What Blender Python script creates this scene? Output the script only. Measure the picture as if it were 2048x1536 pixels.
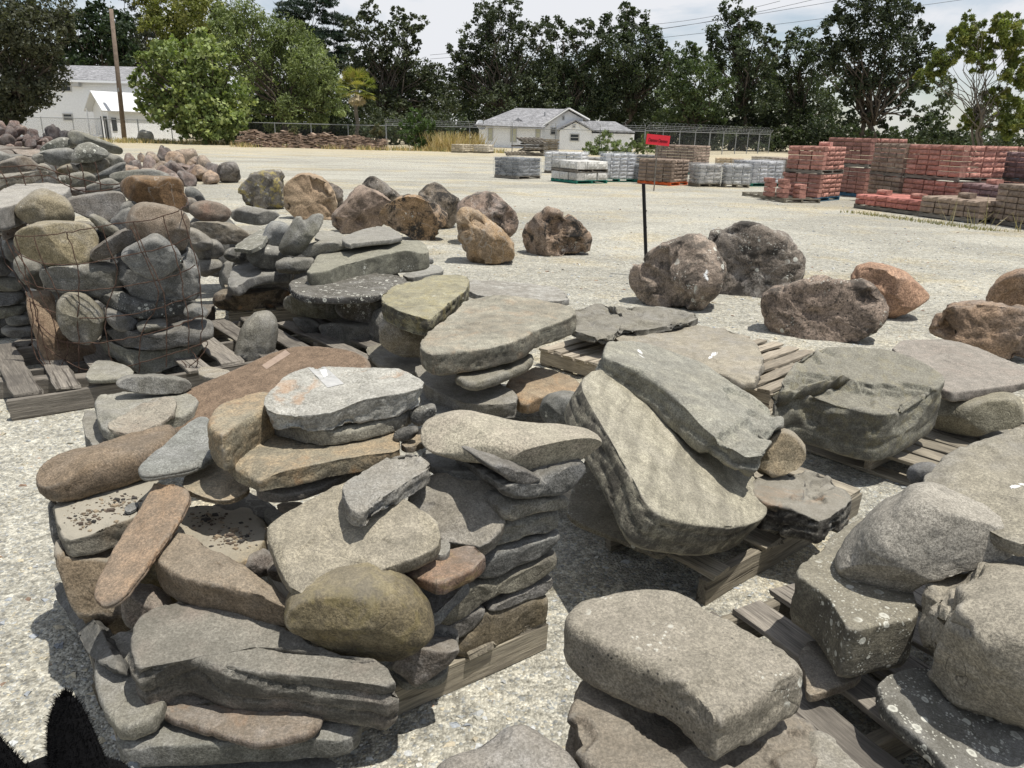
import bpy, bmesh, math, random
import numpy as np
from mathutils import Vector, Matrix
for _o in list(bpy.data.objects): bpy.data.objects.remove(_o)
SC = bpy.context.scene
COL = SC.collection
R = math.radians
# ---------------------------------------------------------------- camera
F_PX, CAM_H, PITCH, ROLL = 1540.0, 1.7, math.atan((768-260)/1540.0), math.atan(.0245)
cam_d = bpy.data.cameras.new('camera'); cam = bpy.data.objects.new('camera', cam_d); COL.objects.link(cam)
cam.location = (0, 0, CAM_H); cam.rotation_euler = (Matrix.Rotation(math.pi/2-PITCH, 3, 'X') @ Matrix.Rotation(ROLL, 3, 'Z')).to_euler()
cam_d.sensor_width = 36.0; cam_d.lens = 36.0*F_PX/2048.0
cam_d.clip_start = 0.05; cam_d.clip_end = 3000
SC.camera = cam
# ---------------------------------------------------------------- sky and sun
SUN_EL, SUN_AZ = R(74), R(112)          # azimuth measured from +Y towards +X
W = bpy.data.worlds.new("World"); SC.world = W; W.use_nodes = True
nt = W.node_tree; nt.nodes.clear()
wout = nt.nodes.new('ShaderNodeOutputWorld'); wbg = nt.nodes.new('ShaderNodeBackground')
sky = nt.nodes.new('ShaderNodeTexSky'); sky.sky_type = 'NISHITA'; sky.sun_disc = False
sky.sun_elevation = SUN_EL; sky.sun_rotation = SUN_AZ; sky.air_density = 1.0; sky.dust_density = 0.6
tc = nt.nodes.new('ShaderNodeTexCoord'); mp = nt.nodes.new('ShaderNodeMapping'); mp.inputs['Scale'].default_value = (1, 1, 2.6)
n1 = nt.nodes.new('ShaderNodeTexNoise'); n1.inputs['Scale'].default_value = 2.6; n1.inputs['Detail'].default_value = 9; n1.inputs['Roughness'].default_value = 0.58
n1.inputs['Distortion'].default_value = 0.3; mp.inputs['Location'].default_value = (1.3, .4, .2)
cr = nt.nodes.new('ShaderNodeValToRGB'); cr.color_ramp.elements[0].position = 0.43; cr.color_ramp.elements[1].position = 0.58; cr.color_ramp.elements[0].color = (.1, .1, .1, 1)
mx = nt.nodes.new('ShaderNodeMix'); mx.data_type = 'RGBA'
mx.inputs['B'].default_value = (7.6, 7.75, 8.1, 1)
L = nt.links.new
L(tc.outputs['Generated'], mp.inputs['Vector']); L(mp.outputs['Vector'], n1.inputs['Vector']); L(n1.outputs['Fac'], cr.inputs['Fac'])
L(cr.outputs['Color'], mx.inputs['Factor']); L(sky.outputs['Color'], mx.inputs['A']); L(mx.outputs['Result'], wbg.inputs['Color'])
wbg.inputs['Strength'].default_value = 0.1
L(wbg.outputs['Background'], wout.inputs['Surface'])
sun_d = bpy.data.lights.new('sun', 'SUN'); sun = bpy.data.objects.new('sun', sun_d); COL.objects.link(sun)
sun_d.energy = 4.8; sun_d.angle = R(0.53); sun_d.color = (1.0, 0.955, 0.88)
_sd = Vector((math.sin(SUN_AZ)*math.cos(SUN_EL), math.cos(SUN_AZ)*math.cos(SUN_EL), math.sin(SUN_EL)))
sun.rotation_euler = _sd.to_track_quat('Z', 'Y').to_euler(); sun.location = (10, 0, 30)
SC.view_settings.view_transform = 'Standard'; SC.view_settings.look = 'None'
SC.view_settings.exposure = 0.13; SC.view_settings.gamma = 1.0; SC.view_settings.use_curve_mapping = False
SC.cycles.max_bounces = 6; SC.cycles.diffuse_bounces = 3; SC.cycles.transparent_max_bounces = 12
try: SC.cycles.use_denoising = True
except Exception: pass
RNG = np.random.default_rng(7); random.seed(7)
_cp, _sp = math.cos(PITCH), math.sin(PITCH)
_cr, _sr = math.cos(ROLL), math.sin(ROLL)
CAM = np.array([0, 0, CAM_H])
def ray(px, py):
    a = (px-1024)/F_PX; b = (py-768)/F_PX; u = a*_cr+b*_sr; v = b*_cr-a*_sr
    return np.array([u, _cp-v*_sp, -_sp-v*_cp])
def at_z(px, py, z=0.0):
    d = ray(px, py); return CAM + d*((z-CAM_H)/d[2])
def at_y(px, py, y):
    d = ray(px, py); return CAM + d*(y/d[1])
def proj(P):
    Q = np.asarray(P)-CAM; X = Q[..., 0]; fw = Q[..., 1]*_cp-Q[..., 2]*_sp; upw = Q[..., 1]*_sp+Q[..., 2]*_cp
    u = X/fw; v = -upw/fw
    return np.stack([1024+F_PX*(u*_cr-v*_sr), 768+F_PX*(v*_cr+u*_sr)], -1)
# ---------------------------------------------------------------- tagging
def tag(o, label=None, cat=None, group=None, kind=None):
    if label: o['label'] = label
    if cat: o['category'] = cat
    if group: o['group'] = group
    if kind: o['kind'] = kind
    return o
def empty(name, loc=(0, 0, 0), rz=0.0, label=None, cat=None, group=None):
    o = bpy.data.objects.new(name, None); COL.objects.link(o); o.location = loc; o.rotation_euler = (0, 0, rz)
    o.empty_display_size = 0.1
    return tag(o, label, cat, group)
def link(name, me, mat=None, parent=None, loc=None, rot=None):
    o = bpy.data.objects.new(name, me); COL.objects.link(o)
    if mat is not None and not me.materials: me.materials.append(mat)
    if parent is not None: o.parent = parent
    if loc is not None: o.location = loc
    if rot is not None: o.rotation_euler = rot
    return o
def mesh_np(name, V, quads=None, tris=None, smooth=True):
    """a mesh from numpy arrays of quads and triangles"""
    V = np.asarray(V, np.float32); parts = []; starts = []; tot = []
    nq = 0 if quads is None else len(quads); ntri = 0 if tris is None else len(tris)
    me = bpy.data.meshes.new(name)
    me.vertices.add(len(V)); me.vertices.foreach_set('co', V.ravel())
    loops = []
    if nq: loops.append(np.asarray(quads, np.int32).ravel())
    if ntri: loops.append(np.asarray(tris, np.int32).ravel())
    li = np.concatenate(loops)
    me.loops.add(len(li)); me.loops.foreach_set('vertex_index', li)
    me.polygons.add(nq+ntri)
    st = np.concatenate([np.arange(nq)*4, nq*4+np.arange(ntri)*3]).astype(np.int32)
    me.polygons.foreach_set('loop_start', st)
    me.polygons.foreach_set('use_smooth', np.full(nq+ntri, smooth))
    me.update(calc_edges=True); me.validate()
    return me
class MB:
    """collects boxes, bars, tubes and prisms into one mesh"""
    def __init__(s): s.v = []; s.f = []
    def add(s, V, Fs):
        o = len(s.v); s.v += [tuple(map(float, p)) for p in V]; s.f += [tuple(o+i for i in f) for f in Fs]
    def box(s, c, d, rz=0.0, M=None):
        x, y, z = d[0]/2, d[1]/2, d[2]/2
        P = np.array([(a*x, b*y, e*z) for e in (-1, 1) for b in (-1, 1) for a in (-1, 1)])
        if M is not None: P = P @ np.asarray(M).T
        if rz:
            c_, s_ = math.cos(rz), math.sin(rz); P = P @ np.array([[c_, s_, 0], [-s_, c_, 0], [0, 0, 1]])
        s.add(P+np.asarray(c), [(0, 2, 3, 1), (4, 5, 7, 6), (0, 1, 5, 4), (2, 6, 7, 3), (0, 4, 6, 2), (1, 3, 7, 5)])
    def tube(s, pts, r, n=6, cap=True):
        pts = [np.asarray(p, float) for p in pts]; rs = r if hasattr(r, '__len__') else [r]*len(pts)
        o = len(s.v); prev = None
        for i, p in enumerate(pts):
            t = pts[min(i+1, len(pts)-1)]-pts[max(i-1, 0)]; t = t/(np.linalg.norm(t)+1e-9)
            a = prev if prev is not None else (np.array([1., 0, 0]) if abs(t[2]) > .9 else np.array([0, 0, 1.]))
            u = a-t*np.dot(a, t); u /= np.linalg.norm(u)+1e-9; w = np.cross(t, u); prev = u
            for k in range(n):
                th = 2*math.pi*k/n; s.v.append(tuple(p+rs[i]*(u*math.cos(th)+w*math.sin(th))))
        for i in range(len(pts)-1):
            for k in range(n):
                a = o+i*n+k; b = o+i*n+(k+1) % n; s.f.append((a, b, b+n, a+n))
        if cap:
            s.f.append(tuple(o+k for k in range(n))[::-1]); e = o+(len(pts)-1)*n; s.f.append(tuple(e+k for k in range(n)))
    def prism(s, poly, d):
        """poly: 3-D points of a flat face, extruded along d"""
        n = len(poly); P = [np.asarray(p, float) for p in poly]; Q = [p+np.asarray(d) for p in P]
        s.add(P+Q, [tuple(range(n))[::-1], tuple(range(n, 2*n))]+[(i, (i+1) % n, n+(i+1) % n, n+i) for i in range(n)])
    def mesh(s, name, bevel=0.0, smooth=False, seg=1):
        me = bpy.data.meshes.new(name); me.from_pydata(s.v, [], s.f)
        bm = bmesh.new(); bm.from_mesh(me); bmesh.ops.recalc_face_normals(bm, faces=bm.faces)
        if bevel: bmesh.ops.bevel(bm, geom=list(bm.edges), offset=bevel, segments=seg, affect='EDGES', profile=0.6)
        bm.to_mesh(me); bm.free()
        if smooth: me.polygons.foreach_set('use_smooth', [True]*len(me.polygons))
        return me
    def build(s, name, mat, parent=None, bevel=0.0, smooth=False, loc=None, rot=None):
        return link(name, s.mesh(name, bevel, smooth), mat, parent, loc, rot)
# ---------------------------------------------------------------- vector noise
_PERM = np.random.default_rng(3).permutation(256).astype(np.int64); _PERM = np.concatenate([_PERM]*3)
_GR = np.random.default_rng(4).normal(size=(256, 3)); _GR /= np.linalg.norm(_GR, axis=1)[:, None]
def pnoise(P):
    P = np.asarray(P, float); I = np.floor(P).astype(np.int64); f = P-I; I &= 255; u = f*f*f*(f*(f*6-15)+10); out = 0
    for dx in (0, 1):
        wx = u[:, 0] if dx else 1-u[:, 0]; hx = _PERM[I[:, 0]+dx]
        for dy in (0, 1):
            wy = u[:, 1] if dy else 1-u[:, 1]; hy = _PERM[hx+((I[:, 1]+dy) & 255)]
            for dz in (0, 1):
                wz = u[:, 2] if dz else 1-u[:, 2]; g = _GR[_PERM[hy+((I[:, 2]+dz) & 255)] & 255]
                out = out + wx*wy*wz*((f-np.array([dx, dy, dz]))*g).sum(1)
    return out*1.6
def fbm(P, o=3, gain=0.5):
    a = 1.0; r = 0; P = np.asarray(P, float)
    for k in range(o): r = r+a*pnoise(P); a *= gain; P = P*2.03+17.3
    return r
# ================================================================ materials
def new_mat(name):
    m = bpy.data.materials.new(name); m.use_nodes = True; t = m.node_tree; b = t.nodes['Principled BSDF']
    b.inputs['Roughness'].default_value = 0.9; b.inputs['Specular IOR Level'].default_value = 0.25
    return m, t, b
class NG:
    """small helper to write node graphs"""
    def __init__(s, t): s.t = t
    def n(s, ty, **kw):
        x = s.t.nodes.new(ty)
        for k, v in kw.items(): setattr(x, k, v)
        return x
    def put(s, sock, v):
        if isinstance(v, bpy.types.NodeSocket): s.t.links.new(v, sock)
        elif hasattr(v, '__len__') and len(v) == 3 and sock.type == 'RGBA': sock.default_value = (*v, 1)
        else: sock.default_value = v
    def coord(s, which='Object'): return s.n('ShaderNodeTexCoord').outputs[which]
    def math(s, op, a, b=None, c=None, clamp=False):
        x = s.n('ShaderNodeMath', operation=op, use_clamp=clamp); s.put(x.inputs[0], a)
        if b is not None: s.put(x.inputs[1], b)
        if c is not None: s.put(x.inputs[2], c)
        return x.outputs[0]
    def vmath(s, op, a, b=None, sc=None):
        x = s.n('ShaderNodeVectorMath', operation=op); s.put(x.inputs[0], a)
        if b is not None: s.put(x.inputs[1], b)
        if sc is not None: s.put(x.inputs['Scale'], sc)
        return x.outputs[0]
    def noise(s, vec, scale, detail=4, rough=0.55, dist=0.0):
        x = s.n('ShaderNodeTexNoise'); s.put(x.inputs['Vector'], vec); s.put(x.inputs['Scale'], scale)
        x.inputs['Detail'].default_value = detail; x.inputs['Roughness'].default_value = rough; x.inputs['Distortion'].default_value = dist
        return x.outputs['Fac']
    def voro(s, vec, scale, feature='F1', out='Distance', rand=1.0):
        x = s.n('ShaderNodeTexVoronoi', feature=feature); s.put(x.inputs['Vector'], vec); s.put(x.inputs['Scale'], scale)
        x.inputs['Randomness'].default_value = rand
        return x.outputs[out]
    def ramp(s, fac, a, b, lo=0.0, hi=1.0):
        x = s.n('ShaderNodeMapRange', interpolation_type='SMOOTHSTEP'); s.put(x.inputs['Value'], fac); s.put(x.inputs['From Min'], a); s.put(x.inputs['From Max'], b)
        s.put(x.inputs['To Min'], lo); s.put(x.inputs['To Max'], hi); return x.outputs['Result']
    def mix(s, fac, a, b, blend='MIX'):
        x = s.n('ShaderNodeMix', data_type='RGBA', blend_type=blend); s.put(x.inputs['Factor'], fac); s.put(x.inputs['A'], a); s.put(x.inputs['B'], b)
        return x.outputs['Result']
    def attr(s, name, ty='OBJECT', out='Fac'):
        return s.n('ShaderNodeAttribute', attribute_type=ty, attribute_name=name).outputs[out]
    def bump(s, h, strength=0.5, dist=0.01, nrm=None):
        x = s.n('ShaderNodeBump'); s.put(x.inputs['Height'], h); s.put(x.inputs['Strength'], strength); s.put(x.inputs['Distance'], dist)
        if nrm is not None: s.put(x.inputs['Normal'], nrm)
        return x.outputs[0]
MAT = {}
def make_stone_mat(name, rough_bump, crust):
    """weathered stone: base colour from the object, second tint, grain, lichen spots, dark growth and rust by object properties"""
    m, t, b = new_mat(name); g = NG(t)
    info = g.n('ShaderNodeObjectInfo')
    off = g.vmath('SCALE', (31.7, 17.3, 23.1), sc=info.outputs['Random'])
    p = g.vmath('ADD', g.vmath('SCALE', g.coord('Object'), sc=1.0 if crust < .5 else .42), off)
    base = info.outputs['Color']
    tint = g.attr('tint', out='Color')
    big = g.noise(p, 4.5, 5, 0.6, 0.4)
    med = g.noise(p, 17, 5, 0.65, 0.2)
    fin = g.noise(p, 90, 3, 0.7)
    gra = g.noise(p, 330, 2, 0.8); spk = g.noise(p, 150, 3, .75)
    c = g.mix(g.math('MULTIPLY', g.ramp(g.math('ADD', g.math('MULTIPLY', big, .7), g.math('MULTIPLY', med, .3)), .42, .66), g.attr('tmix')), base, tint)
    c = g.mix(1.0, c, g.ramp(med, .25, .75, .72, 1.26), 'MULTIPLY')
    c = g.mix(1.0, c, g.ramp(fin, .25, .75, .78, 1.22), 'MULTIPLY')
    gm_ = g.mix(g.attr('grain'), (1, 1, 1), g.ramp(gra, .2, .8, .6, 1.4), 'MIX'); c = g.mix(1.0, c, gm_, 'MULTIPLY')
    c = g.mix(1.0, c, g.ramp(spk, .36, .64, .66, 1.28), 'MULTIPLY')
    bd = g.noise(g.vmath('MULTIPLY', g.vmath('ADD', p, g.vmath('SCALE', g.nvec(p, 4), sc=.05)), (1.5, 1.5, 38)), 1.0, 4, .6)
    c = g.mix(1.0, c, g.mix(g.attr('bed'), (1, 1, 1), g.ramp(bd, .35, .65, .62, 1.3)), 'MULTIPLY')
    vn = g.math('ABSOLUTE', g.math('SUBTRACT', g.noise(g.vmath('ADD', p, (4, 9, 2)), 3.0, 4, .55, .4), .5))
    c = g.mix(g.math('MULTIPLY', g.ramp(vn, .003, .009, .35, 0), g.attr('vein')), c, (.42, .40, .36))
    pt = g.n('ShaderNodeNewGeometry').outputs['Pointiness']
    c = g.mix(g.ramp(pt, .515, .58, 0, .38 if crust < .5 else .15), c, (.33, .312, .275))
    # rust stain
    c = g.mix(g.math('MULTIPLY', g.ramp(g.noise(p, 6.5, 4, .6, .6), .56, .68), g.attr('rust')), c, (.42, .19, .055))
    # hairline cracks
    crk = g.voro(g.vmath('ADD', p, g.vmath('SCALE', g.nvec(p, 7), sc=.25)), 3.1, 'DISTANCE_TO_EDGE', 'Distance')
    crk = g.math('MULTIPLY', g.ramp(crk, 0.0, .012, 1, 0), g.ramp(g.noise(p, 5.0, 2), .52, .6))
    crk = g.math('MULTIPLY', crk, g.attr('crack'))
    c = g.mix(g.math('MULTIPLY', crk, .6), c, (.05, .045, .04))
    # dark crust / growth
    dk = g.ramp(g.math('ADD', g.math('MULTIPLY', g.noise(p, 8, 6, .7, .5), .75), g.math('MULTIPLY', fin, .25)), .47, .58)
    c = g.mix(g.math('MULTIPLY', dk, g.attr('dark'), clamp=True), c, (.032, .029, .026))
    # darker, noise-broken tone on the flanks of slabs
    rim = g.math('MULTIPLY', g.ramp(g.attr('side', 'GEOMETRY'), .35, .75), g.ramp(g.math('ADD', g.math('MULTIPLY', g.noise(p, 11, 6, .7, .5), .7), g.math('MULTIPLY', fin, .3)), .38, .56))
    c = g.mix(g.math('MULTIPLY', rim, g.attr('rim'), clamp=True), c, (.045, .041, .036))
    # small dark specks
    sv = g.voro(p, 60, 'F1', 'Distance')
    sp = g.math('MULTIPLY', g.ramp(sv, .10, .26, 1, 0), g.ramp(g.noise(p, 9, 3), .5, .6))
    c = g.mix(g.math('MULTIPLY', sp, g.attr('speck'), clamp=True), c, (.03, .028, .026))
    # lichen: round pale spots in two sizes, clustered, bigger ones ring shaped
    pd = g.vmath('ADD', p, g.vmath('SCALE', g.nvec(p, 60), sc=.006))
    v1 = g.voro(pd, 26, 'F1', 'Distance'); v1c = g.n('ShaderNodeTexVoronoi'); g.put(v1c.inputs['Vector'], pd); v1c.inputs['Scale'].default_value = 26
    rs = g.n('ShaderNodeSeparateColor'); g.put(rs.inputs[0], v1c.outputs['Color'])
    rad = g.ramp(rs.outputs[0], .35, 1.0, .02, .40)
    ring = g.math('SUBTRACT', g.ramp(g.math('SUBTRACT', v1, rad), -.05, .02, 1, 0), g.math('MULTIPLY', g.ramp(g.math('SUBTRACT', v1, g.math('MULTIPLY', rad, .6)), -.08, .03, 1, 0), .55))
    ring = g.math('MULTIPLY', ring, g.ramp(rs.outputs[0], .36, .42))
    v2 = g.voro(pd, 95, 'F1', 'Distance')
    dots = g.math('MULTIPLY', g.ramp(v2, .2, .36, 1, 0), g.ramp(g.noise(p, 30, 2), .46, .56))
    clus = g.ramp(g.noise(p, 5.5, 3, .6), g.math('SUBTRACT', .68, g.math('MULTIPLY', g.attr('lichen'), .42)), g.math('SUBTRACT', .78, g.math('MULTIPLY', g.attr('lichen'), .42)))
    li = g.math('MULTIPLY', g.math('MAXIMUM', ring, g.math('MULTIPLY', dots, .9)), clus)
    li = g.math('MULTIPLY', li, g.ramp(g.attr('lichen'), 0, .05), clamp=True)
    c = g.mix(g.math('MULTIPLY', li, .8), c, (.62, .62, .55))
    # mustard lichen
    c = g.mix(g.math('MULTIPLY', g.ramp(g.noise(p, 15, 6, .7, .4), .5, .62), g.attr('moss'), clamp=True), c, (.33, .27, .09))
    # pale dust lying on what faces up
    geo = g.n('ShaderNodeNewGeometry'); sx = g.n('ShaderNodeSeparateXYZ'); g.put(sx.inputs[0], geo.outputs['Normal'])
    dust = g.math('MULTIPLY', g.ramp(g.math('ADD', sx.outputs[2], g.math('MULTIPLY', big, .5)), .8, 1.35), g.attr('dust'))
    c = g.mix(dust, c, (.315, .29, .235))
    t.links.new(c, b.inputs['Base Color'])
    h = g.math('ADD', g.math('MULTIPLY', med, .9), g.math('ADD', g.math('MULTIPLY', fin, .5), g.math('ADD', g.math('MULTIPLY', spk, .34), g.math('MULTIPLY', gra, .15))))
    h = g.math('SUBTRACT', g.math('ADD', h, g.math('MULTIPLY', g.math('MULTIPLY', bd, g.attr('bed')), .5)), g.math('MULTIPLY', crk, .6))
    h = g.math('SUBTRACT', h, g.math('MULTIPLY', g.math('MULTIPLY', dk, g.attr('dark')), crust))
    bs = g.math('MULTIPLY', g.attr('rough'), rough_bump)
    t.links.new(g.bump(h, bs, 0.012), b.inputs['Normal'])
    return m
def _nvec(s, vec, scale):
    x = s.n('ShaderNodeTexNoise'); s.put(x.inputs['Vector'], vec); s.put(x.inputs['Scale'], scale); x.inputs['Detail'].default_value = 2
    return s.vmath('SUBTRACT', x.outputs['Color'], (.5, .5, .5))
NG.nvec = _nvec
MAT['stone'] = make_stone_mat('weathered_sandstone', .55, .3)
MAT['boulder'] = make_stone_mat('crusted_boulder', .9, .6)

def make_wood(name, c1, c2, c3, stain):
    m, t, b = new_mat(name); g = NG(t); info = g.n('ShaderNodeObjectInfo')
    off = g.vmath('SCALE', (13.7, 7.3, 5.1), sc=info.outputs['Random'])
    p0 = g.vmath('ADD', g.coord('Object'), off)
    p = g.vmath('MULTIPLY', p0, (1.2, 14, 14)); q = g.vmath('MULTIPLY', p0, (5, 90, 90))
    n = g.noise(p, 2.2, 6, .65, 1.2); f = g.noise(q, 1.6, 4, .7)
    c = g.mix(g.ramp(n, .32, .68), c1, c2)
    c = g.mix(1.0, c, g.ramp(f, .2, .8, .55, 1.35), 'MULTIPLY')
    c = g.mix(g.math('MULTIPLY', g.ramp(g.noise(p0, 3.5, 4), .5, .68), stain), c, c3)
    c = g.mix(1.0, c, g.ramp(info.outputs['Random'], 0, 1, .75, 1.2), 'MULTIPLY')
    split = g.ramp(g.noise(g.vmath('MULTIPLY', p0, (.9, 34, 34)), 1.0, 2), .63, .67)
    c = g.mix(g.math('MULTIPLY', split, .7), c, (.03, .025, .02))
    t.links.new(c, b.inputs['Base Color'])
    t.links.new(g.bump(g.math('SUBTRACT', g.math('ADD', n, f), split), .6, .006), b.inputs['Normal'])
    return m
MAT['wood_grey'] = make_wood('weathered_grey_timber', (.25, .225, .19), (.155, .14, .12), (.095, .085, .075), .55)
MAT['wood_tan'] = make_wood('weathered_tan_timber', (.31, .275, .21), (.205, .18, .14), (.13, .115, .095), .55)
MAT['wood_new'] = make_wood('pale_timber', (.37, .325, .255), (.28, .24, .185), (.18, .16, .125), .45)
def plain(name, col, rough=.8, noise=.25, scale=12, metal=0.0, bump=.0, coord='Object', spec=.25):
    m, t, b = new_mat(name); g = NG(t); p = g.coord(coord)
    n = g.noise(p, scale, 5, .6); c = g.mix(1.0, col, g.ramp(n, .25, .75, 1-noise, 1+noise), 'MULTIPLY')
    t.links.new(c, b.inputs['Base Color']); b.inputs['Roughness'].default_value = rough; b.inputs['Metallic'].default_value = metal
    b.inputs['Specular IOR Level'].default_value = spec
    if bump: t.links.new(g.bump(g.noise(p, scale*4, 4, .7), bump, .01), b.inputs['Normal'])
    MAT[name] = m
    return m
plain('rusty_wire', (.075, .045, .032), .8, .5, 30)
plain('black_paint', (.012, .012, .013), .45, .2)
plain('sign_red', (.72, .035, .055), .6, .06)
plain('sign_ink', (.02, .005, .008), .7, .1)
plain('tape', (.41, .405, .385), .35, .15, 40)
plain('tape_brown', (.30, .225, .17), .4, .15, 40)
# ================================================================ stone builder
STONES = []; SIDE = [None]
def chaikin(P, it):
    for _ in range(it):
        Q = np.roll(P, -1, 0); P = np.stack([P*.75+Q*.25, P*.25+Q*.75], 1).reshape(-1, P.shape[1])
    return P
def resample(P, n):
    Q = np.vstack([P, P[:1]]); d = np.r_[0, np.cumsum(np.linalg.norm(np.diff(Q, axis=0), axis=1))]
    s = np.linspace(0, d[-1], n, endpoint=False)
    return np.stack([np.interp(s, d, Q[:, k]) for k in range(Q.shape[1])], 1)
def grid_faces(n, r):
    i = np.arange(n); j = (i+1) % n; out = []
    for k in range(r-1): out.append(np.stack([k*n+i, k*n+j, (k+1)*n+j, (k+1)*n+i], 1))
    q = np.concatenate(out); a = n*r; b = a+1
    t = np.concatenate([np.stack([j, i, np.full(n, a)], 1), np.stack([(r-1)*n+i, (r-1)*n+j, np.full(n, b)], 1)])
    return q, t
def vnormals(V, q, t):
    N = np.zeros_like(V)
    fq = np.cross(V[q[:, 2]]-V[q[:, 0]], V[q[:, 3]]-V[q[:, 1]])
    ft = np.cross(V[t[:, 1]]-V[t[:, 0]], V[t[:, 2]]-V[t[:, 0]])
    for k in range(4): np.add.at(N, q[:, k], fq)
    for k in range(3): np.add.at(N, t[:, k], ft)
    return N/(np.linalg.norm(N, axis=1)[:, None]+1e-12)
def plane_hit(px, O, n):
    out = []
    for x, y in px:
        d = ray(x, y); t = np.dot(O-CAM, n)/np.dot(d, n); out.append(CAM+d*t)
    return np.array(out)
def solid(px, O, n, th, mode='slab', rnd=.3, rb=None, sm=2, sp=5.0, dome=0.0, taper=1.0, p=2.6, shift=(0, 0)):
    """closed solid from an outline on the plane (O, n). slab: the outline is the near face, th its thickness behind it.
    blob: the outline is the widest section, th the full depth across it."""
    n = n/np.linalg.norm(n)
    P3 = plane_hit(np.asarray(px, float), O, n)
    A = np.array([1., 0, 0]) if abs(n[0]) < .9 else np.array([0., 1, 0])
    U = np.cross(A, n) if abs(n[2]) < .5 else np.cross(np.array([0., 1, 0]), n); U /= np.linalg.norm(U); Vv = np.cross(n, U)
    C = resample(P3, 200).mean(0)
    q2 = np.stack([(P3-C) @ U, (P3-C) @ Vv], 1)
    if np.sum(q2[:, 0]*np.roll(q2[:, 1], -1)-np.roll(q2[:, 0], -1)*q2[:, 1]) < 0: q2 = q2[::-1]
    q2 = chaikin(q2, sm)
    m2px = F_PX/np.linalg.norm(C-CAM)
    per = np.linalg.norm(np.roll(q2, -1, 0)-q2, axis=1).sum()
    N = int(np.clip(per*m2px/sp, 18, 260)); q2 = resample(q2, N)
    rad = np.linalg.norm(q2, axis=1); mr = np.percentile(rad, 20)
    rings = []
    if mode == 'slab':
        rt = min(rnd*th, th*.5, mr*.6); rbm = min((rnd if rb is None else rb)*th, th-rt, mr*.6)
        ni = max(3, int(np.mean(rad)*m2px/sp/1.3)); na = int(np.clip(rt*1.57*m2px/sp, 3, 8)); ns = int(np.clip((th-rt-rbm)*m2px/sp, 2, 30)); nb = max(3, ni//4)
        def ins(d): return q2*np.maximum(1-d/rad, .12)[:, None]
        top = ins(rt)
        for s in np.linspace(1/ni, 1, ni): rings.append((top*s, np.full(N, dome*(1-s*s))))
        for a in np.linspace(0, math.pi/2, na+1)[1:]: rings.append((ins(rt*(1-math.sin(a))), np.full(N, -rt*(1-math.cos(a)))))
        for s in np.linspace(0, 1, ns+1)[1:]: rings.append((q2, np.full(N, -rt-(th-rt-rbm)*s)))
        for a in np.linspace(0, math.pi/2, max(2, na//2)+1)[1:]: rings.append((ins(rbm*(1-math.cos(a))), np.full(N, -th+rbm*(1-math.sin(a)))))
        bot = ins(rbm)
        for s in np.linspace(1, 1/nb, nb)[1:]: rings.append((bot*s, np.full(N, -th)))
        top_w, bot_w = dome, -th
    else:
        K = int(np.clip(np.mean(rad)*m2px/sp, 6, 34)); nb = max(4, K//2)
        def prof(a): return max(math.cos(a), 0)**(2/p), math.sin(a)**(2/p)
        def samp(k):   # even spacing along the profile
            aa = np.linspace(1e-4, math.pi/2-1e-4, 400); S = np.array([prof(a) for a in aa]); S2 = S*np.array([np.mean(rad), th/2])
            d = np.r_[0, np.cumsum(np.linalg.norm(np.diff(S2, axis=0), axis=1))]; u = np.linspace(0, d[-1], k+1)
            return np.stack([np.interp(u, d, S[:, i]) for i in (0, 1)], 1)
        F = samp(K)[::-1]; B = samp(nb)
        for s, w in F[1:]: rings.append((q2*s, np.full(N, w*th/2)))
        for s, w in B[1:-1]: rings.append((q2*s, np.full(N, -w*th/2)))
        top_w, bot_w = th/2, -th/2
    X = np.concatenate([r for r, _ in rings]); Wc = np.concatenate([w for _, w in rings])
    if isinstance(shift, str):     # drop the far face straight down instead of along the plane's own normal
        vv = np.array([0, 0, -1.0])*th/max(n[2], .3)+n*th; shift = (float(vv @ U), float(vv @ Vv))
    if taper != 1.0 or shift != (0, 0):
        f = np.clip((-Wc if mode == 'slab' else th/2-Wc)/th, 0, 1)
        X = X*(1+(taper-1)*f)[:, None]+np.outer(f, np.asarray(shift, float))
    X = np.vstack([X, [[0, 0], [0, 0]]]); Wc = np.r_[Wc, top_w, bot_w]
    q, t = grid_faces(N, len(rings))
    V = C+np.outer(X[:, 0], U)+np.outer(X[:, 1], Vv)+np.outer(Wc, n)
    return V, q, t, n, m2px
DEF = dict(tint=(.2, .2, .2), tmix=0.5, lichen=0.0, dark=0.0, rust=0.0, speck=0.0, moss=0.0, dust=0.25, rough=1.0, crack=0.5, grain=.8, bed=.2, vein=0.0, rim=.3)
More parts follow.
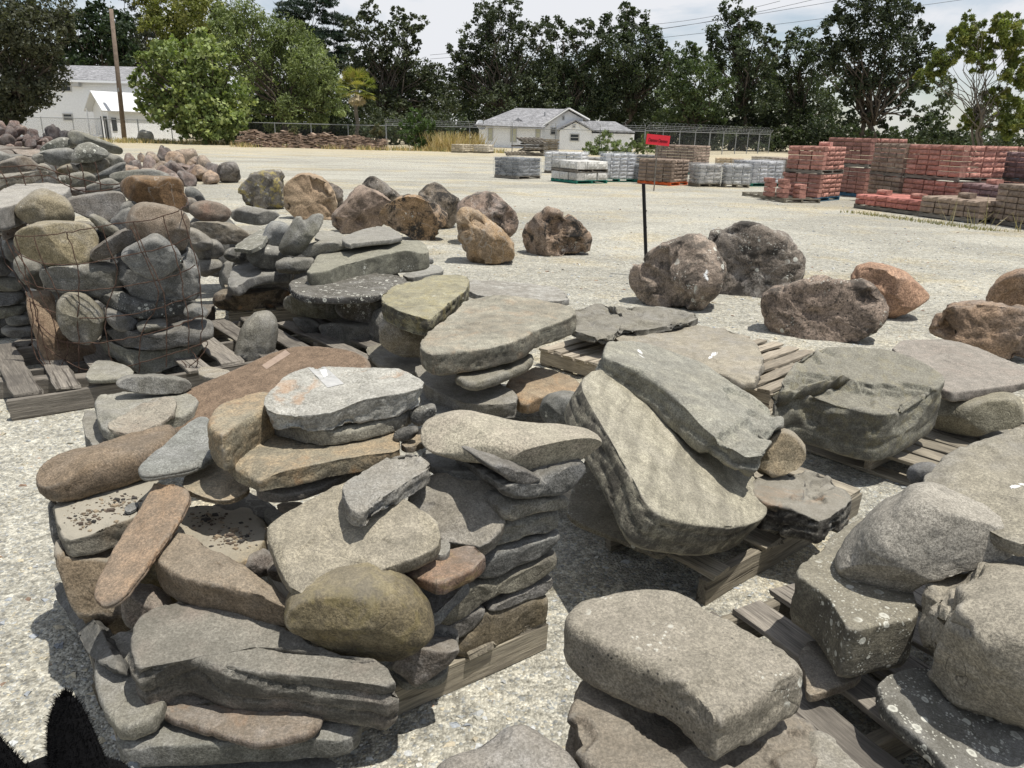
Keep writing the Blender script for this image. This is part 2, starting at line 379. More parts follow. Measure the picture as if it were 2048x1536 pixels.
def rough_up(V, q, t, n, size, seed, amp, cuts, strata, chip, sp_m, face=False, facets=0):
    rg = np.random.default_rng(seed); S = rg.uniform(-50, 50, 3)
    N = vnormals(V, q, t); C = V.mean(0)
    if np.mean(((V-C)*N).sum(1)) < 0: q = q[:, ::-1]; t = t[:, ::-1]; N = -N
    for _ in range(cuts):          # broken facets
        d = rg.normal(size=3); d -= n*np.dot(d, n); d /= np.linalg.norm(d)
        if face: d = d*rg.uniform(.35, 1.0)+n*rg.uniform(.45, 1.0); d /= np.linalg.norm(d)
        h = ((V-C) @ d).max()*(rg.uniform(.66, .9) if face else rg.uniform(.78, .93))
        over = np.maximum((V-C) @ d-h, 0); V = V-np.outer(over*.92, d)
    if facets:                    # planes worn or struck off the near face
        ex = np.abs((V-C) @ n).max()
        for _ in range(facets):
            d = rg.normal(size=3); d -= n*np.dot(d, n); d /= np.linalg.norm(d); d = d*rg.uniform(.15, .75)+n; d /= np.linalg.norm(d)
            h = ((V-C) @ d).max()-ex*rg.uniform(.12, .5); over = np.maximum((V-C) @ d-h, 0); V = V-np.outer(over*.95, d)
    if cuts or facets: N = vnormals(V, q, t)
    a = size*amp
    D = a*.9*fbm(V/(size*.9)+S, 2)+a*.5*fbm(V/(size*.28)+S+9, 3, .6)
    fl = fbm(V/(size*.75)+S+31, 3, .45)
    D -= chip*size*.16*(np.clip((fl-.22)/.07, 0, 1)+np.clip((fl-.5)/.06, 0, 1))
    if strata:
        hgt = (V-C) @ n; side = 1-np.abs(N @ n)
        wv = hgt/(strata[1])+.9*fbm(V/(size*.8)+S+5, 2); lay = wv-np.floor(wv)
        rnd_l = pnoise(np.stack([np.floor(wv)*7.7, np.zeros_like(wv)+S[0], np.zeros_like(wv)], 1))
        D += side*strata[0]*(rnd_l-1.3*np.clip(1-lay/.22, 0, 1))
    if sp_m < size*.05: D += a*.16*fbm(V/(size*.07)+S+3, 3, .62)
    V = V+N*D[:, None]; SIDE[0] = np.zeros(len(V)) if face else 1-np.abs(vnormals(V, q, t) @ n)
    return V, q, t
def emit(name, label, V, q, t, cat='stone', mat='stone', col=(.2, .2, .18), group=None, props={}, side=None):
    base = V[:, 2].min(); O = np.array([V[:, 0].mean(), V[:, 1].mean(), base])
    me = mesh_np(name, V-O, q, t)
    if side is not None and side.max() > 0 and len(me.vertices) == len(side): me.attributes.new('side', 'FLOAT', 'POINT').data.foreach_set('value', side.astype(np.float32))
    o = link(name, me, MAT[mat], None, O); _c = np.array(col); _c = (_c.mean()+(_c-_c.mean())*.93)*np.array([.745, .738, .71]); o.color = (*_c, 1); _r = np.random.default_rng(len(STONES)+5)
    props = dict(props); props.setdefault('grain', _r.uniform(.35, 1.25)); props.setdefault('bed', _r.uniform(0, 1)**2*(.8 if side is not None and side.max() > 0 else .25)); props.setdefault('vein', 1.0 if _r.random() < .1 else 0.0)
    if 'tint' in props: _t = np.array(props['tint']); props['tint'] = tuple(float(v) for v in (_t.mean()+(_t-_t.mean())*.93)*np.array([.745, .738, .71]))
    if mat == 'boulder': props.setdefault('dust', .08); props['dark'] = min(1.0, props.get('dark', 0)*1.5)
    pr = dict(DEF); pr.update(props)
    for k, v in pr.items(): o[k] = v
    tag(o, label, cat, group); STONES.append(o)
    return o
def S(label, px, z, col, tpx=30, tilt=(0, 0), rnd=.35, sm=2, wall=None, blob=None, name='stone', cat='stone', amp=.022, cuts=0, strata=None, chip=.1,
      sp=5.0, mat='stone', group=None, add=None, yaw=None, lean=0.0, fit=True, facets=None, seed=None, y=None, **kw):
    """one stone. px: outline in the photograph (full-size pixels); z: height of its face at the middle; tilt: slope of that face along x and y"""
    geo = {k: kw.pop(k) for k in ('dome', 'taper', 'p', 'shift', 'rb') if k in kw}
    P = np.asarray(px, float); c = resample(P, 100).mean(0); P = c+(P-c)*((1.035 if sm >= 2 else 1.015)+(.035 if blob is not None else 0))
    if blob is None and rnd < .42: sm = min(sm, 1); rnd *= .75
    if blob is not None and cuts == 0 and geo.get('p', 3) > 2.7: cuts = 3
    seed = (len(STONES)*7919+13) if seed is None else seed
    if wall is not None:
        (x0, y0), (x1, y1) = wall[0], wall[1]; off = wall[2] if len(wall) > 2 else 0.0
        n = np.array([y1-y0, -(x1-x0), 0.0]); n /= np.linalg.norm(n)
        if n @ (CAM-np.array([x0, y0, 0])) < 0: n = -n
        n = n+np.array([0, 0, lean]); n /= np.linalg.norm(n)
        O0 = np.array([x0, y0, 0.0])+n*off; d = ray(*c); O = CAM+d*(np.dot(O0-CAM, n)/np.dot(d, n))
    else:
        O = at_z(c[0], c[1], z) if y is None else at_y(c[0], c[1], y)
        if blob is None: n = np.array([-tilt[0], -tilt[1], 1.0])
        else:
            n = np.array([-O[0], -O[1], 0.0]); n /= np.linalg.norm(n)
            if yaw: n = np.array([n[0]*math.cos(yaw)-n[1]*math.sin(yaw), n[0]*math.sin(yaw)+n[1]*math.cos(yaw), 0])
            n = n+np.array([0, 0, lean])
    n = n/np.linalg.norm(n); dist = np.linalg.norm(O-CAM); vd = (O-CAM)/dist
    if blob is not None:
        w = np.ptp(P[:, 0])*dist/F_PX; h = np.ptp(P[:, 1])*dist/F_PX; th = blob*min(w, h) if blob > 0 else -blob
        geo['p'] = geo.get('p', 3.0)+.7; Q = P.copy()
        for it in range(3 if fit else 1):
            V, q, t, n, m2 = solid(Q, O, n, th, 'blob', sm=sm, sp=sp, **geo)
            pr = proj(V); lo, hi = pr.min(0), pr.max(0); tl, th_ = P.min(0), P.max(0)
            if it == 2 or not fit: break
            k = (th_-tl)/(hi-lo); Q = (Q-(lo+hi)/2)*k+(tl+th_)/2
    else:
        if wall is not None: th = tpx if tpx < 3 else tpx*dist/F_PX
        else: th = tpx*dist/F_PX/max(.25, math.sqrt(max(0, 1-np.dot(n, vd)**2))) if tpx >= 3 else tpx
        V, q, t, n, m2 = solid(P, O, n, th, 'slab', rnd=rnd, sm=sm, sp=sp, **geo)
    ext = V.max(0)-V.min(0); size = float(np.median([np.ptp(P[:, 0])*dist/F_PX, np.ptp(P[:, 1])*dist/F_PX, th]))
    V, q, t = rough_up(V, q, t, n, size, seed, amp, cuts, strata, chip, sp*dist/F_PX, blob is not None, facets if facets is not None else (2 if rnd < .45 and wall is None and np.ptp(P[:, 0]) > 90 else 0))
    side = SIDE[0]
    if add:
        for a in add:
            a = dict(a); P2 = np.asarray(a['px'], float); c2 = resample(P2, 100).mean(0); tl = a.get('tilt', tilt)
            O2 = at_z(c2[0], c2[1], a['z']); n2 = np.array([-tl[0], -tl[1], 1.0]); d2 = np.linalg.norm(O2-CAM)
            V2, q2, t2, n2, _ = solid(P2, O2, n2, a['th'], 'slab', rnd=a.get('rnd', .2), sm=a.get('sm', 1), sp=sp, taper=a.get('taper', 1.0))
            V2, q2, t2 = rough_up(V2, q2, t2, n2, size, seed+1, amp, 0, strata, chip, sp*d2/F_PX)
            k = len(V); V = np.vstack([V, V2]); q = np.vstack([q, q2+k]); t = np.vstack([t, t2+k]); side = np.r_[side, SIDE[0]]
    return emit(name, label, V, q, t, cat, mat, col, group, kw, side)
# ================================================================ ground
gm, t_, b_ = new_mat('gravel'); g = NG(t_); p = g.coord('Object')
big = g.noise(p, .16, 5, .6, .6); mid = g.noise(p, 1.1, 5, .65, .3)
strk = g.noise(g.vmath('MULTIPLY', p, (.35, 1.3, 1)), .22, 5, .6)
yel = g.ramp(g.math('ADD', g.math('MULTIPLY', strk, .55), g.math('MULTIPLY', mid, .45)), .49, .60)
c = g.mix(g.math('MULTIPLY', yel, .75), (.405, .388, .325), (.455, .395, .265))
vor = g.n('ShaderNodeTexVoronoi'); g.put(vor.inputs['Vector'], p); vor.inputs['Scale'].default_value = 105
sc_ = g.n('ShaderNodeSeparateColor'); g.put(sc_.inputs[0], vor.outputs['Color'])
c = g.mix(1.0, c, g.ramp(sc_.outputs[0], 0, 1, .66, 1.22), 'MULTIPLY')
c = g.mix(g.math('MULTIPLY', g.ramp(sc_.outputs[1], .86, .9), .6), c, (.25, .27, .28))
c = g.mix(1.0, c, g.ramp(g.noise(p, 8, 5, .75), .3, .7, .76, 1.2), 'MULTIPLY')
c = g.mix(1.0, c, g.ramp(g.noise(p, 24, 3, .8), .34, .66, .68, 1.26), 'MULTIPLY')
c = g.mix(1.0, c, g.ramp(g.noise(g.vmath('MULTIPLY', p, (.5, 1, 1)), .35, 6, .6, 1.5), .35, .65, .84, 1.12), 'MULTIPLY')
sxyz = g.n('ShaderNodeSeparateXYZ'); g.put(sxyz.inputs[0], p)
dryf = g.ramp(g.math('ADD', sxyz.outputs[1], g.math('MULTIPLY', big, 22)), 52, 70)
c = g.mix(g.math('MULTIPLY', dryf, .45), c, (.47, .385, .225))
t_.links.new(c, b_.inputs['Base Color'])
d1 = vor.outputs['Distance']
t_.links.new(g.bump(g.math('ADD', g.math('MULTIPLY', d1, -1), g.math('MULTIPLY', g.noise(p, 25, 4, .7), 1.2)), .8, .009), b_.inputs['Normal'])
b_.inputs['Roughness'].default_value = .95
MAT['gravel'] = gm
_bm = bmesh.new()
_xs = sorted(set([-900, -500, -250, -120]+list(np.arange(-60, 61, 2.0))+[120, 250, 500, 900])); _ys = sorted(set([-40, -10]+list(np.arange(-4, 80, 2.0))+[120, 250, 500, 1200]))
_gv = [[_bm.verts.new((x, y, 0.0)) for x in _xs] for y in _ys]
for j in range(len(_ys)-1):
    for i in range(len(_xs)-1): _bm.faces.new((_gv[j][i], _gv[j][i+1], _gv[j+1][i+1], _gv[j+1][i]))
me = bpy.data.meshes.new('ground'); _bm.to_mesh(me); _bm.free()
tag(link('ground', me, gm), kind='structure')
# loose gravel near the camera: small stones lying on the ground
def pebble_field(name, n, sampler, s0, s1, cols):
    rg = np.random.default_rng(11); XY, SZ = sampler(rg, n); n = len(XY)
    base = np.array([[1, 0, 0], [-.5, .87, 0], [-.5, -.87, 0], [.3, .5, .8], [-.6, 0, .8], [.3, -.5, .8]], float)
    T = np.array([[3, 4, 5], [0, 1, 3], [1, 4, 3], [1, 2, 4], [2, 5, 4], [2, 0, 5], [0, 3, 5]])
    V = base[None]+rg.normal(scale=.22, size=(n, 6, 3)); V[:, :, 2] = np.maximum(V[:, :, 2], -.1)
    a = rg.uniform(0, 6.28, n); ca, sa = np.cos(a)[:, None], np.sin(a)[:, None]
    X = V[:, :, 0]*ca-V[:, :, 1]*sa; Y = V[:, :, 0]*sa+V[:, :, 1]*ca
    asp = rg.uniform(.6, 1.0, n)[:, None]
    P = np.stack([X*SZ[:, None]+XY[:, :1], Y*SZ[:, None]*asp+XY[:, 1:], V[:, :, 2]*SZ[:, None]*rg.uniform(.25, .6, n)[:, None]-.001], 2)
    F = (T[None]+(np.arange(n)*6)[:, None, None]).reshape(-1, 3)
    me = mesh_np(name, P.reshape(-1, 3), None, F, smooth=False)
    ca_ = me.color_attributes.new('tone', 'FLOAT_COLOR', 'POINT')
    k = rg.choice(len(cols), n, p=[c_[1] for c_ in cols]); cc = np.array([c_[0] for c_ in cols])[k]*rg.uniform(.75, 1.2, (n, 1))
    ca_.data.foreach_set('color', np.repeat(np.c_[cc, np.ones(n)], 6, 0).astype(np.float32).ravel())
    return me
pm, t_, b_ = new_mat('gravel_stones'); g = NG(t_)
col_ = g.attr('tone', 'GEOMETRY', 'Color'); t_.links.new(g.mix(1.0, col_, g.ramp(g.noise(g.coord(), 120, 3), .25, .75, .8, 1.2), 'MULTIPLY'), b_.inputs['Base Color']); b_.inputs['Roughness'].default_value = .9
def _samp(rg, n):
    out = []; 
    y = 1.2+12.8*rg.random(n*3)**1.5; x = (rg.random(n*3)*2-1)*(y*.78+.5)
    sz = rg.lognormal(math.log(.0043), .5, n*3)*(1+np.maximum(y-4, 0)*.11)
    return np.c_[x, y][:n], np.clip(sz, .003, .03)[:n]
GCOL = [((.44, .43, .37), .48), ((.44, .395, .29), .28), ((.33, .34, .33), .12), ((.52, .51, .47), .09), ((.22, .22, .22), .02), ((.36, .25, .17), .01)]
me = pebble_field('gravel', 75000, _samp, 0, 0, GCOL)
tag(link('gravel', me, pm), 'pale crushed gravel lying loose over the yard', 'gravel', kind='stuff')
def _samp2(rg, n):
    y = 1.25+20*rg.random(n)**1.4; x = (rg.random(n)*2-1)*(y*.75+.4); return np.c_[x, y], rg.uniform(.008, .02, n)*(1+y*.05)
me = pebble_field('gravel_lumps', 2600, _samp2, 0, 0, [((.42, .43, .42), .5), ((.29, .31, .33), .25), ((.45, .4, .3), .15), ((.26, .18, .13), .1)])
tag(link('gravel_lumps', me, pm), 'larger blue grey lumps among the crushed gravel', 'gravel', kind='stuff')
# ================================================================ pallets
_board_meshes = {}
def board_mesh(l, w, h, v):
    k = (round(l, 2), round(w, 3), round(h, 3), v)
    if k in _board_meshes: return _board_meshes[k]
    rg = np.random.default_rng(abs(hash(k)) % 9999 if False else int(l*977+w*3571+h*7919+v*131) % 99991)
    n = 9; V = []; F = []
    for i in range(n):
        x = (i/(n-1)-.5)*l; dy, dz = rg.normal(0, .004), rg.normal(0, .0022)
        e = .006
        for (yy, zz) in ((-w/2, -h/2+.002), (-w/2, h/2-e*.6), (-w/2+e, h/2), (w/2-e, h/2), (w/2, h/2-e*.6), (w/2, -h/2+.002)):
            V.append((x+(rg.normal(0, .006) if i in (0, n-1) else 0), yy+dy+rg.normal(0, .0016), zz+dz+rg.normal(0, .0012)))
    for i in range(n-1):
        for j in range(6): a = i*6+j; b = i*6+(j+1) % 6; F.append((a, b, b+6, a+6))
    F.append(tuple(range(6))[::-1]); F.append(tuple((n-1)*6+j for j in range(6)))
    me = bpy.data.meshes.new('board'); me.from_pydata(V, [], F)
    bm = bmesh.new(); bm.from_mesh(me); bmesh.ops.recalc_face_normals(bm, faces=bm.faces); bm.to_mesh(me); bm.free()
    _board_meshes[k] = me
    return me
def board(name, parent, mat, c, l, w, h, rz=0, v=0, ry=0.0):
    me = board_mesh(l, w, h, v)
    if not me.materials: me.materials.append(None)
    o = bpy.data.objects.new(name, me); COL.objects.link(o); o.parent = parent; o.location = c; o.rotation_euler = (0, ry, rz)
    o.material_slots[0].link = 'OBJECT'; o.material_slots[0].material = MAT[mat]
    return o
PG = 'timber pallets in the yard'
def pallet(label, O, u, L, Wd, mat='wood_grey', n=7, bw=.1, left=True, h=.1, skip=(), bottom=True, z=0.0, smat=None, jit=.012, cat='pallet'):
    """stringers run along u from O; the deck boards run across them to the left (or right) of u"""
    O = np.asarray(O, float)[:2]; u = np.asarray(u, float)[:2]; u = u/np.linalg.norm(u); rz = math.atan2(u[1], u[0]); s = 1 if left else -1
    rg = np.random.default_rng(int(abs(O[0]*917+O[1]*331))+5)
    root = empty('pallet', (O[0], O[1], z), rz, label, cat, PG); bb = .018 if bottom else 0
    for yy in (.02, Wd/2, Wd-.02): board('stringer', root, smat or mat, (L/2, s*yy, bb+h/2), L, .042, h, 0, int(rg.integers(5)))
    for i in range(n):
        if i in skip: continue
        x = bw/2+(L-bw)*i/(n-1)+rg.normal(0, jit*.4)
        board('deck_board', root, mat, (x, s*(Wd/2+rg.normal(0, jit)), bb+h+.0125), Wd+.02, bw*rg.uniform(.88, 1.06), .023, math.pi/2+rg.normal(0, .012), int(rg.integers(6)))
    if bottom:
        for x in (bw/2, L/2, L-bw/2): board('bottom_board', root, mat, (x, s*Wd/2, .01), Wd, bw, .016, math.pi/2, int(rg.integers(6)))
    return root
def gxy(px, py, z=0.0): return at_z(px, py, z)[:2]
FB = gxy(1090, 1302); _fd = FB-gxy(560, 1538); _fd = _fd/np.linalg.norm(_fd); FA = FB-1.3*_fd
pallet('weathered pallet under the front pile, its long edge timber showing', FA, _fd, 1.30, 1.06, 'wood_tan', bottom=False, h=.105, smat='wood_tan')
_K, _K2 = gxy(1410, 1211), gxy(1732, 1020)
pallet('weathered pallet with open gaps under the leaning slabs', _K, _K2-_K, 1.2, 1.0, 'wood_tan', bottom=False, h=.11, bw=.115, n=7, skip=(1,), smat='wood_tan')
_a, _b = gxy(1612, 905), gxy(1815, 975); _d = (_b-_a)/np.linalg.norm(_b-_a); _pn = np.array([-_d[1], _d[0]])
_O = _a-_d*.28
pallet('tan pallet under the massive green grey block', _O, _pn, 1.25, 1.25, 'wood_tan', left=False, n=9, bw=.115, smat='wood_new', h=.1)
_e0, _e1 = gxy(1081, 697, .13), gxy(1210, 735, .13); _ed = (_e1-_e0)/np.linalg.norm(_e1-_e0)
pallet('pale pallet behind the leaning slabs, next to the orange tan block', _e0, _ed, .95, 1.1, 'wood_new', n=8, bw=.09)
_f1 = gxy(1530, 782, .13)
pallet('pale pallet under the broad flat tan slab', _f1-_ed*1.0, _ed, 1.05, 1.15, 'wood_new', n=8, bw=.09)
_g0, _g1 = gxy(560, 655, .12), gxy(760, 742, .12); _gd = (_g1-_g0)/np.linalg.norm(_g1-_g0)
pallet('grey split pallet under the middle pile', _g0-_gd*.1, np.array([-_gd[1], _gd[0]]), 1.2, 1.35, 'wood_grey', n=6, bw=.13, left=False)
_h0, _h1 = gxy(405, 570, .12), gxy(462, 640, .12); _hd = (_h1-_h0)/np.linalg.norm(_h1-_h0)
pallet('grey pallet under the far left end of the middle pile', gxy(462, 652)+0, np.array([.93, .37]), 1.3, 1.3, 'wood_tan', n=7, bw=.12)
_b0, _b1 = gxy(25, 843), gxy(190, 815); _bd = (_b1-_b0)/np.linalg.norm(_b1-_b0)
pallet('grey broken pallet under the wire basket', _b0, _bd, 1.9, 1.25, 'wood_grey', n=8, bw=.15, bottom=False, h=.13, skip=(3,), jit=.05)
pallet('grey pallet under the stack at the left edge', gxy(30, 726), (.97, .2), 1.2, 1.2, 'wood_grey', n=6, bw=.14, bottom=True, left=True)
tl = board('timber', None, 'wood_grey', (*gxy(60, 790), .06), .9, .1, .11, .25, 3); tag(tl, 'loose grey timber beside the pallet of the wire basket', 'timber')
_q0, _q1 = gxy(1595, 1412, .13), gxy(1740, 1532, .13); _qd = (_q1-_q0)/np.linalg.norm(_q1-_q0); _qn = np.array([-_qd[1], _qd[0]])
pallet('grey brown pallet at the lower right under the lichened stones', _q0-_qd*.45-_qn*.06, _qn, 1.2, 1.25, 'wood_grey', left=False, n=6, bw=.14, smat='wood_tan')
# ================================================================ front pile of flat stones
GG, GT, BR, TN, PL, DG, RD, OL = (.235, .225, .19), (.285, .26, .205), (.225, .165, .11), (.33, .255, .165), (.44, .43, .385), (.13, .128, .12), (.25, .13, .08), (.19, .165, .1)
GB = (.19, .195, .19)

WF = (FA, FB)
FG = 'flat stones piled on the front pallet'
def f(label, px, z, col, tpx=30, **k): return S(label, px, z, col, tpx, group=FG, **k)
# bottom
f('thick grey bottom slab of the front pile, just above its hidden timber', [(262,1527),(300,1512),(500,1514),(640,1510),(690,1535),(640,1600),(300,1610),(250,1570)], .13, GB, 22, rnd=.3)
f('wide flat grey slab at the bottom front of the front pile', [(235,1480),(245,1448),(290,1402),(500,1420),(722,1418),(705,1462),(655,1478),(450,1486),(366,1491),(262,1493)], .235, (.2,.2,.175), 34, rnd=.22, sm=2)
f('thin brown slab with an orange pebble stuck in its edge', [(305,1408),(400,1405),(560,1405),(635,1418),(648,1436),(620,1464),(565,1476),(517,1486),(470,1474),(392,1450),(338,1434)], .275, (.2,.15,.11), 15, rnd=.45, rust=.2)
f('large grey slab with a rough broken front face at the front of the pile', [(262,1290),(272,1240),(318,1212),(359,1198),(480,1215),(580,1247),(640,1296),(720,1322),(770,1318),(797,1378),(690,1362),(560,1349),(470,1341),(413,1320),(353,1306),(305,1330),(275,1340)], .42, (.21,.2,.175), 80, rnd=.1, rb=.15, sm=1, amp=.02, strata=(.012,.07), tint=(.2,.15,.13), tmix=.6, chip=.08, facets=0, rim=.5, tilt=(-.05,.12))
f('rounded grey slab leaning at the lower left corner of the front pile', [(187,1310),(203,1276),(255,1258),(320,1280),(350,1350),(320,1425),(240,1456),(212,1425),(190,1375)], .3, (.24,.23,.19), 28, rnd=.4, tilt=(.08,.05), facets=0, amp=.012)
f('grey pebble-ended stone peeping out behind the large grey slab', [(243,1200),(247,1178),(262,1169),(288,1169),(316,1180),(342,1203),(330,1240),(285,1262),(256,1262),(245,1235)], .4, (.23,.205,.175), blob=.8, tint=(.2,.13,.1))
f('upright dark slate on the left flank of the front pile', [(106,1167),(127,1165),(156,1183),(182,1225),(204,1271),(230,1330),(188,1320),(165,1288),(137,1235),(118,1205)], .25, (.12,.12,.115), 30, rnd=.15, strata=(.006,.03), tilt=(.8,.3))
f('big brown block under the left edge of the front pile', [(118,1085),(140,1100),(230,1090),(262,1130),(270,1230),(255,1262),(205,1274),(188,1258),(158,1212),(132,1150)], .33, (.24,.185,.125), blob=.9, p=5, tint=(.16,.15,.13), cuts=2, strata=(.008,.08), dust=.5)
f('dark stone wedged low on the left flank of the front pile', [(98,1010),(112,1005),(150,1040),(160,1100),(124,1130),(106,1075)], .42, DG, blob=.8, p=3.5)
f('mottled brown stone shaded under the leaning bar', [(262,1170),(285,1105),(335,1110),(375,1165),(355,1205),(318,1205),(285,1180)], .38, (.22,.17,.08), blob=.8, moss=.4)
# right side courses (the faces of the wall)
f('tan brown block resting on the right hand timber of the front pile', [(1097,1190),(1099,1233),(1087,1252),(1027,1288),(964,1318),(934,1324),(914,1312),(919,1294),(941,1270),(968,1232),(1001,1222)], 0, (.22,.18,.12), .3, wall=WF, rnd=.16, tint=(.13,.12,.11), dark=.3)
f('small grey chip stone wedged beside the tan brown block', [(978,1215),(966,1240),(941,1273),(914,1281),(893,1292),(881,1282),(880,1262),(920,1235)], 0, (.17,.16,.15), .2, wall=WF, rnd=.12, cuts=2)
f('thin smooth grey slab in the right side of the front pile', [(1112,1152),(1118,1168),(1112,1181),(1097,1191),(1001,1229),(974,1224),(1027,1192)], 0, (.2,.19,.18), .3, wall=WF, rnd=.1, sm=1)
f('mottled grey rounded slab, fourth layer up on the right side of the front pile', [(1115,1110),(1119,1128),(1104,1149),(1060,1180),(971,1214),(891,1259),(872,1261),(856,1243),(888,1210),(931,1172),(984,1160),(1027,1148)], 0, (.22,.205,.165), .3, wall=WF, rnd=.2, dark=.55, tint=(.28,.27,.23))
f('dark grey rounded slab above the mottled one in the right side', [(1122,1066),(1127,1082),(1109,1108),(1036,1142),(984,1163),(943,1158),(950,1138),(978,1110),(1023,1094),(1062,1085)], 0, (.17,.17,.165), .3, wall=WF, rnd=.22, dark=.45, tint=(.3,.3,.28))
f('pale grey thick slab, third from the top of the right side', [(1120,1021),(1127,1042),(1119,1062),(1062,1085),(1018,1096),(968,1096),(985,1070),(1010,1048),(1060,1034)], 0, (.27,.26,.225), .3, wall=WF, rnd=.2)
f('thin pale slab jutting out of the right side of the front pile', [(1005,1010),(1076,1002),(1135,993),(1144,1005),(1136,1017),(1062,1033),(1010,1048)], 0, (.27,.25,.205), .3, wall=(FA,FB,.02), rnd=.25)
f('dark folded slab under the long bone shaped stone', [(1008,965),(1013,993),(1050,1003),(1102,999),(1141,989),(1177,948),(1178,933),(1165,920),(1100,945),(1063,972)], 0, (.15,.148,.14), .3, wall=(FA,FB,.04), rnd=.15, strata=(.008,.04))
f('smooth grey slab end above the dark folded slab', [(975,925),(1040,935),(1083,954),(1087,961),(1062,974),(1026,970),(1008,956)], 0, (.19,.18,.17), .3, wall=(FA,FB,.045), rnd=.3)
f('small grey slab lying in shade under the long bone shaped stone', [(838,908),(870,890),(990,910),(1020,945),(960,945),(880,940)], .66, GB, 20)
# middle and left
f('dusty tan slab strewn with dark chips at the middle of the front pile', [(335,1080),(362,1013),(420,1011),(505,1016),(527,1030),(532,1072),(510,1100),(470,1115),(400,1110)], .5, (.33,.27,.17), 30, rnd=.2, dust=.9, tint=(.3,.2,.11), tmix=.8, speck=.3)
f('brown round pebble beside the dusty tan slab', [(483,1122),(500,1100),(530,1097),(547,1117),(545,1145),(515,1152),(490,1140)], .45, (.17,.14,.12), blob=.9)
f('small brown grey cobble tucked behind the pale tan block', [(535,1142),(548,1122),(575,1118),(585,1150),(565,1165),(542,1158)], .44, (.2,.17,.14), blob=.9)
f('angular grey chip between the dusty slab and the pale tan block', [(526,1026),(535,1014),(576,1022),(560,1038),(543,1043)], .52, (.27,.26,.22), 14, rnd=.1, sm=1)
f('thin tan flake above the angular grey chip', [(552,1006),(600,1002),(612,1012),(575,1024),(560,1019)], .55, TN, 6, rnd=.2)
f('dark slab in the shaded gap left of the stepped stone', [(430,1000),(480,975),(545,1000),(560,1030),(500,1028),(440,1020)], .5, DG, 25)
f('red brown rock in the shaded middle of the front pile', [(405,1020),(470,985),(520,1000),(520,1040),(440,1050)], .46, (.2,.14,.1), 25)
f('grey flat slab with brown dust and slate chips on the left', [(105,995),(150,983),(308,950),(335,985),(290,1032),(145,1065),(122,1057),(111,1025)], .545, (.27,.25,.205), 44, rnd=.13, sm=1, dust=1.2, tint=(.3,.2,.11), strata=(.004,.05))
f('brown wedge shaped block in front of the leaning bar', [(300,1110),(330,1075),(358,1056),(440,1095),(520,1140),(567,1160),(581,1182),(570,1192),(480,1172),(420,1160),(352,1148)], .555, (.27,.21,.15), 66, rnd=.3, tint=(.21,.18,.14), crack=.9, tilt=(0,.15))
f('large round olive boulder mottled with dark patches', [(580,1203),(577,1242),(621,1276),(660,1306),(720,1321),(778,1316),(817,1294),(843,1271),(857,1250),(846,1208),(814,1165),(760,1130),(680,1140),(610,1170)], .47, (.22,.18,.105), blob=.85, p=2.5, dark=.45, moss=.15, tint=(.16,.14,.1))
f('brown grey angular cobble at the foot of the right side', [(785,1335),(800,1300),(835,1273),(886,1289),(915,1284),(914,1303),(880,1345),(840,1372),(826,1376)], .25, (.18,.15,.125), blob=.8, p=3, cuts=4)
f('thin grey slab under the angular cobble', [(783,1336),(800,1330),(870,1310),(897,1326),(892,1350),(851,1366),(800,1366)], .19, (.19,.19,.16), 14, rnd=.15, sm=1)
f('dark shadowed stone behind the angular cobble', [(820,1290),(870,1250),(915,1260),(915,1300),(850,1320)], .25, DG, blob=.8)
f('tilted blue grey slab edge left of the mottled courses', [(790,1140),(811,1163),(846,1216),(858,1240),(926,1174),(936,1152),(880,1130)], .42, (.21,.215,.215), 22, rnd=.08, sm=1, tilt=(.2,.2))
f('red brown stone with a mossy underside in the right of the pile', [(790,1130),(841,1107),(904,1097),(945,1086),(971,1105),(964,1130),(920,1148),(880,1166),(850,1154)], .53, (.27,.16,.1), 26, rnd=.3, dark=.4, moss=.2, cuts=2)
f('small pale chip wedged under the ridged grey block', [(840,1100),(870,1078),(900,1080),(899,1106),(876,1110)], .55, (.31,.3,.26), 12, rnd=.1, sm=1)
f('large pale tan block with rounded corners in the centre of the front pile', [(531,1056),(548,1036),(606,1000),(686,957),(740,950),(800,990),(864,1030),(877,1066),(856,1084),(752,1120),(640,1160),(590,1165),(562,1130)], .64, (.36,.32,.24), 46, vein=0, rnd=.36, tilt=(.02,.22), tint=(.3,.27,.22), tmix=.6, dust=.3)
f('grey pitted block with a sharp ridge right of the plank shaped stone', [(800,1003),(867,940),(906,921),(945,917),(985,932),(1005,956),(1010,1010),(1013,1050),(968,1088),(930,1080),(880,1070),(865,1050)], .6, (.275,.25,.21), 40, rnd=.18, sm=1, tilt=(-.1,.45), crack=.9, dust=.4)
f('plank shaped grey stone with a broken blue grey end', [(684,975),(697,958),(733,937),(801,903),(830,905),(858,914),(868,930),(800,972),(751,1004),(725,1022),(697,1012)], .72, (.34,.32,.285), 31, rnd=.06, sm=1, strata=(.006,.018), tint=(.2,.22,.24), chip=.3, cuts=1)
f('brown bar shaped stone leaning across the left of the pile', [(312,959),(325,954),(352,966),(375,987),(366,1018),(346,1052),(326,1083),(305,1110),(271,1158),(236,1197),(205,1206),(191,1197),(192,1178),(206,1138),(227,1092),(247,1055),(273,1027),(294,990)], .58, (.29,.205,.14), 12, rnd=.5, tilt=(.25,.3), tint=(.36,.22,.12), tmix=.7, cuts=1)
f('layered shell shaped tan stone under the stepped stone', [(361,960),(385,938),(406,920),(437,906),(469,928),(500,965),(496,978),(480,988),(453,998),(417,996),(378,982)], .63, (.36,.31,.22), 12, rnd=.3, strata=(.008,.012), tint=(.38,.25,.13))
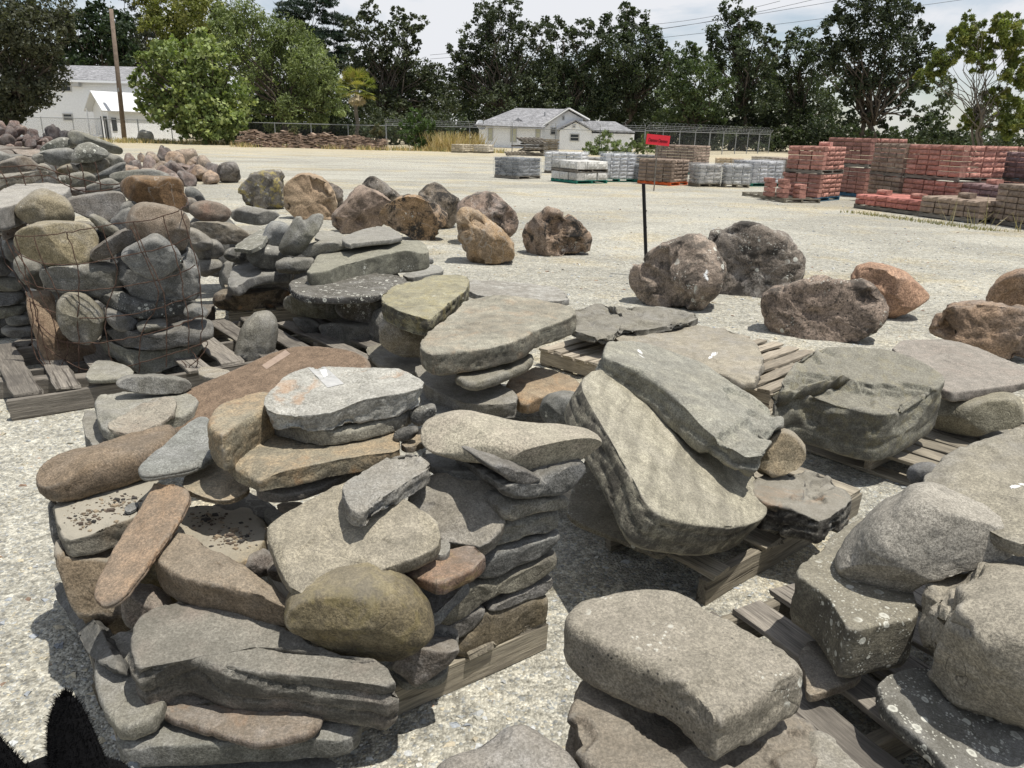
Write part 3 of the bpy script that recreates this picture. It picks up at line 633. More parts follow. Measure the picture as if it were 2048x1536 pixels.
f('long brown rounded block at the left top of the front pile', [(66,931),(84,911),(169,886),(260,860),(318,840),(346,842),(356,864),(330,888),(260,912),(182,930),(112,945),(84,944)], .66, (.25,.185,.125), 58, rnd=.42, tint=(.17,.145,.125), tmix=.6, dust=.1)
f('smooth blue grey wedge beside the long brown block', [(276,930),(290,916),(340,876),(380,842),(406,831),(428,845),(436,895),(425,912),(390,930),(320,944),(283,946)], .69, (.255,.265,.25), 16, rnd=.5, dust=.1, chip=.03)
f('thin grey slab in the shade beneath the stepped stone', [(508,970),(540,985),(620,975),(730,930),(740,900),(530,930)], .66, (.2,.18,.155), 22, rnd=.35)
f('stepped tan and grey stone with a broken out notch', [(430,880),(478,905),(541,858),(783,858),(798,876),(800,896),(740,908),(660,921),(525,951),(500,940),(465,925)], .735, (.3,.265,.19), 32, rnd=.1, sm=1, tint=(.4,.27,.14), tmix=.8, strata=(.004,.04), rust=.3,
  add=[dict(px=[(411,846),(414,830),(431,809),(452,796),(489,787),(545,778),(560,800),(516,825),(489,842),(447,872),(425,862)], z=.845, th=.13, rnd=.18, taper=.97)])
f('tan block corner showing right of the stepped stone', [(798,884),(845,852),(858,862),(856,882),(815,897)], .72, TN, 12, rnd=.12, sm=1)
f('smooth dark oval pebble beside the stacked pale slab', [(788,869),(800,858),(817,853),(832,853),(836,862),(827,874),(806,883),(792,880)], .75, (.11,.108,.1), blob=.8, dust=0)
f('small dark lichened chip at the right of the pale slab', [(822,824),(845,815),(866,808),(871,828),(845,851),(825,850)], .78, (.13,.13,.12), blob=.8, p=4, lichen=.6)
f('grey slab sandwiched below the pale taped slab', [(541,842),(560,820),(700,790),(815,800),(826,824),(735,850),(650,864),(600,856)], .79, (.3,.285,.235), 27, rnd=.08, sm=1)
f('pale grey slab with a strip of clear tape and rust stains on top', [(526,806),(534,787),(554,770),(567,754),(611,733),(660,727),(752,723),(785,730),(817,746),(847,762),(846,776),(790,788),(712,801),(673,811),(621,815),(561,815)], .88, (.47,.465,.43), 47, rnd=.08, sm=1, rust=.4, chip=.3, strata=(.006,.05), tint=(.4,.4,.39), taper=.95)
f('long pale bone shaped stone on top of the right side', [(852,866),(853,847),(875,833),(906,825),(932,828),(979,842),(1030,855),(1083,862),(1135,864),(1177,873),(1195,888),(1189,903),(1165,921),(1120,943),(1078,947),(1042,936),(997,918),(932,909),(885,899),(860,887)], .75, (.43,.395,.31), blob=1.15, p=2.5, cuts=1, dust=.3, chip=0, amp=.012, tint=(.33,.27,.23), rough=.5)
f('small blue slate chip lying on the dusty left slab', [(247,1016),(262,1005),(277,1004),(275,1016),(255,1026)], .56, (.13,.145,.155), 4, rnd=.1, sm=1)
# ================================================================ middle pile
MG = 'flat stones stacked on the middle pallets'
def m(label, px, z, col, tpx=20, **k): return S(label, px, z, col, tpx, group=MG, sp=k.pop('sp', 4.0), **k)
m('dark shadowed block at the bottom of the middle pile beside the grey boards', [(586,634),(640,640),(643,672),(617,667),(590,648)], 0, DG, y=5.95, blob=.9, p=4)
m('dark weathered slab at the bottom of the middle pile', [(640,648),(703,642),(765,648),(766,690),(730,702),(690,692),(645,674)], 0, (.17,.165,.15), y=5.85, blob=1.0, p=4, speck=.8, lichen=.35)
m('flat brown grey stone under the tan block of the middle pile', [(731,692),(760,684),(838,713),(846,731),(832,745),(790,742),(742,716)], .16, (.19,.175,.14), 12)
m('long rounded olive stone low in the middle pile', [(569,611),(572,599),(586,592),(672,601),(684,609),(690,634),(651,637),(588,630),(572,624)], 0, (.23,.215,.15), y=6.05, blob=1.3, p=3, lichen=.15)
m('dark rounded stone with white specks low in the middle pile', [(674,613),(682,601),(709,596),(753,596),(785,610),(782,630),(757,646),(700,637),(682,628)], 0, (.12,.105,.08), y=5.9, blob=1.2, p=3, lichen=.45, rust=.2)
m('tan square ended block under the yellow slab', [(760,647),(786,630),(843,650),(848,700),(838,714),(804,711),(781,701),(760,681)], 0, (.29,.25,.185), y=5.1, blob=1.1, p=4, cuts=2)
m('long crusty brown stone on the left timber of the middle pile', [(429,599),(440,583),(463,580),(526,579),(578,574),(578,597),(568,615),(526,621),(459,623),(438,617)], 0, (.2,.155,.11), y=6.75, blob=1.6, p=3.2, dark=.9, rust=.35, tint=(.22,.215,.2))
m('smooth grey slab above the crusty brown stone', [(455,560),(463,538),(476,524),(500,520),(560,528),(588,545),(545,547),(500,555),(482,570),(462,570)], 0, (.25,.25,.24), 18, y=6.8, rnd=.3)
m('black slab thick with white lichen under the big grey slab', [(578,572),(590,550),(680,540),(804,551),(812,565),(775,582),(745,591),(650,594),(600,589)], 0, (.055,.053,.05), 14, y=6.05, lichen=.75, dark=.6)
m('angular dark stone in the shaded gap at the left of the middle pile', [(449,509),(463,495),(488,500),(497,511),(478,526),(459,524)], 0, DG, y=7.2, blob=1, cuts=3)
m('rounded grey stone under the upright broken wedge', [(495,507),(499,498),(517,489),(559,496),(576,512),(562,540),(542,543),(513,531),(499,520)], 0, (.25,.25,.235), y=6.9, blob=1.2, p=3, lichen=.4)
m('layered grey chunk beside the big grey slab', [(553,524),(570,515),(626,514),(622,530),(613,548),(567,546),(557,542)], 0, (.21,.205,.18), y=6.6, blob=1.2, p=4, strata=(.01,.05), lichen=.3, cuts=2)
m('long curved grey slab dotted with pale lichen on the left of the middle pile', [(463,496),(500,470),(526,456),(536,462),(528,484),(512,494),(497,500),(480,496)], 0, (.25,.25,.21), 8, y=6.95, rnd=.2, lichen=.7, tilt=(.3,.1))
m('small blue grey block behind the upright broken wedge', [(524,486),(530,463),(538,449),(553,442),(578,450),(576,470),(559,493),(540,495)], 0, (.3,.31,.31), y=7.15, blob=1.1, p=3, cuts=2, lichen=.15)
m('flat pale slab at the back of the middle pile', [(632,461),(672,462),(692,472),(682,480),(630,481)], 0, (.34,.33,.29), 5, y=7.3)
m('rounded pale stone behind the big grey slab', [(605,505),(622,488),(651,480),(682,479),(698,489),(670,500),(626,513)], 0, (.3,.29,.25), y=6.75, blob=1.5, p=2.8)
m('wide flat grey stone at the back right of the middle pile', [(680,474),(720,460),(767,449),(798,465),(804,476),(716,484),(697,489)], 0, (.32,.31,.28), 9, y=7.1, rnd=.4)
m('upright broken grey wedge with a notched top', [(588,432),(603,434),(606,446),(628,428),(647,430),(642,449),(622,484),(597,511),(574,509),(560,503),(561,490),(574,467)], 0, (.21,.205,.17), y=6.75, blob=.7, p=5, sm=1, cuts=3, dust=.1)
m('big tilted grey slab on top of the middle pile', [(612,546),(622,532),(637,507),(672,497),(722,484),(778,481),(846,479),(857,490),(850,497),(776,505),(688,528),(655,542)], .66, (.3,.295,.235), 42, rnd=.1, sm=1, lichen=.25, rim=.5, speck=.4, tilt=(.05,.05), tint=(.2,.2,.17))
m('thin grey flake lying behind the yellow slab', [(802,548),(854,527),(878,530),(890,543),(850,550),(820,556)], .34, (.3,.3,.28), 9, rnd=.15, sm=1, lichen=.2)
m('small grey cobble behind the thin flake', [(850,520),(856,514),(865,516),(867,526),(858,530)], .36, (.28,.28,.27), blob=1)
m('yellow topped slab with dark jagged edges', [(749,596),(804,563),(830,563),(846,556),(869,550),(934,550),(938,564),(929,582),(916,590),(868,629),(854,634),(815,628)], 0, (.36,.335,.215), 34, y=5.25, rnd=.06, sm=1, moss=.28, rim=.9, tint=(.3,.29,.21), strata=(.012,.05), lichen=.25, dark=.15, tilt=(0,.05))
m('grey slab with a white streak at the back of the middle pile', [(938,558),(986,561),(1106,571),(1129,584),(1137,602),(1038,600),(932,586)], .3, (.3,.285,.26), 12, rnd=.15, tint=(.5,.5,.48), tmix=.8)
m('grey slab lying in the shade right of the pale taped slab', [(838,768),(872,772),(922,830),(905,862),(845,850)], .2, GB, 16)
m('thick grey slab with a square end below the middle pile', [(827,736),(846,721),(930,745),(1015,769),(1040,802),(1000,809),(934,807),(880,786),(845,766)], .28, (.255,.24,.205), 30, rnd=.07, sm=1, strata=(.008,.05))
m('orange tan block beside the thick grey slab', [(1010,762),(1048,742),(1078,730),(1162,760),(1154,783),(1086,791),(1047,801),(1028,785)], .24, (.35,.24,.14), 28, rnd=.2, tint=(.32,.28,.2), rust=.2)
m('rounded slab carrying the large pale wedge slab', [(900,745),(985,722),(1066,700),(1064,720),(1030,739),(965,762),(938,764)], .42, (.24,.225,.175), 20, rnd=.45)
m('large pale wedge shaped slab with dark pits on top', [(838,690),(847,668),(869,653),(922,612),(922,596),(950,587),(1040,592),(1137,609),(1155,621),(1137,637),(1072,657),(1038,679),(975,696),(885,706),(858,708)], .6, (.37,.355,.29), 40, rnd=.16, sm=1, speck=.9, rim=.6, dark=.25, tilt=(.02,.06), tint=(.36,.28,.19), rust=.15, strata=(.006,.09))
m('upright grey stone standing alone between the pallets', [(469,742),(474,700),(488,650),(505,632),(524,625),(541,626),(553,650),(549,690),(546,716),(505,738)], 0, (.27,.255,.215), y=5.3, blob=.7, p=3, cuts=2)
# the left end of the middle pile, further back
m('square grey block at the bottom of the stack behind the wire basket', [(395,519),(442,516),(443,538),(401,554)], 0, (.25,.235,.2), y=7.1, blob=1.3, p=4)
m('rounded grey stone on the square block behind the wire basket', [(388,490),(424,479),(442,491),(446,505),(438,516),(392,518)], 0, (.24,.225,.2), y=7.15, blob=1.2, p=3)
m('smooth tan stone leaning by the wire basket', [(376,457),(392,456),(417,476),(425,488),(415,500),(386,502)], 0, (.3,.27,.22), y=7.0, blob=1.1, p=3)
m('wide brown grey stone behind the wire basket', [(382,446),(434,444),(463,446),(500,470),(497,483),(451,487),(424,481),(400,464)], 0, (.26,.225,.175), y=7.4, blob=1.0, p=3, cuts=2)
m('flat rusty striped slab at the back left of the middle pile', [(379,423),(384,407),(422,403),(462,420),(457,440),(422,444),(392,435)], 0, (.19,.15,.12), y=7.7, blob=1.1, p=3, strata=(.012,.06), tint=(.25,.14,.1))
m('grey flat cobble beside the rusty striped slab', [(459,425),(488,414),(513,415),(556,426),(551,435),(526,450),(497,446),(463,439)], 0, (.27,.26,.235), y=8.0, blob=1.0, p=3)
m('pale flat stone under the grey flat cobble', [(470,452),(522,452),(532,462),(505,470),(480,466)], .6, (.32,.3,.25), 8)
m('dark oval cobble on top of the stack behind the wire basket', [(371,384),(379,374),(397,381),(410,398),(409,406),(381,406)], 0, (.14,.145,.14), y=7.9, blob=.9, lichen=.2)
m('brown stone under the dark oval cobble', [(360,400),(385,395),(395,412),(382,425),(362,420)], 0, (.21,.17,.13), y=7.8, blob=.9)
# between the front pile and the basket
m('smooth brown stone with a strip of tape across it', [(306,842),(312,818),(330,800),(430,754),(512,718),(560,700),(600,690),(690,698),(735,716),(730,745),(640,752),(560,790),(470,830),(420,855),(360,862)], .47, (.225,.158,.108), 20, rnd=.45, rough=.25, tmix=.15, chip=0, amp=.012, dust=0, rim=0, bed=0, vein=0, tint=(.2,.15,.11), crack=0, tilt=(.12,.18))
m('pale green grey slab carrying a long oval stone', [(190,795),(205,783),(246,777),(340,770),(400,790),(380,830),(300,835),(219,846),(195,835)], .43, (.34,.33,.275), 34, rnd=.2, sm=1)
m('long dark oval stone flecked with lichen', [(237,766),(262,750),(320,748),(366,758),(382,770),(374,784),(310,788),(262,780)], 0, (.19,.185,.165), y=3.55, blob=1.2, p=2.4, lichen=.35)
m('knobbly white crusted rock beside the smooth brown stone', [(214,852),(222,840),(265,815),(330,790),(352,800),(345,830),(310,850),(270,864),(235,862)], .45, (.44,.4,.33), 10, rnd=.35, rough=2, amp=.06, tint=(.3,.2,.14))
m('grey angular block low behind the long brown block', [(162,822),(190,818),(230,850),(225,885),(172,890)], .3, (.24,.23,.2), 26, rnd=.1, sm=1)
m('flat grey block at the foot of the pale green grey slab', [(168,870),(225,868),(260,900),(240,930),(175,905)], .22, (.25,.24,.22), 30, rnd=.1, sm=1)
m('tan stone peeping out beyond the smooth brown stone', [(395,735),(420,732),(470,742),(440,756),(400,752)], .35, (.36,.31,.23), 8)
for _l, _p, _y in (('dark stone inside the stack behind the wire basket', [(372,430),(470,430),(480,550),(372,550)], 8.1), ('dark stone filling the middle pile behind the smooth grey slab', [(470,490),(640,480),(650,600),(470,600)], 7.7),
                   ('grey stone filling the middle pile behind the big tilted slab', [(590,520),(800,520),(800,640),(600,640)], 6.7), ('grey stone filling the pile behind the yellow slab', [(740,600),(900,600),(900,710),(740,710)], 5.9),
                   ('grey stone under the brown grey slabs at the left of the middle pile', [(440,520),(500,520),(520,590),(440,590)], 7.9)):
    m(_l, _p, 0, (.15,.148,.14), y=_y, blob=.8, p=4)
# ================================================================ wire basket of stones at the left, and the piles behind it
GBG = 'stones in the rusty wire basket'
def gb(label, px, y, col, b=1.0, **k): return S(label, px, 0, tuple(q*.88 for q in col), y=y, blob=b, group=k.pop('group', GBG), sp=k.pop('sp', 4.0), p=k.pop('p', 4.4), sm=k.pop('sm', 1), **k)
gb('tall pinkish tan slab standing in the left of the wire basket', [(55,588),(85,583),(113,586),(118,640),(141,681),(187,693),(189,721),(161,745),(108,752),(96,721),(76,663)], 5.15, (.31,.215,.145), .8, p=4, tint=(.33,.26,.18))
gb('round tan boulder in front of the pinkish slab', [(113,615),(118,600),(131,588),(155,586),(176,591),(202,617),(208,640),(205,655),(194,676),(171,689),(141,682),(121,658)], 4.95, (.29,.265,.2), .8, p=2.3, speck=.3)
gb('green grey curved block at the bottom of the wire basket', [(203,686),(215,673),(261,697),(330,690),(400,680),(382,711),(321,737),(281,749),(251,730),(210,715)], 5.1, (.29,.285,.235), 1.2)
gb('long dark slab across the lower wire basket', [(215,660),(280,660),(336,653),(377,638),(417,637),(423,648),(420,677),(331,697),(261,700),(230,681)], 5.1, (.16,.155,.145), 1.2, p=5, sm=1)
gb('layered slate block in the lower wire basket', [(210,611),(228,612),(276,635),(274,662),(230,663),(218,637)], 5.05, (.18,.175,.16), 1.2, p=5, sm=1, strata=(.008,.035))
gb('thin grey slate beside the layered slate block', [(274,642),(329,637),(333,656),(281,664)], 5.05, (.2,.195,.17), 2.5, p=5, sm=1)
gb('pointed grey chip at the right edge of the wire basket', [(368,622),(392,607),(416,630),(380,636)], 5.15, (.2,.2,.19), 1.5, sm=1, cuts=2)
gb('dark curved slab with bright lichen patches in the wire basket', [(198,598),(246,574),(273,594),(306,603),(341,593),(361,602),(370,630),(331,639),(281,639),(230,616)], 5.2, (.13,.13,.12), 1.2, lichen=.6)
gb('big rough grey rock at the right of the wire basket', [(235,541),(248,525),(300,545),(356,535),(356,503),(372,495),(392,515),(398,546),(394,598),(367,596),(306,605),(276,597),(256,572)], 5.3, (.2,.2,.19), .9, p=4, cuts=3, strata=(.02,.09), chip=.4)
gb('peaked blue grey stone on the rough grey rock', [(246,508),(263,495),(291,480),(309,469),(326,477),(354,500),(360,522),(341,545),(306,558),(281,547),(256,527)], 5.0, (.25,.255,.25), .8, p=3.5, cuts=2)
gb('grey block with white flecks below the yellow block', [(81,552),(91,533),(160,522),(227,523),(236,544),(246,561),(238,582),(207,595),(156,588),(93,582)], 5.1, (.22,.215,.19), 1.1, p=4, lichen=.3)
gb('grey stone wedged at the left edge of the wire basket', [(29,527),(50,512),(83,529),(80,561),(90,585),(50,565)], 5.3, (.22,.215,.185), 1.0)
gb('yellow tan block bulging from the wire basket', [(30,477),(40,460),(68,448),(101,441),(141,442),(176,448),(189,463),(195,483),(184,508),(177,530),(151,535),(96,532),(50,511),(33,494)], 5.1, (.41,.345,.215), .8, p=3.4, cuts=1)
gb('dark long cobble tilted at the top of the wire basket', [(182,509),(192,496),(247,459),(262,455),(276,465),(276,478),(242,504),(197,521)], 5.1, (.19,.165,.14), 1.1, p=2.6, lichen=.2)
gb('mossy stone splinter poking up in the wire basket', [(180,434),(194,429),(243,462),(222,478),(200,458)], 5.3, (.27,.255,.2), .8, p=5, sm=1, strata=(.006,.03))
gb('dark stone in the gap below the splinter', [(188,462),(205,458),(218,480),(205,495),(190,490)], 5.35, DG, 1)
gb('olive slab in the gap left of the splinter', [(147,441),(187,444),(206,462),(195,475),(160,460)], 5.45, (.24,.2,.12), 1)
gb('dark grey stone shaded under the brown boulder', [(218,450),(255,415),(268,430),(258,465),(235,470)], 5.55, (.17,.17,.165), 1)
gb('large smooth brown grey boulder at the top right of the wire basket', [(252,455),(263,420),(288,406),(321,410),(356,420),(374,436),(379,456),(374,482),(361,500),(341,488),(306,474),(276,483)], 5.25, (.29,.23,.175), .8, p=2.8)
gb('rust brown boulder with one split face on top of the wire basket', [(243,373),(253,358),(276,351),(351,355),(363,367),(362,384),(373,401),(354,420),(308,410),(278,407),(250,389)], 5.9, (.25,.155,.085), .9, p=3, cuts=1, tint=(.3,.17,.07))
gb('tan boulder with a pitted grey end at the top left', [(30,421),(53,396),(84,378),(109,383),(134,400),(147,424),(146,444),(110,452),(69,448),(42,436)], 5.55, (.37,.315,.21), .9, p=2.8, speck=.5, lichen=.2)
gb('grey broken slab behind the tan boulder', [(130,396),(221,383),(240,383),(251,401),(238,430),(223,444),(189,436),(147,419)], 6.0, (.23,.21,.19), 1.0, p=4, cuts=2, lichen=.2)
gb('grey stone beside the rust brown boulder', [(240,410),(262,400),(280,412),(262,432),(240,440)], 5.8, (.21,.205,.19), 1)
S('wide pale slab at the left edge above the wire basket', [(-60,402),(32,368),(53,363),(134,366),(139,378),(118,389),(60,399),(10,414),(-50,420)], 0, (.44,.42,.39), 32, y=6.2, rnd=.2, sm=2, group=GBG, sp=4)
gb('reddish grey stone under the wide pale slab', [(3,459),(35,440),(60,453),(40,475),(8,483)], 5.7, (.21,.165,.14), 1)
S('flat pale green stone lying at the foot of the wire basket', [(168,758),(180,733),(195,719),(225,718),(268,738),(262,752),(215,758)], .19, (.33,.32,.265), 8, rnd=.4, group=GBG, sp=4)
# stack to the left of the basket
LG = 'flat stones stacked at the left edge'
for _l, _p, _c in (('grey block at the top of the left edge stack', [(-40,505),(13,515),(24,550),(-40,552)], (.22,.215,.2)),
                   ('pale tan slab second down in the left edge stack', [(-40,552),(20,550),(50,578),(-40,586)], (.3,.29,.24)),
                   ('dark grey slab third down in the left edge stack', [(-40,586),(52,578),(58,606),(-40,612)], (.17,.17,.16)),
                   ('greenish slab fourth down in the left edge stack', [(-40,612),(56,606),(58,622),(10,636),(-40,638)], (.25,.245,.195)),
                   ('speckled oval stone low in the left edge stack', [(12,640),(25,630),(58,627),(67,643),(50,650),(23,652)], (.2,.195,.17)),
                   ('grey block at the bottom of the left edge stack', [(4,660),(20,650),(73,645),(75,671),(25,676)], (.25,.245,.225)),
                   ('dark stone in the wires left of the yellow block', [(8,485),(30,478),(46,505),(30,525),(10,512)], DG)):
    gb(_l, _p, 5.6, _c, 1.4, group=LG, p=4.5, sm=1)
# second heap behind
BG = 'river stones heaped in the far wire basket'
def bb(label, px, y, col, b=1.0, **k): return gb(label, px, y, col, b, group=BG, **k)
bb('long smooth grey slab leaning on top of the far heap', [(138,270),(147,262),(168,265),(210,281),(238,292),(245,305),(235,311),(200,299),(151,291)], 8.3, (.27,.265,.215), 1.1)
bb('grey stone ringed with large pale lichen on the far heap', [(80,302),(92,289),(113,278),(130,275),(145,283),(151,295),(118,298),(95,303)], 8.3, (.24,.245,.21), 1.1, lichen=.95)
bb('flat blue grey stone at the middle of the far heap', [(75,308),(105,298),(147,296),(150,318),(130,331),(109,332),(88,320)], 7.9, (.27,.275,.26), 1.0, lichen=.25)
bb('grey stone with lichen rings at the right of the far heap', [(143,316),(153,294),(176,285),(193,293),(217,305),(211,316),(183,325),(147,326)], 7.8, (.25,.25,.215), 1.0, lichen=.9)
bb('long olive grey stone under the lichen ringed pair', [(149,332),(185,323),(210,318),(220,330),(210,341),(185,346),(160,341)], 7.9, (.23,.205,.155), 1.1)
bb('rounded grey stone at the right shoulder of the far heap', [(211,316),(223,309),(242,314),(246,325),(221,337),(212,330)], 8.1, (.24,.235,.2), 1.1)
bb('dark wedge stone on the right of the far heap', [(189,354),(210,342),(248,325),(251,337),(227,352),(200,359)], 7.8, (.17,.175,.17), 1.1)
bb('small brown olive stone left in the far heap', [(110,347),(118,336),(139,328),(156,340),(134,354)], 7.7, (.25,.2,.12), 1.2)
bb('rounded oval olive stone at the middle front of the far heap', [(132,358),(139,348),(168,343),(190,353),(182,367),(160,373),(139,373)], 7.5, (.24,.225,.165), 1.0)
bb('long grey stone at the foot of the far heap', [(172,375),(189,366),(214,357),(231,365),(243,372),(200,383),(176,382)], 7.4, (.25,.24,.2), 1.1)
bb('long flecked grey slab behind the rust brown boulder', [(219,354),(227,346),(250,342),(283,339),(308,339),(338,351),(320,368),(243,366)], 7.6, (.27,.265,.225), 1.0, lichen=.4)
bb('brown grey domed stone at the left of the far heap', [(-10,332),(13,320),(42,312),(61,318),(76,334),(50,343),(8,349)], 7.6, (.26,.215,.17), 1.0)
bb('pale tan slab under the domed stone', [(-20,352),(50,345),(92,342),(97,351),(63,367),(13,378),(-20,382)], 7.3, (.3,.27,.21), 1.0)
bb('small square grey chunk beside the domed stone', [(64,312),(80,306),(92,318),(76,330)], 7.8, (.26,.25,.215), 1.1, p=5)
bb('pale tan chunk under the square grey chunk', [(74,336),(90,327),(107,345),(95,352)], 7.6, (.33,.3,.24), 1.1)
bb('small lichened cobble beside the rounded oval stone', [(112,358),(122,350),(136,353),(135,366),(118,368)], 7.6, (.26,.255,.22), 1.1, lichen=.5)
bb('thin red brown slab low in the far heap', [(125,378),(175,374),(182,386),(150,392),(128,390)], 7.3, (.2,.14,.11), 1.5)
bb('pale grey stone at the far left of the far heap', [(-20,300),(13,309),(21,318),(8,328),(-20,325)], 7.9, (.36,.355,.33), 1.1)
bb('small dark stone between the long slabs of the far heap', [(225,374),(243,370),(252,382),(232,388)], 7.2, DG, 1.0)
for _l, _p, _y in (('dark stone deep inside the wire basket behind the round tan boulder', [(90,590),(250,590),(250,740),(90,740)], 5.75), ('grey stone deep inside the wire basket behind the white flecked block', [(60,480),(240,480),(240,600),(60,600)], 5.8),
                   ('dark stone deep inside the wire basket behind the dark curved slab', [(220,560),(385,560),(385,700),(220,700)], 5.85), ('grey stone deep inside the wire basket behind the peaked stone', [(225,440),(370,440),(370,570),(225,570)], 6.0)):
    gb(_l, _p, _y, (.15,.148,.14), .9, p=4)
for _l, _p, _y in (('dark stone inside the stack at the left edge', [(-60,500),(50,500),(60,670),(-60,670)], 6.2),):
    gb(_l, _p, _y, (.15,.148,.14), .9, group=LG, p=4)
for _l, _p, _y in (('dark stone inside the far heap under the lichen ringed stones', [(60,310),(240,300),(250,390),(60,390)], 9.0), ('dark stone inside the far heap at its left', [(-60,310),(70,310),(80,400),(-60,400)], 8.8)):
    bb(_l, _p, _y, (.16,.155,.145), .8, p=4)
# ================================================================ centre pallet with the leaning slabs
CG = 'large slabs on the centre pallets'
def c_(label, px, z, col, tpx=20, **k): return S(label, px, z, col, tpx, group=CG, **k)
c_('thin dark ragged slab at the back of the centre pallets', [(1145,616),(1199,605),(1212,613),(1279,613),(1331,612),(1392,625),(1396,640),(1336,650),(1279,662),(1240,655),(1222,678),(1165,667),(1138,656)], .3, (.25,.235,.195), 12, rnd=.15, sm=1, strata=(.01,.04), amp=.035, chip=.4, dark=.25)
c_('broad flat tan slab behind the leaning slabs', [(1222,676),(1235,652),(1300,656),(1422,648),(1497,673),(1514,690),(1530,720),(1519,745),(1505,768),(1420,740),(1300,705)], .25, (.38,.34,.265), 16, rnd=.2, sm=1, amp=.03, strata=(.008,.04))
c_('dark oval cobble flecked white beside the leaning slabs', [(1082,818),(1093,792),(1116,784),(1152,785),(1165,820),(1150,847),(1119,856),(1090,842)], .26, (.14,.143,.135), blob=.9, lichen=.25, rough=.5)
c_('low rough dark slab with a rusty streak on the centre pallet', [(1495,965),(1540,945),(1608,935),(1659,948),(1704,980),(1706,1003),(1650,1034),(1610,1024),(1560,1014),(1515,998)], .32, (.27,.255,.22), 52, rnd=.12, sm=1, strata=(.018,.06), dark=.35, rim=1.0, rust=.25, chip=.5, amp=.04, dust=.5)
c_('rounded tan stone propping the leaning slabs', [(1494,930),(1525,890),(1560,860),(1587,874),(1612,905),(1612,929),(1574,947),(1516,956),(1499,942)], .4, (.34,.29,.205), blob=.8, tint=(.3,.22,.13), rough=.7)
c_('lower left slab spotted with white lichen on the centre pallet', [(1134,1018),(1150,960),(1175,910),(1205,903),(1260,950),(1330,1015),(1385,1045),(1362,1076),(1332,1107),(1303,1107),(1265,1086),(1200,1061),(1150,1038)], .27, (.26,.24,.19), 12, rnd=.35, lichen=.45, tilt=(-.1,.25), tint=(.2,.18,.15), facets=0)
c_('long pale slab leaning in the middle of the centre pallet', [(1166,762),(1193,740),(1228,745),(1335,815),(1480,905),(1517,965),(1534,1010),(1529,1030),(1500,1046),(1455,1053),(1388,1047),(1322,1032),(1292,1004),(1264,952),(1236,902),(1206,848),(1172,792)], .52, (.385,.36,.28), 74, rnd=.05, rb=.15, sm=1, tilt=(-.55,.12), chip=.06, amp=.008, facets=0, rim=.8, strata=(.008,.05), tint=(.33,.31,.26))
c_('long tapering grey slab on top of the leaning slabs', [(1204,708),(1212,688),(1228,677),(1285,686),(1351,703),(1422,732),(1508,775),(1563,821),(1568,838),(1552,872),(1524,908),(1425,852),(1365,803),(1300,750),(1228,724)], .66, (.295,.295,.26), 66, rnd=.16, rb=.35, sm=1, tilt=(-.25,.1), tint=(.36,.35,.28), tmix=.8, strata=(.01,.06), chip=.3)
# ================================================================ right hand pallets
RG = 'blocks on the right hand pallets'
def r_(label, px, z, col, tpx=20, **k): return S(label, px, z, col, tpx, group=RG, **k)
r_('rounded tan and grey slab under the wide flat slab on the right', [(1862,848),(1878,800),(1950,785),(2016,788),(2034,803),(2042,841),(2027,853),(1983,854),(1955,873)], .28, (.3,.275,.2), blob=1.1, p=3.5, cuts=2, tint=(.22,.21,.17))
r_('small rough stone below the wide flat slab', [(1953,878),(1970,862),(2010,852),(2020,865),(1990,882)], .16, (.22,.21,.18), 8)
r_('wide flat purple grey slab on the right pallet', [(1780,697),(1800,684),(1824,671),(1867,674),(1924,686),(2044,728),(2085,748),(2062,762),(1970,776),(1885,786),(1868,745),(1830,715)], .43, (.33,.3,.27), 16, rnd=.3, sm=1, tint=(.3,.24,.21))
r_('massive green grey block with a broken front on the right pallet', [(1543,808),(1560,770),(1597,712),(1629,696),(1700,691),(1786,699),(1844,722),(1884,748),(1888,766),(1840,798),(1795,825),(1758,829),(1718,821),(1649,799),(1612,786),(1592,786)], .5, (.25,.243,.203) , 74, shift='down', rnd=.05, rb=.1, sm=1, tilt=(.03,.35), amp=.018, facets=0, chip=.35, rim=.6, cuts=0, moss=.12, tint=(.17,.165,.135), strata=(.008,.1))
r_('small blue black stone in the shade at the right', [(1815,940),(1858,925),(1885,950),(1872,978),(1844,978),(1821,968)], .5, (.1,.105,.115), blob=.9)
r_('dark slab in the shade below the far right slab', [(1900,1110),(2060,1100),(2100,1150),(1990,1165),(1900,1140)], .42, DG, 20)
r_('dark slab covered in round pale lichen at the lower right', [(1753,1372),(1770,1351),(1842,1325),(1930,1375),(2120,1480),(2120,1620),(1960,1620),(1900,1536),(1858,1491),(1790,1433)], .26, (.12,.12,.11), 20, rnd=.3, lichen=1.0, dark=.2, tilt=(-.1,.1))
r_('small brown lichened slab between the lower right boards', [(1593,1305),(1628,1275),(1660,1300),(1690,1340),(1735,1350),(1645,1384),(1613,1392),(1615,1354)], .2, (.27,.215,.15), 12, rnd=.15, sm=1, lichen=.4)
r_('square block sprinkled with white lichen and a dark left face', [(1591,1147),(1605,1122),(1672,1062),(1743,1028),(1800,1090),(1832,1190),(1840,1236),(1780,1242),(1700,1264),(1674,1222),(1655,1190),(1620,1165)], .42, (.255,.235,.18), 88, rnd=.08, rb=.12, sm=1, lichen=.62, speck=.5, tint=(.16,.155,.14), chip=.1, rim=.6, facets=0, amp=.012)
r_('rounded grey boulder resting on the lichened square block', [(1680,1117),(1695,1093),(1738,1045),(1758,1019),(1795,999),(1809,979),(1832,971),(1861,976),(1920,1010),(2010,1060),(2020,1104),(1987,1127),(1901,1138),(1849,1153),(1821,1190),(1801,1195),(1752,1178),(1700,1143)], .55, (.38,.355,.31), blob=.8, p=3, tint=(.3,.28,.25), speck=.2, rough=.6, chip=.05, bed=0.0)
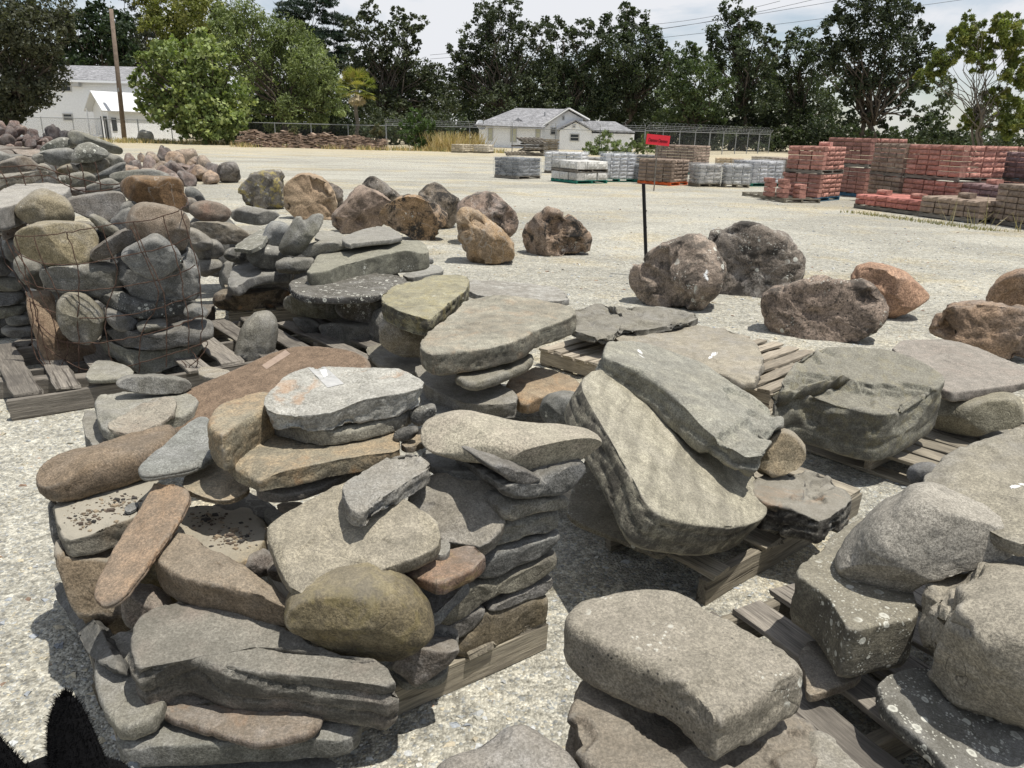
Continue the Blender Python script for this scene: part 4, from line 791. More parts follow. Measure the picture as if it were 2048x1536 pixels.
r_('folded grey brown boulder at the lower right corner', [(1826,1180),(1858,1145),(1905,1136),(1968,1148),(2060,1155),(2140,1200),(2160,1400),(2090,1490),(2030,1468),(1968,1425),(1926,1402),(1850,1306),(1842,1262)], .42, (.38,.345,.28), blob=.75, p=3, cuts=3, bed=0.0, tint=(.22,.2,.165), chip=.5, amp=.04, crack=1.)
r_('small squared block against the folded boulder', [(1962,1340),(1985,1320),(2040,1325),(2050,1400),(2040,1445),(1975,1425),(1960,1400)], .36, (.33,.3,.23), blob=.6, p=5, cuts=2)
r_('broad slab with dark edges at the far right', [(1857,941),(1867,926),(1915,893),(1958,876),(2060,848),(2170,870),(2170,1050),(2070,1072),(2000,1046),(1950,1006),(1900,978),(1866,957)], .72, (.35,.32,.25), 44, rnd=.4, dark=.25, tint=(.22,.22,.23), tilt=(0,.1))
# nearest stones
NG_ = 'stones nearest the camera at the bottom right'
def n_(label, px, z, col, tpx=20, **k): return S(label, px, z, col, tpx, group=NG_, **k)
n_('brown grey slab beneath the big speckled block in front', [(1136,1440),(1150,1385),(1168,1350),(1220,1345),(1500,1385),(1610,1420),(1645,1465),(1620,1570),(1300,1600),(1180,1540)], .43, (.245,.205,.16), 140, rnd=.12, sm=1, tint=(.15,.145,.135), chip=.4, amp=.02, facets=0)
n_('pale corner stone at the bottom edge right of the speckled block', [(1572,1476),(1590,1464),(1632,1455),(1666,1464),(1690,1490),(1750,1548),(1710,1620),(1560,1620)], .42, (.38,.35,.285), 60, rnd=.2, sm=1)
n_('big rounded block with specks and an orange scar in front', [(1135,1238),(1143,1210),(1168,1194),(1251,1176),(1318,1175),(1377,1190),(1436,1219),(1520,1264),(1592,1308),(1612,1340),(1560,1362),(1480,1412),(1432,1440),(1394,1396),(1335,1350),(1226,1300),(1163,1265)], .6, (.31,.28,.225), 85, shift='down', rnd=.28, sm=2, speck=.9, tint=(.24,.215,.185), lichen=.3, rough=.8, facets=0, amp=.02, tilt=(.02,.05))
n_('grey freckled boulder cut by the bottom edge of the photo', [(845,1545),(876,1509),(919,1489),(966,1469),(1001,1440),(1027,1429),(1055,1431),(1092,1454),(1137,1482),(1168,1520),(1190,1570),(1150,1660),(900,1660),(830,1590)], .42, (.32,.295,.265), 90, rnd=.5, speck=.9, tilt=(0,.3), rough=.8, lichen=.1)
# ================================================================ boulders on the gravel
BOG = 'boulders standing on the gravel'
def bo(label, px, col, base=None, b=.85, **k):
    P = np.asarray(px, float); by = P[:, 1].max() if base is None else base
    g = at_z(P[:, 0].mean(), by, .0); w = np.ptp(P[:, 0])*np.linalg.norm(g-CAM)/F_PX
    return S(label, px, 0, col, y=g[1]+.28*w*b, blob=b, group=BOG, name='boulder', cat='boulder', mat='boulder', sp=k.pop('sp', 3.5), p=k.pop('p', 3.0), amp=k.pop('amp', .055), chip=k.pop('chip', .55), sm=k.pop('sm', 1), **k)
bo('small dark boulder at the end of the row of rubble', [(437,333),(452,325),(470,324),(477,338),(483,358),(473,366),(442,366),(436,353)], (.2,.175,.155), cuts=3, dark=.5, lichen=.2)
bo('grey boulder with yellow lichen left of the tan boulder', [(479,391),(483,371),(511,346),(558,341),(567,355),(569,399),(562,419),(519,417),(485,409)], (.24,.21,.175), cuts=2, moss=.8, lichen=.5, dark=.35)
bo('dark boulder hiding behind the tan boulder', [(645,362),(660,367),(680,379),(689,395),(684,415),(660,416),(645,400)], (.25,.2,.16), cuts=2, dark=.5)
bo('big tan boulder with split faces', [(570,371),(597,350),(629,354),(660,370),(673,399),(673,434),(653,441),(605,439),(578,427),(568,399)], (.43,.32,.215), cuts=5, tint=(.38,.26,.17))
bo('striped dark boulder leaning behind the pink boulder', [(727,371),(739,354),(755,355),(786,379),(801,399),(779,406),(747,390)], (.26,.22,.18), base=425, cuts=3, dark=.7, lichen=.3)
bo('pinkish grey peaked boulder', [(664,430),(676,418),(696,399),(716,374),(731,374),(779,399),(787,411),(765,450),(723,463),(692,469),(668,455)], (.36,.275,.22), cuts=3, tint=(.36,.28,.23), dark=.35, lichen=.2)
bo('dark boulder behind the black and tan boulder', [(838,391),(857,375),(877,368),(897,391),(916,403),(921,418),(909,451),(885,457),(850,440)], (.26,.21,.16), cuts=3, dark=.75)
bo('boulder half black crust and half fresh tan rock', [(759,438),(767,418),(794,399),(822,390),(857,402),(881,417),(890,438),(878,470),(857,484),(826,478),(783,455)], (.42,.28,.16), cuts=4, dark=1.0, lichen=.2)
bo('pink brown boulder behind the slanted tan boulder', [(920,417),(944,393),(985,385),(1011,405),(1033,437),(1027,461),(1010,478),(940,470)], (.37,.27,.21), base=490, cuts=2, dark=.6)
bo('slanted tan boulder with a broken end', [(917,431),(923,416),(944,419),(988,447),(1017,473),(1030,507),(1026,523),(982,529),(929,514),(918,470)], (.44,.3,.17), cuts=4, tint=(.36,.32,.28), dark=.15)
bo('dome shaped boulder with a black crust and tan base', [(1045,472),(1058,446),(1082,419),(1099,416),(1152,442),(1172,464),(1178,484),(1174,506),(1111,513),(1058,509),(1048,493)], (.38,.27,.19), cuts=3, dark=1.0, lichen=.25)
bo('large rounded grey pink boulder with a bird stain', [(1264,549),(1278,525),(1310,496),(1369,474),(1404,474),(1424,493),(1449,546),(1437,578),(1392,620),(1310,614),(1271,584)], (.37,.3,.245), cuts=2, dark=.5, lichen=.4, tint=(.36,.27,.21), p=2.6)
bo('tall dark boulder behind the large rounded one', [(1420,474),(1463,463),(1474,450),(1517,458),(1584,489),(1600,525),(1600,556),(1580,578),(1517,596),(1470,589),(1431,580)], (.25,.21,.175), cuts=3, dark=.6, lichen=.3)
bo('smooth orange boulder with pale veins', [(1700,560),(1724,528),(1795,534),(1854,588),(1850,600),(1798,631),(1759,639),(1715,625)], (.42,.255,.17), cuts=6, amp=.02, chip=.2, b=.8, dark=0, tint=(.46,.3,.2))
bo('long pitted brown boulder in front of the orange one', [(1521,607),(1537,584),(1600,566),(1642,555),(1673,563),(1736,563),(1764,611),(1753,650),(1697,687),(1619,674),(1556,671),(1529,642)], (.34,.265,.215), cuts=3, dark=.55, lichen=.45, speck=1.0, amp=.06, tint=(.34,.26,.21))
bo('orange brown boulder at the far right rear', [(1971,607),(1986,568),(2017,549),(2048,540),(2085,556),(2090,610),(2030,640),(1980,630)], (.38,.25,.16), cuts=3)
bo('wide orange tan boulder with a purple crusted end', [(1858,654),(1888,607),(1947,598),(2025,611),(2075,625),(2090,700),(2064,730),(2033,722),(1986,704),(1865,672)], (.4,.275,.185), cuts=3, dark=.35, crack=1.)
# ================================================================ stacks of concrete blocks
def make_block_mat():
    m, t, b = new_mat('split_face_concrete'); g = NG(t); info = g.n('ShaderNodeObjectInfo')
    p = g.vmath('ADD', g.coord(), g.vmath('SCALE', (9.1, 5.7, 3.3), sc=info.outputs['Random']))
    c = g.mix(1.0, info.outputs['Color'], g.ramp(g.noise(p, 14, 5, .7), .25, .75, .65, 1.35), 'MULTIPLY')
    c = g.mix(1.0, c, g.ramp(info.outputs['Random'], 0, 1, .78, 1.2), 'MULTIPLY')
    t.links.new(c, b.inputs['Base Color']); t.links.new(g.bump(g.noise(p, 45, 4, .7), .6, .012), b.inputs['Normal'])
    return m
MAT['block'] = make_block_mat()
m_, t_, b_ = new_mat('plastic_film'); g = NG(t_)
b_.inputs['Base Color'].default_value = (.78, .8, .82, 1); b_.inputs['Roughness'].default_value = .22; b_.inputs['Specular IOR Level'].default_value = .6
_n = g.noise(g.vmath('MULTIPLY', g.coord(), (1, 1, 2.2)), 2.2, 4, .55, 1.2); t_.links.new(g.bump(_n, .8, .05), b_.inputs['Normal'])
_tr = g.n('ShaderNodeBsdfTransparent'); _mx = g.n('ShaderNodeMixShader'); g.put(_mx.inputs[0], g.ramp(_n, .3, .75, .06, .30))
t_.links.new(_tr.outputs[0], _mx.inputs[1]); t_.links.new(b_.outputs[0], _mx.inputs[2]); t_.links.new(_mx.outputs[0], t_.nodes['Material Output'].inputs['Surface'])
MAT['film'] = m_
for _n_, _c in (('pallet_green', (.02, .16, .12)), ('pallet_orange', (.55, .11, .03)), ('pallet_blue', (.05, .13, .2))): plain(_n_, _c, .7, .3, 8)
_blk = {}
def block_mesh(l, w, h, v):
    """a split-face block: rough front (-y), the rest nearly flat, edges eased"""
    k = (l, w, h, v)
    if k in _blk: return _blk[k]
    rg = np.random.default_rng(int(l*1000+w*337+h*71)+v*17); nx, nz = 6, 4; V = []; F = []
    e = .008
    for j in range(nz):
        for i in range(nx):
            x = (i/(nx-1)-.5)*(l-.026); z = .004+j/(nz-1)*(h-.014); ed = i in (0, nx-1) or j in (0, nz-1)
            V.append((x, -w/2+(.026 if ed else rg.uniform(-.008, .012)), z))
    for j in range(nz-1):
        for i in range(nx-1): a = j*nx+i; F.append((a, a+1, a+nx+1, a+nx))
    o = len(V); L2 = l/2-.013; H = h-.01
    V += [(-L2, w/2, 0), (L2, w/2, 0), (L2, w/2, H), (-L2, w/2, H)]
    bl, br, tr, tl = 0, nx-1, nz*nx-1, (nz-1)*nx
    F += [(o, o+3, o+2, o+1)]
    F.append(tuple([tl+i for i in range(nx)]+[o+2, o+3])); F.append(tuple([i for i in range(nx)][::-1]+[o, o+1]))
    F.append(tuple([bl+nx*j for j in range(nz)]+[o+3, o])); F.append(tuple([br+nx*j for j in range(nz)][::-1]+[o+1, o+2]))
    me = bpy.data.meshes.new('block'); me.from_pydata(V, [], F)
    bm = bmesh.new(); bm.from_mesh(me); bmesh.ops.recalc_face_normals(bm, faces=bm.faces); bm.to_mesh(me); bm.free(); me.materials.append(MAT['block'])
    _blk[k] = me
    return me
def blk(parent, c, l, w, h, rz, col, rg):
    o = bpy.data.objects.new('block', block_mesh(l, w, h, int(rg.integers(4)))); COL.objects.link(o); o.parent = parent
    o.location = (c[0]+rg.normal(0, .006), c[1]+rg.normal(0, .006), c[2]); o.rotation_euler = (0, 0, rz+rg.normal(0, .02)); o.color = (*col, 1)
    return o
def mini_pallet(parent, z, lu, lv, mat, name='pallet'):
    """a pallet at height z under a tier: one mesh with three stringers and its boards"""
    m = MB()
    for i in range(3): m.box((lu/2, .04+(lv-.08)*i/2, z+.055), (lu, .05, .07))
    for i in range(6): m.box((.06+(lu-.12)*i/5, lv/2, z+.1), (.11, lv, .02)); 
    for i in range(3): m.box((.06+(lu-.12)*i/2, lv/2, z+.01), (.1, lv, .02))
    return m.build(name, MAT[mat], parent)
SG = 'stacks of concrete blocks on pallets'
def stack(label, N, Lp, Rp, tiers, col, dims=(.34, .22, .125), pal='wood_tan', wrap=None, col2=None, sides=True, side_pal=None, seed=0):
    """N, Lp, Rp: the near ground corner and the ends of the left and right faces, as pixels. tiers: rows of blocks in each tier"""
    n, l, r = gxy(*N), gxy(*Lp), gxy(*Rp)
    u = l-n; lu = np.linalg.norm(u); u /= lu; v = np.array([u[1], -u[0]])
    if v @ (r-n) < 0: v = -v
    lv = max(.45, min(abs((r-n) @ v), 1.4)); rg = np.random.default_rng(seed+int(abs(n[0]*100)))
    flip = (u[0]*v[1]-u[1]*v[0]) < 0
    root = empty('block_stack', (n[0], n[1], 0), math.atan2(u[1], u[0]), label, 'block stack', SG)
    s = -1 if flip else 1
    bl, bw, bh = dims; z = 0.0
    for ti, rows in enumerate(tiers):
        m = MB(); mini = mini_pallet(root, z, lu, lv*1, side_pal if (side_pal and ti == 0) else pal, 'pallet')
        if s < 0: mini.scale = (1, -1, 1)
        z += .112; nu = max(1, int(round(lu/bl))); nv = max(1, int(round(lv/bl))); bu, bv = lu/nu, lv/nv
        for k in range(rows):
            for i in range(nu):
                c = col if col2 is None or i/nu < .62 else col2
                blk(root, ((i+.5)*bu, s*bw/2, z), bu, bw, bh, 0 if s > 0 else math.pi, c, rg)
            for j in range(nv):
                lo = bw if j == 0 else j*bv
                if j == 0 and bv <= bw*1.05: continue
                hi = (j+1)*bv; blk(root, (bw/2, s*(lo+hi)/2, z), hi-lo, bw, bh, -math.pi/2*1 if s > 0 else math.pi/2*-1, tuple(min(1, q*1.12) for q in col), rg)  # sunlit look put into the colour: right-face blocks tinted lighter
            if k == rows-1 and ti == len(tiers)-1:      # the top course is filled in
                a = np.arange(bw, lu-.01, bl)
                for x in a:
                    ll = min(bl, lu-x)
                    if ll < .05: continue
                    for y in np.arange(bw, lv-.05, bw):
                        ww = min(bw, lv-y); blk(root, (x+ll/2, s*(y+ww/2), z), ll, ww, bh, 0 if s > 0 else math.pi, col, rg)
            z += bh
    if wrap:
        bm = bmesh.new(); bmesh.ops.create_cube(bm, size=1); bmesh.ops.subdivide_edges(bm, edges=bm.edges[:], cuts=9, use_grid_fill=True)
        for vv in bm.verts:
            p = np.array(vv.co); q = p.copy(); d = np.array([lu+.03, lv+.03, z-.1+.03])*(1+.02*wrap)
            f = pnoise(np.array([[p[0]*3+seed, p[1]*3, p[2]*4]]))[0]
            pull = 1-.10*wrap*max(0, abs(p[2])-.36)/.14*(.5+f) if wrap > 1 else 1
            vv.co = Vector((q[0]*d[0]*pull*(1+.012*f)+lu/2, s*(q[1]*d[1]*pull*(1+.012*f)+lv/2), (q[2]+.5)*d[2]*(1+.01*f)+.1))
        me = bpy.data.meshes.new('plastic_wrap'); bm.to_mesh(me); bm.free(); me.polygons.foreach_set('use_smooth', [True]*len(me.polygons))
        link('plastic_wrap', me, MAT['film'], root)
    return root, (n, u, v, lu, lv, z)
RED, RDK, BRN, TANB, GRYB, DGR, PUR, PALE = (.38, .195, .155), (.31, .16, .13), (.26, .2, .155), (.42, .33, .22), (.3, .29, .27), (.12, .125, .13), (.24, .165, .16), (.5, .49, .46)
# red and brown stacks on the right
S_R1 = stack('two tier red block stack behind the half empty blue pallet', (1634, 404), (1563, 398), (1700, 397), [5, 5], RED, side_pal='pallet_blue', pal='wood_grey')
stack('tall dark red stack behind the two tier red one', (1724, 396), (1640, 386), (1768, 388), [6, 6], RDK, pal='wood_grey', side_pal='pallet_blue')
stack('two tier brown stack between the dark red stack and the wide red one', (1790, 412), (1729, 402), (1806, 404), [5, 6], BRN, pal='wood_grey', seed=2)
stack('wide two tier red stack above the low block stacks', (1902, 426), (1796, 412), (1948, 417), [5, 6], RED, pal='wood_grey', side_pal='pallet_blue', seed=29)
stack('red stack just right of the wide two tier red stack', (1962, 412), (1938, 408), (2006, 404), [5, 6], RED, pal='pallet_blue', seed=3)
stack('purple grey two tier stack at the right edge', (2110, 440), (1975, 419), (2160, 425), [5, 5], PUR, pal='wood_grey', seed=4)
S_LOWRED = stack('low stack of red blocks in front of the wide two tier red stack', (1832, 432), (1706, 416), (1872, 424), [2], (.42, .17, .14), pal='wood_grey', seed=5)
S_LOWBRN = stack('low stack of brown blocks beside the low red stack', (1952, 448), (1835, 433), (1982, 438), [3], BRN, pal='wood_grey', seed=6)
S_PUR = stack('purple brown stack behind the low brown blocks', (1992, 438), (1908, 425), (2020, 430), [5], PUR, pal='wood_grey', seed=7)
stack('brown stack cut by the right edge, next to the weeds', (2120, 470), (1978, 447), (2150, 455), [6], BRN, pal='wood_grey', seed=8)
# the half empty pallet with a few red blocks standing on it
_n, _l, _r = gxy(1567, 406), gxy(1483, 391), gxy(1627, 400)
_u = (_l-_n)/np.linalg.norm(_l-_n)
_hp = empty('pallet', (_n[0], _n[1], 0), math.atan2(_u[1], _u[0]), 'half empty pallet with a blue painted side in front of the red stacks', 'pallet', PG)
_mp = mini_pallet(_hp, 0, np.linalg.norm(_l-_n), 1.1, 'wood_tan', 'deck'); _mp.scale = (1, -1, 1)
def loose(label, px, py, z, n, col=RED, group='loose red blocks on the half empty pallet', rz=None, d=(.34, .22, .125)):
    o3 = at_z(px, py, z); rg = np.random.default_rng(int(px*7+py))
    for k in range(n):
        o = bpy.data.objects.new('block', block_mesh(*d, int(rg.integers(4)))); COL.objects.link(o)
        o.location = (o3[0]+rg.normal(0, .015), o3[1]+rg.normal(0, .015), z+k*d[2]); o.rotation_euler = (0, 0, (math.atan2(_u[1], _u[0])+math.pi if rz is None else rz)+rg.normal(0, .06)); o.color = (*col, 1)
        tag(o, label, 'block', group)
loose('red block in the leftmost little pile on the half empty pallet', 1536, 392, .112, 4)
loose('red block in the front pile of the half empty pallet', 1564, 395, .112, 4)
loose('red block in the low pile at the right of the half empty pallet', 1595, 396, .112, 3)
loose('red block at the back of the half empty pallet', 1574, 388, .112, 5)
def on_top(label, st, a, b, n, col):
    root, (n_, u, v, lu, lv, z) = st; q = n_+u*a*lu+v*b*lv; rg = np.random.default_rng(int(a*100)+int(abs(n_[0])*10))
    for k in range(n):
        o = bpy.data.objects.new('block', block_mesh(.34, .22, .125, int(rg.integers(4)))); COL.objects.link(o); o.location = (q[0], q[1], z+k*.125); o.rotation_euler = (0, 0, math.atan2(u[1], u[0])+math.pi+rg.normal(0, .1)); o.color = (*col, 1)
        tag(o, label, 'block', 'single blocks left on top of the low stacks')
on_top('single red block standing at the right end of the low red stack', S_LOWRED, .2, .3, 1, RED)
on_top('single red block lying at the left end of the low red stack', S_LOWRED, .8, .4, 1, RED)
on_top('single brown block on top of the low brown stack', S_LOWBRN, .45, .3, 1, BRN)
on_top('red block left on top of the purple brown stack', S_PUR, .5, .3, 1, RED)
on_top('pale red block left on top of the red stack with the blue pallet', S_R1, .3, .5, 1, (.45, .24, .2))
# grey, brown and wrapped stacks in the middle distance
stack('dark grey stack wrapped in clear film, first in the middle row', (1036, 359), (988, 355), (1078, 357), [5], DGR, pal='wood_grey', wrap=1)
stack('pale concrete curb stack with a green pallet', (1152, 368), (1101, 362), (1198, 365), [1, 1], PALE, dims=(.5, .35, .26), pal='wood_grey', side_pal='pallet_green')
stack('pale block stack wrapped in white film on a green pallet', (1208, 364), (1196, 362), (1254, 362), [7], (.42, .43, .44), pal='pallet_green', wrap=1, seed=12)
stack('small dark wrapped stack left of the brown block stack', (1276, 365), (1253, 363), (1300, 362), [4], DGR, pal='pallet_green', wrap=1, seed=13)
stack('brown split face block stack with an orange pallet', (1340, 372), (1274, 367), (1392, 371), [6], (.235, .18, .14), pal='pallet_orange', seed=14)
stack('grey film wrapped stack right of the orange pallet', (1397, 374), (1375, 371), (1441, 374), [5], GRYB, pal='wood_tan', wrap=1, seed=15)
stack('lumpy film wrapped stack with sagging film', (1449, 375), (1440, 373), (1494, 375), [5], (.35, .35, .34), pal='wood_tan', wrap=2.2, seed=16)
stack('neat film wrapped stack at the right of the middle row', (1502, 373), (1462, 368), (1545, 371), [6], (.36, .36, .37), pal='pallet_green', wrap=1, seed=17)
stack('brown grey stack next to the two tier red stack', (1574, 362), (1537, 357), (1600, 358), [6], (.27, .22, .18), pal='wood_grey', seed=18)
stack('tall tan and brown stack behind the brown split face one', (1384, 350), (1306, 345), (1430, 347), [9], (.25, .19, .15), pal='pallet_green', seed=19)
stack('white wrapped stack behind the curb stack', (1160, 349), (1088, 346), (1175, 346), [6], (.5, .5, .5), pal='wood_grey', wrap=1, seed=20)
stack('long low grey curb stack behind the white film stack', (1235, 345), (1158, 342), (1262, 341), [4], GRYB, pal='wood_grey', seed=21)
stack('low grey stack behind the dark wrapped one', (1305, 344), (1250, 341), (1322, 341), [5], (.2, .195, .19), pal='wood_grey', seed=22)
stack('low tan stack far behind the lumpy film wrapped one', (1470, 335), (1428, 333), (1500, 332), [3], TANB, pal='wood_tan', seed=23)
stack('grey tan stack far behind the neat film wrapped one', (1545, 337), (1500, 334), (1572, 333), [4], (.34, .3, .24), pal='wood_tan', seed=24)
stack('tan stone crate far off beside the house', (925, 306), (902, 305), (945, 305), [4], (.42, .37, .28), pal='wood_tan', seed=25)
stack('pale stone crate far off left of the pallet heap', (975, 307), (946, 306), (1000, 306), [4], (.45, .41, .34), pal='wood_tan', seed=26)
# a heap of used pallets in front of the house
def pile_of_pallets(label, px, py, n, mat, w=1.2, skew=.0):
    g0 = gxy(px, py); root = empty('pallet_pile', (g0[0], g0[1], 0), .2, label, 'pallet pile', 'piles of used pallets by the house'); rg = np.random.default_rng(int(px))
    for k in range(n):
        o = mini_pallet(root, 0, w, w, mat, 'pallet'); o.location = (rg.normal(0, .05)-w/2, rg.normal(0, .05), k*.125); o.rotation_euler = (rg.normal(0, skew), rg.normal(0, skew), rg.normal(0, .06+skew))
pile_of_pallets('weathered heap of broken pallets in front of the house', 1070, 312, 9, 'wood_grey', 1.7, .05)
pile_of_pallets('neat pile of orange brown pallets beside the weathered heap', 1101, 310, 9, 'wood_new', 1.2)
pile_of_pallets('low pile of tan pallets at the foot of the weathered heap', 1032, 317, 3, 'wood_new', 1.2, .03)
# ---------------------------------------------------------------- sign and stake
_s0 = at_y(1316, 330, 24.6); _sc = at_y(1316, 280, 24.6)
sg = empty('sign', (_sc[0], _sc[1], 0), 0, 'red clearance sign standing above the middle stacks', 'sign')
mb = MB(); mb.box((0, .03, (_sc[2]-.1)/2), (.035, .03, _sc[2]-.1)); mb.build('post', MAT['wood_grey'], sg)
_w, _h = 44*24.6/F_PX*1.02, 17*24.6/F_PX*1.1
mb = MB(); mb.box((0, 0, 0), (_w, .012, _h)); pn = mb.build('panel', MAT['sign_red'], sg, loc=(0, 0, _sc[2]), rot=(0, .07, 0))
fc = bpy.data.curves.new('lettering', 'FONT'); fc.body = 'Clearance Clearance'; fc.size = .135; fc.align_x = 'CENTER'; fc.align_y = 'CENTER'; fc.extrude = .001
fc.offset = .0022; _fo = bpy.data.objects.new('lettering_curve', fc); COL.objects.link(_fo); _fm = bpy.data.meshes.new_from_object(_fo.evaluated_get(bpy.context.evaluated_depsgraph_get())); bpy.data.objects.remove(_fo)
fo = link('lettering', _fm, MAT['sign_ink'])
fo.parent = sg; fo.location = (0, -.009, _sc[2]-.02); fo.rotation_euler = (math.pi/2, .07, 0); fo.scale = (.52, 1, 1)
_p0 = at_y(1292, 520, 9.6); _p1 = at_y(1287, 367, 9.6)
st = empty('stake', (_p0[0], 9.6, 0), 0, 'thin black steel stake standing behind the large rounded boulder', 'stake')
mb = MB(); _dx = _p1[0]-_p0[0]; mb.tube([(-_dx*.25, 0, -.02), (_dx, 0, _p1[2])], .022, 8); mb.build('rod', MAT['black_paint'], st)
mb = MB()
for _z in (.35, .6, .8): mb.box((_dx*_z/_p1[2]+.02, 0, _z), (.03, .012, .02))
mb.build('clip', MAT['black_paint'], st)
# ================================================================ buildings, pole, fences
plain('white_paint', (.86, .875, .89), .7, .05, 6); plain('grey_trim', (.5, .5, .49), .7, .06, 6); plain('dark_glass', (.03, .035, .04), .15, .1, spec=.5)  # the trim is an even mid grey
plain('blind', (.55, .55, .42), .8, .1); plain('galvanised', (.27, .28, .285), .65, .15, 20, metal=.2); plain('pole_wood', (.175, .135, .105), .9, .25, 4, bump=.3); plain('metal_roof', (.72, .73, .74), .5, .06)
m_, t_, b_ = new_mat('shingles'); g = NG(t_); p = g.coord()
_br = g.n('ShaderNodeTexBrick'); g.put(_br.inputs['Vector'], g.vmath('MULTIPLY', p, (1, 1, 1))); _br.inputs['Scale'].default_value = 3.2
_br.inputs['Color1'].default_value = (.30, .30, .31, 1); _br.inputs['Color2'].default_value = (.20, .20, .21, 1); _br.inputs['Mortar'].default_value = (.12, .12, .12, 1)
t_.links.new(g.mix(1.0, _br.outputs[0], g.ramp(g.noise(p, 2.5, 5, .7), .3, .7, .7, 1.35), 'MULTIPLY'), b_.inputs['Base Color']); MAT['shingles'] = m_
def P(px, py, d): return at_y(px, py, d)
def slab_between(pts, th, name, mat, parent):
    """a panel through the given 3-D corner points with real thickness"""
    pts = [np.asarray(q, float) for q in pts]; n = np.cross(pts[1]-pts[0], pts[-1]-pts[0]); n /= np.linalg.norm(n); m = MB(); m.prism(pts, n*th); return m.build(name, MAT[mat], parent)
def window(parent, c, w, h, rz=0, glass='dark_glass', mull=True, sill=True):
    """frame with a pane set back in it, facing -y before rotation"""
    m = MB(); e = .09
    m.box((0, 0, h/2-e/2), (w, .1, e)); m.box((0, 0, -h/2+e/2), (w, .1, e)); m.box((-w/2+e/2, 0, 0), (e, .1, h-2*e)); m.box((w/2-e/2, 0, 0), (e, .1, h-2*e))
    if mull: m.box((0, 0, 0), (w-2*e, .06, .06))
    f = m.build('window', MAT['grey_trim'], parent, loc=c, rot=(0, 0, rz))
    m = MB(); m.box((0, .015, 0), (w-2*e, .02, h-2*e)); m.build('pane', MAT[glass], f)
    return f
def clap(m, x0, x1, y, z0, z1, step=.2, side='y'):
    """lapped boards"""
    z = z0
    while z < z1-.01:
        h = min(step, z1-z); m.add([(x0, y, z), (x1, y, z), (x1, y+.02, z+h), (x0, y+.02, z+h), (x0, y+.1, z), (x1, y+.1, z), (x1, y+.1, z+h), (x0, y+.1, z+h)], [(0, 1, 2, 3), (4, 7, 6, 5), (0, 4, 5, 1), (3, 2, 6, 7), (0, 3, 7, 4), (1, 5, 6, 2)]); z += step
# ---- grey roofed white house behind the fence
D = 80.0; k = D/F_PX
def hx(px): return P(px, 260, D)[0]
hz0 = -.2; eav = P(1010, 253, D)[2]; rid = P(1080, 217, D)[2]; x0, x1, xg, xr = hx(958), hx(1085), hx(1136), hx(1166)
house = empty('house', ((x0+x1)/2, D, hz0), 0, 'white bungalow with grey shingle roof and a satellite dish behind the fence', 'house')
OX, OY, OZ = (x0+x1)/2, D, hz0
def HL(q): return (q[0]-OX, q[1]-OY, q[2]-OZ)
m = MB(); clap(m, HL((x0, D, 0))[0], HL((x1, D, 0))[0], 0, 0, eav-hz0, .25); m.box(HL(((x0+x1)/2, D+3.6, (hz0+eav)/2)), (x1-x0-.02, 6.9, eav-hz0)); m.build('wall', MAT['white_paint'], house)
m = MB(); m.prism([HL(q) for q in ((x1-.15, D+.4, hz0), (xr, D+.4, hz0), (xr, D+.4, P(1166, 238, D)[2]), (xg, D+.4, rid-.15), (x1-.15, D+.4, eav+.1))], (0, 6, 0)); m.build('gable_wall', MAT['white_paint'], house)
yr = D+4.5
slab_between([HL(q) for q in ((x0-.4, D-.6, eav), (x1+.1, D-.6, eav-.12), (xg, yr-.2, rid), (hx(1032), yr, rid))], .12, 'roof', 'shingles', house)
slab_between([HL(q) for q in ((x0-.4, D+8, eav), (x0-.4, D-.6, eav), (hx(1032), yr, rid))], .12, 'roof', 'shingles', house)
slab_between([HL(q) for q in ((x1-.1, D-.1, eav+.02), (xg, D-.1, rid+.08), (xg, D+6.5, rid+.08), (x1-.1, D+6.5, eav+.02))], .12, 'roof', 'shingles', house)
slab_between([HL(q) for q in ((xg, D-.1, rid+.08), (xr+.6, D-.1, P(1170, 240, D)[2]), (xr+.6, D+6.5, P(1170, 240, D)[2]), (xg, D+6.5, rid+.08))], .12, 'roof', 'shingles', house)
for a_, b_q in (((x1-.2, eav), (xg, rid+.05)), ((xg, rid+.05), (xr+.6, P(1170, 240, D)[2]))):
    m = MB(); m.tube([HL((a_[0], D-.15, a_[1])), HL((b_q[0], D-.15, b_q[1]))], .09, 4); m.build('barge_board', MAT['grey_trim'], house)
dx, dz = hx(1036), P(1036, 247, D)[2]
m = MB(); m.prism([HL((dx-1.0, D+.6, dz-.15)), HL((dx+1.0, D+.6, dz-.15)), HL((dx, D+.6, dz+.55))], (0, 2.5, 0)); m.build('dormer', MAT['shingles'], house)
m = MB(); m.prism([HL((dx-.5, D+.55, dz-.1)), HL((dx+.5, D+.55, dz-.1)), HL((dx, D+.55, dz+.25))], (0, .05, 0)); m.build('dormer_vent', MAT['dark_glass'], house)
for px, pz, w, h, gl in ((981, 268, 10, 24, 'blind'), (1027, 270, 13, 26, 'blind'), (1107, 262, 12, 15, 'dark_glass'), (1076, 266, 10, 24, 'blind')):
    q = P(px, pz, D); window(house, HL((q[0], (D+.38 if px > 1090 else D-.02), q[2])), w*k, h*k, 0, gl)
q = P(1127, 236, D); window(house, HL((q[0], D+.38, q[2])), 5*k, 8*k, 0, 'dark_glass', False)
m = MB(); m.tube([HL((hx(1090), D+2.2, eav+.6)), HL((hx(1090), D+2.2, eav+1.5))], .06, 6); m.build('vent_pipe', MAT['galvanised'], house)
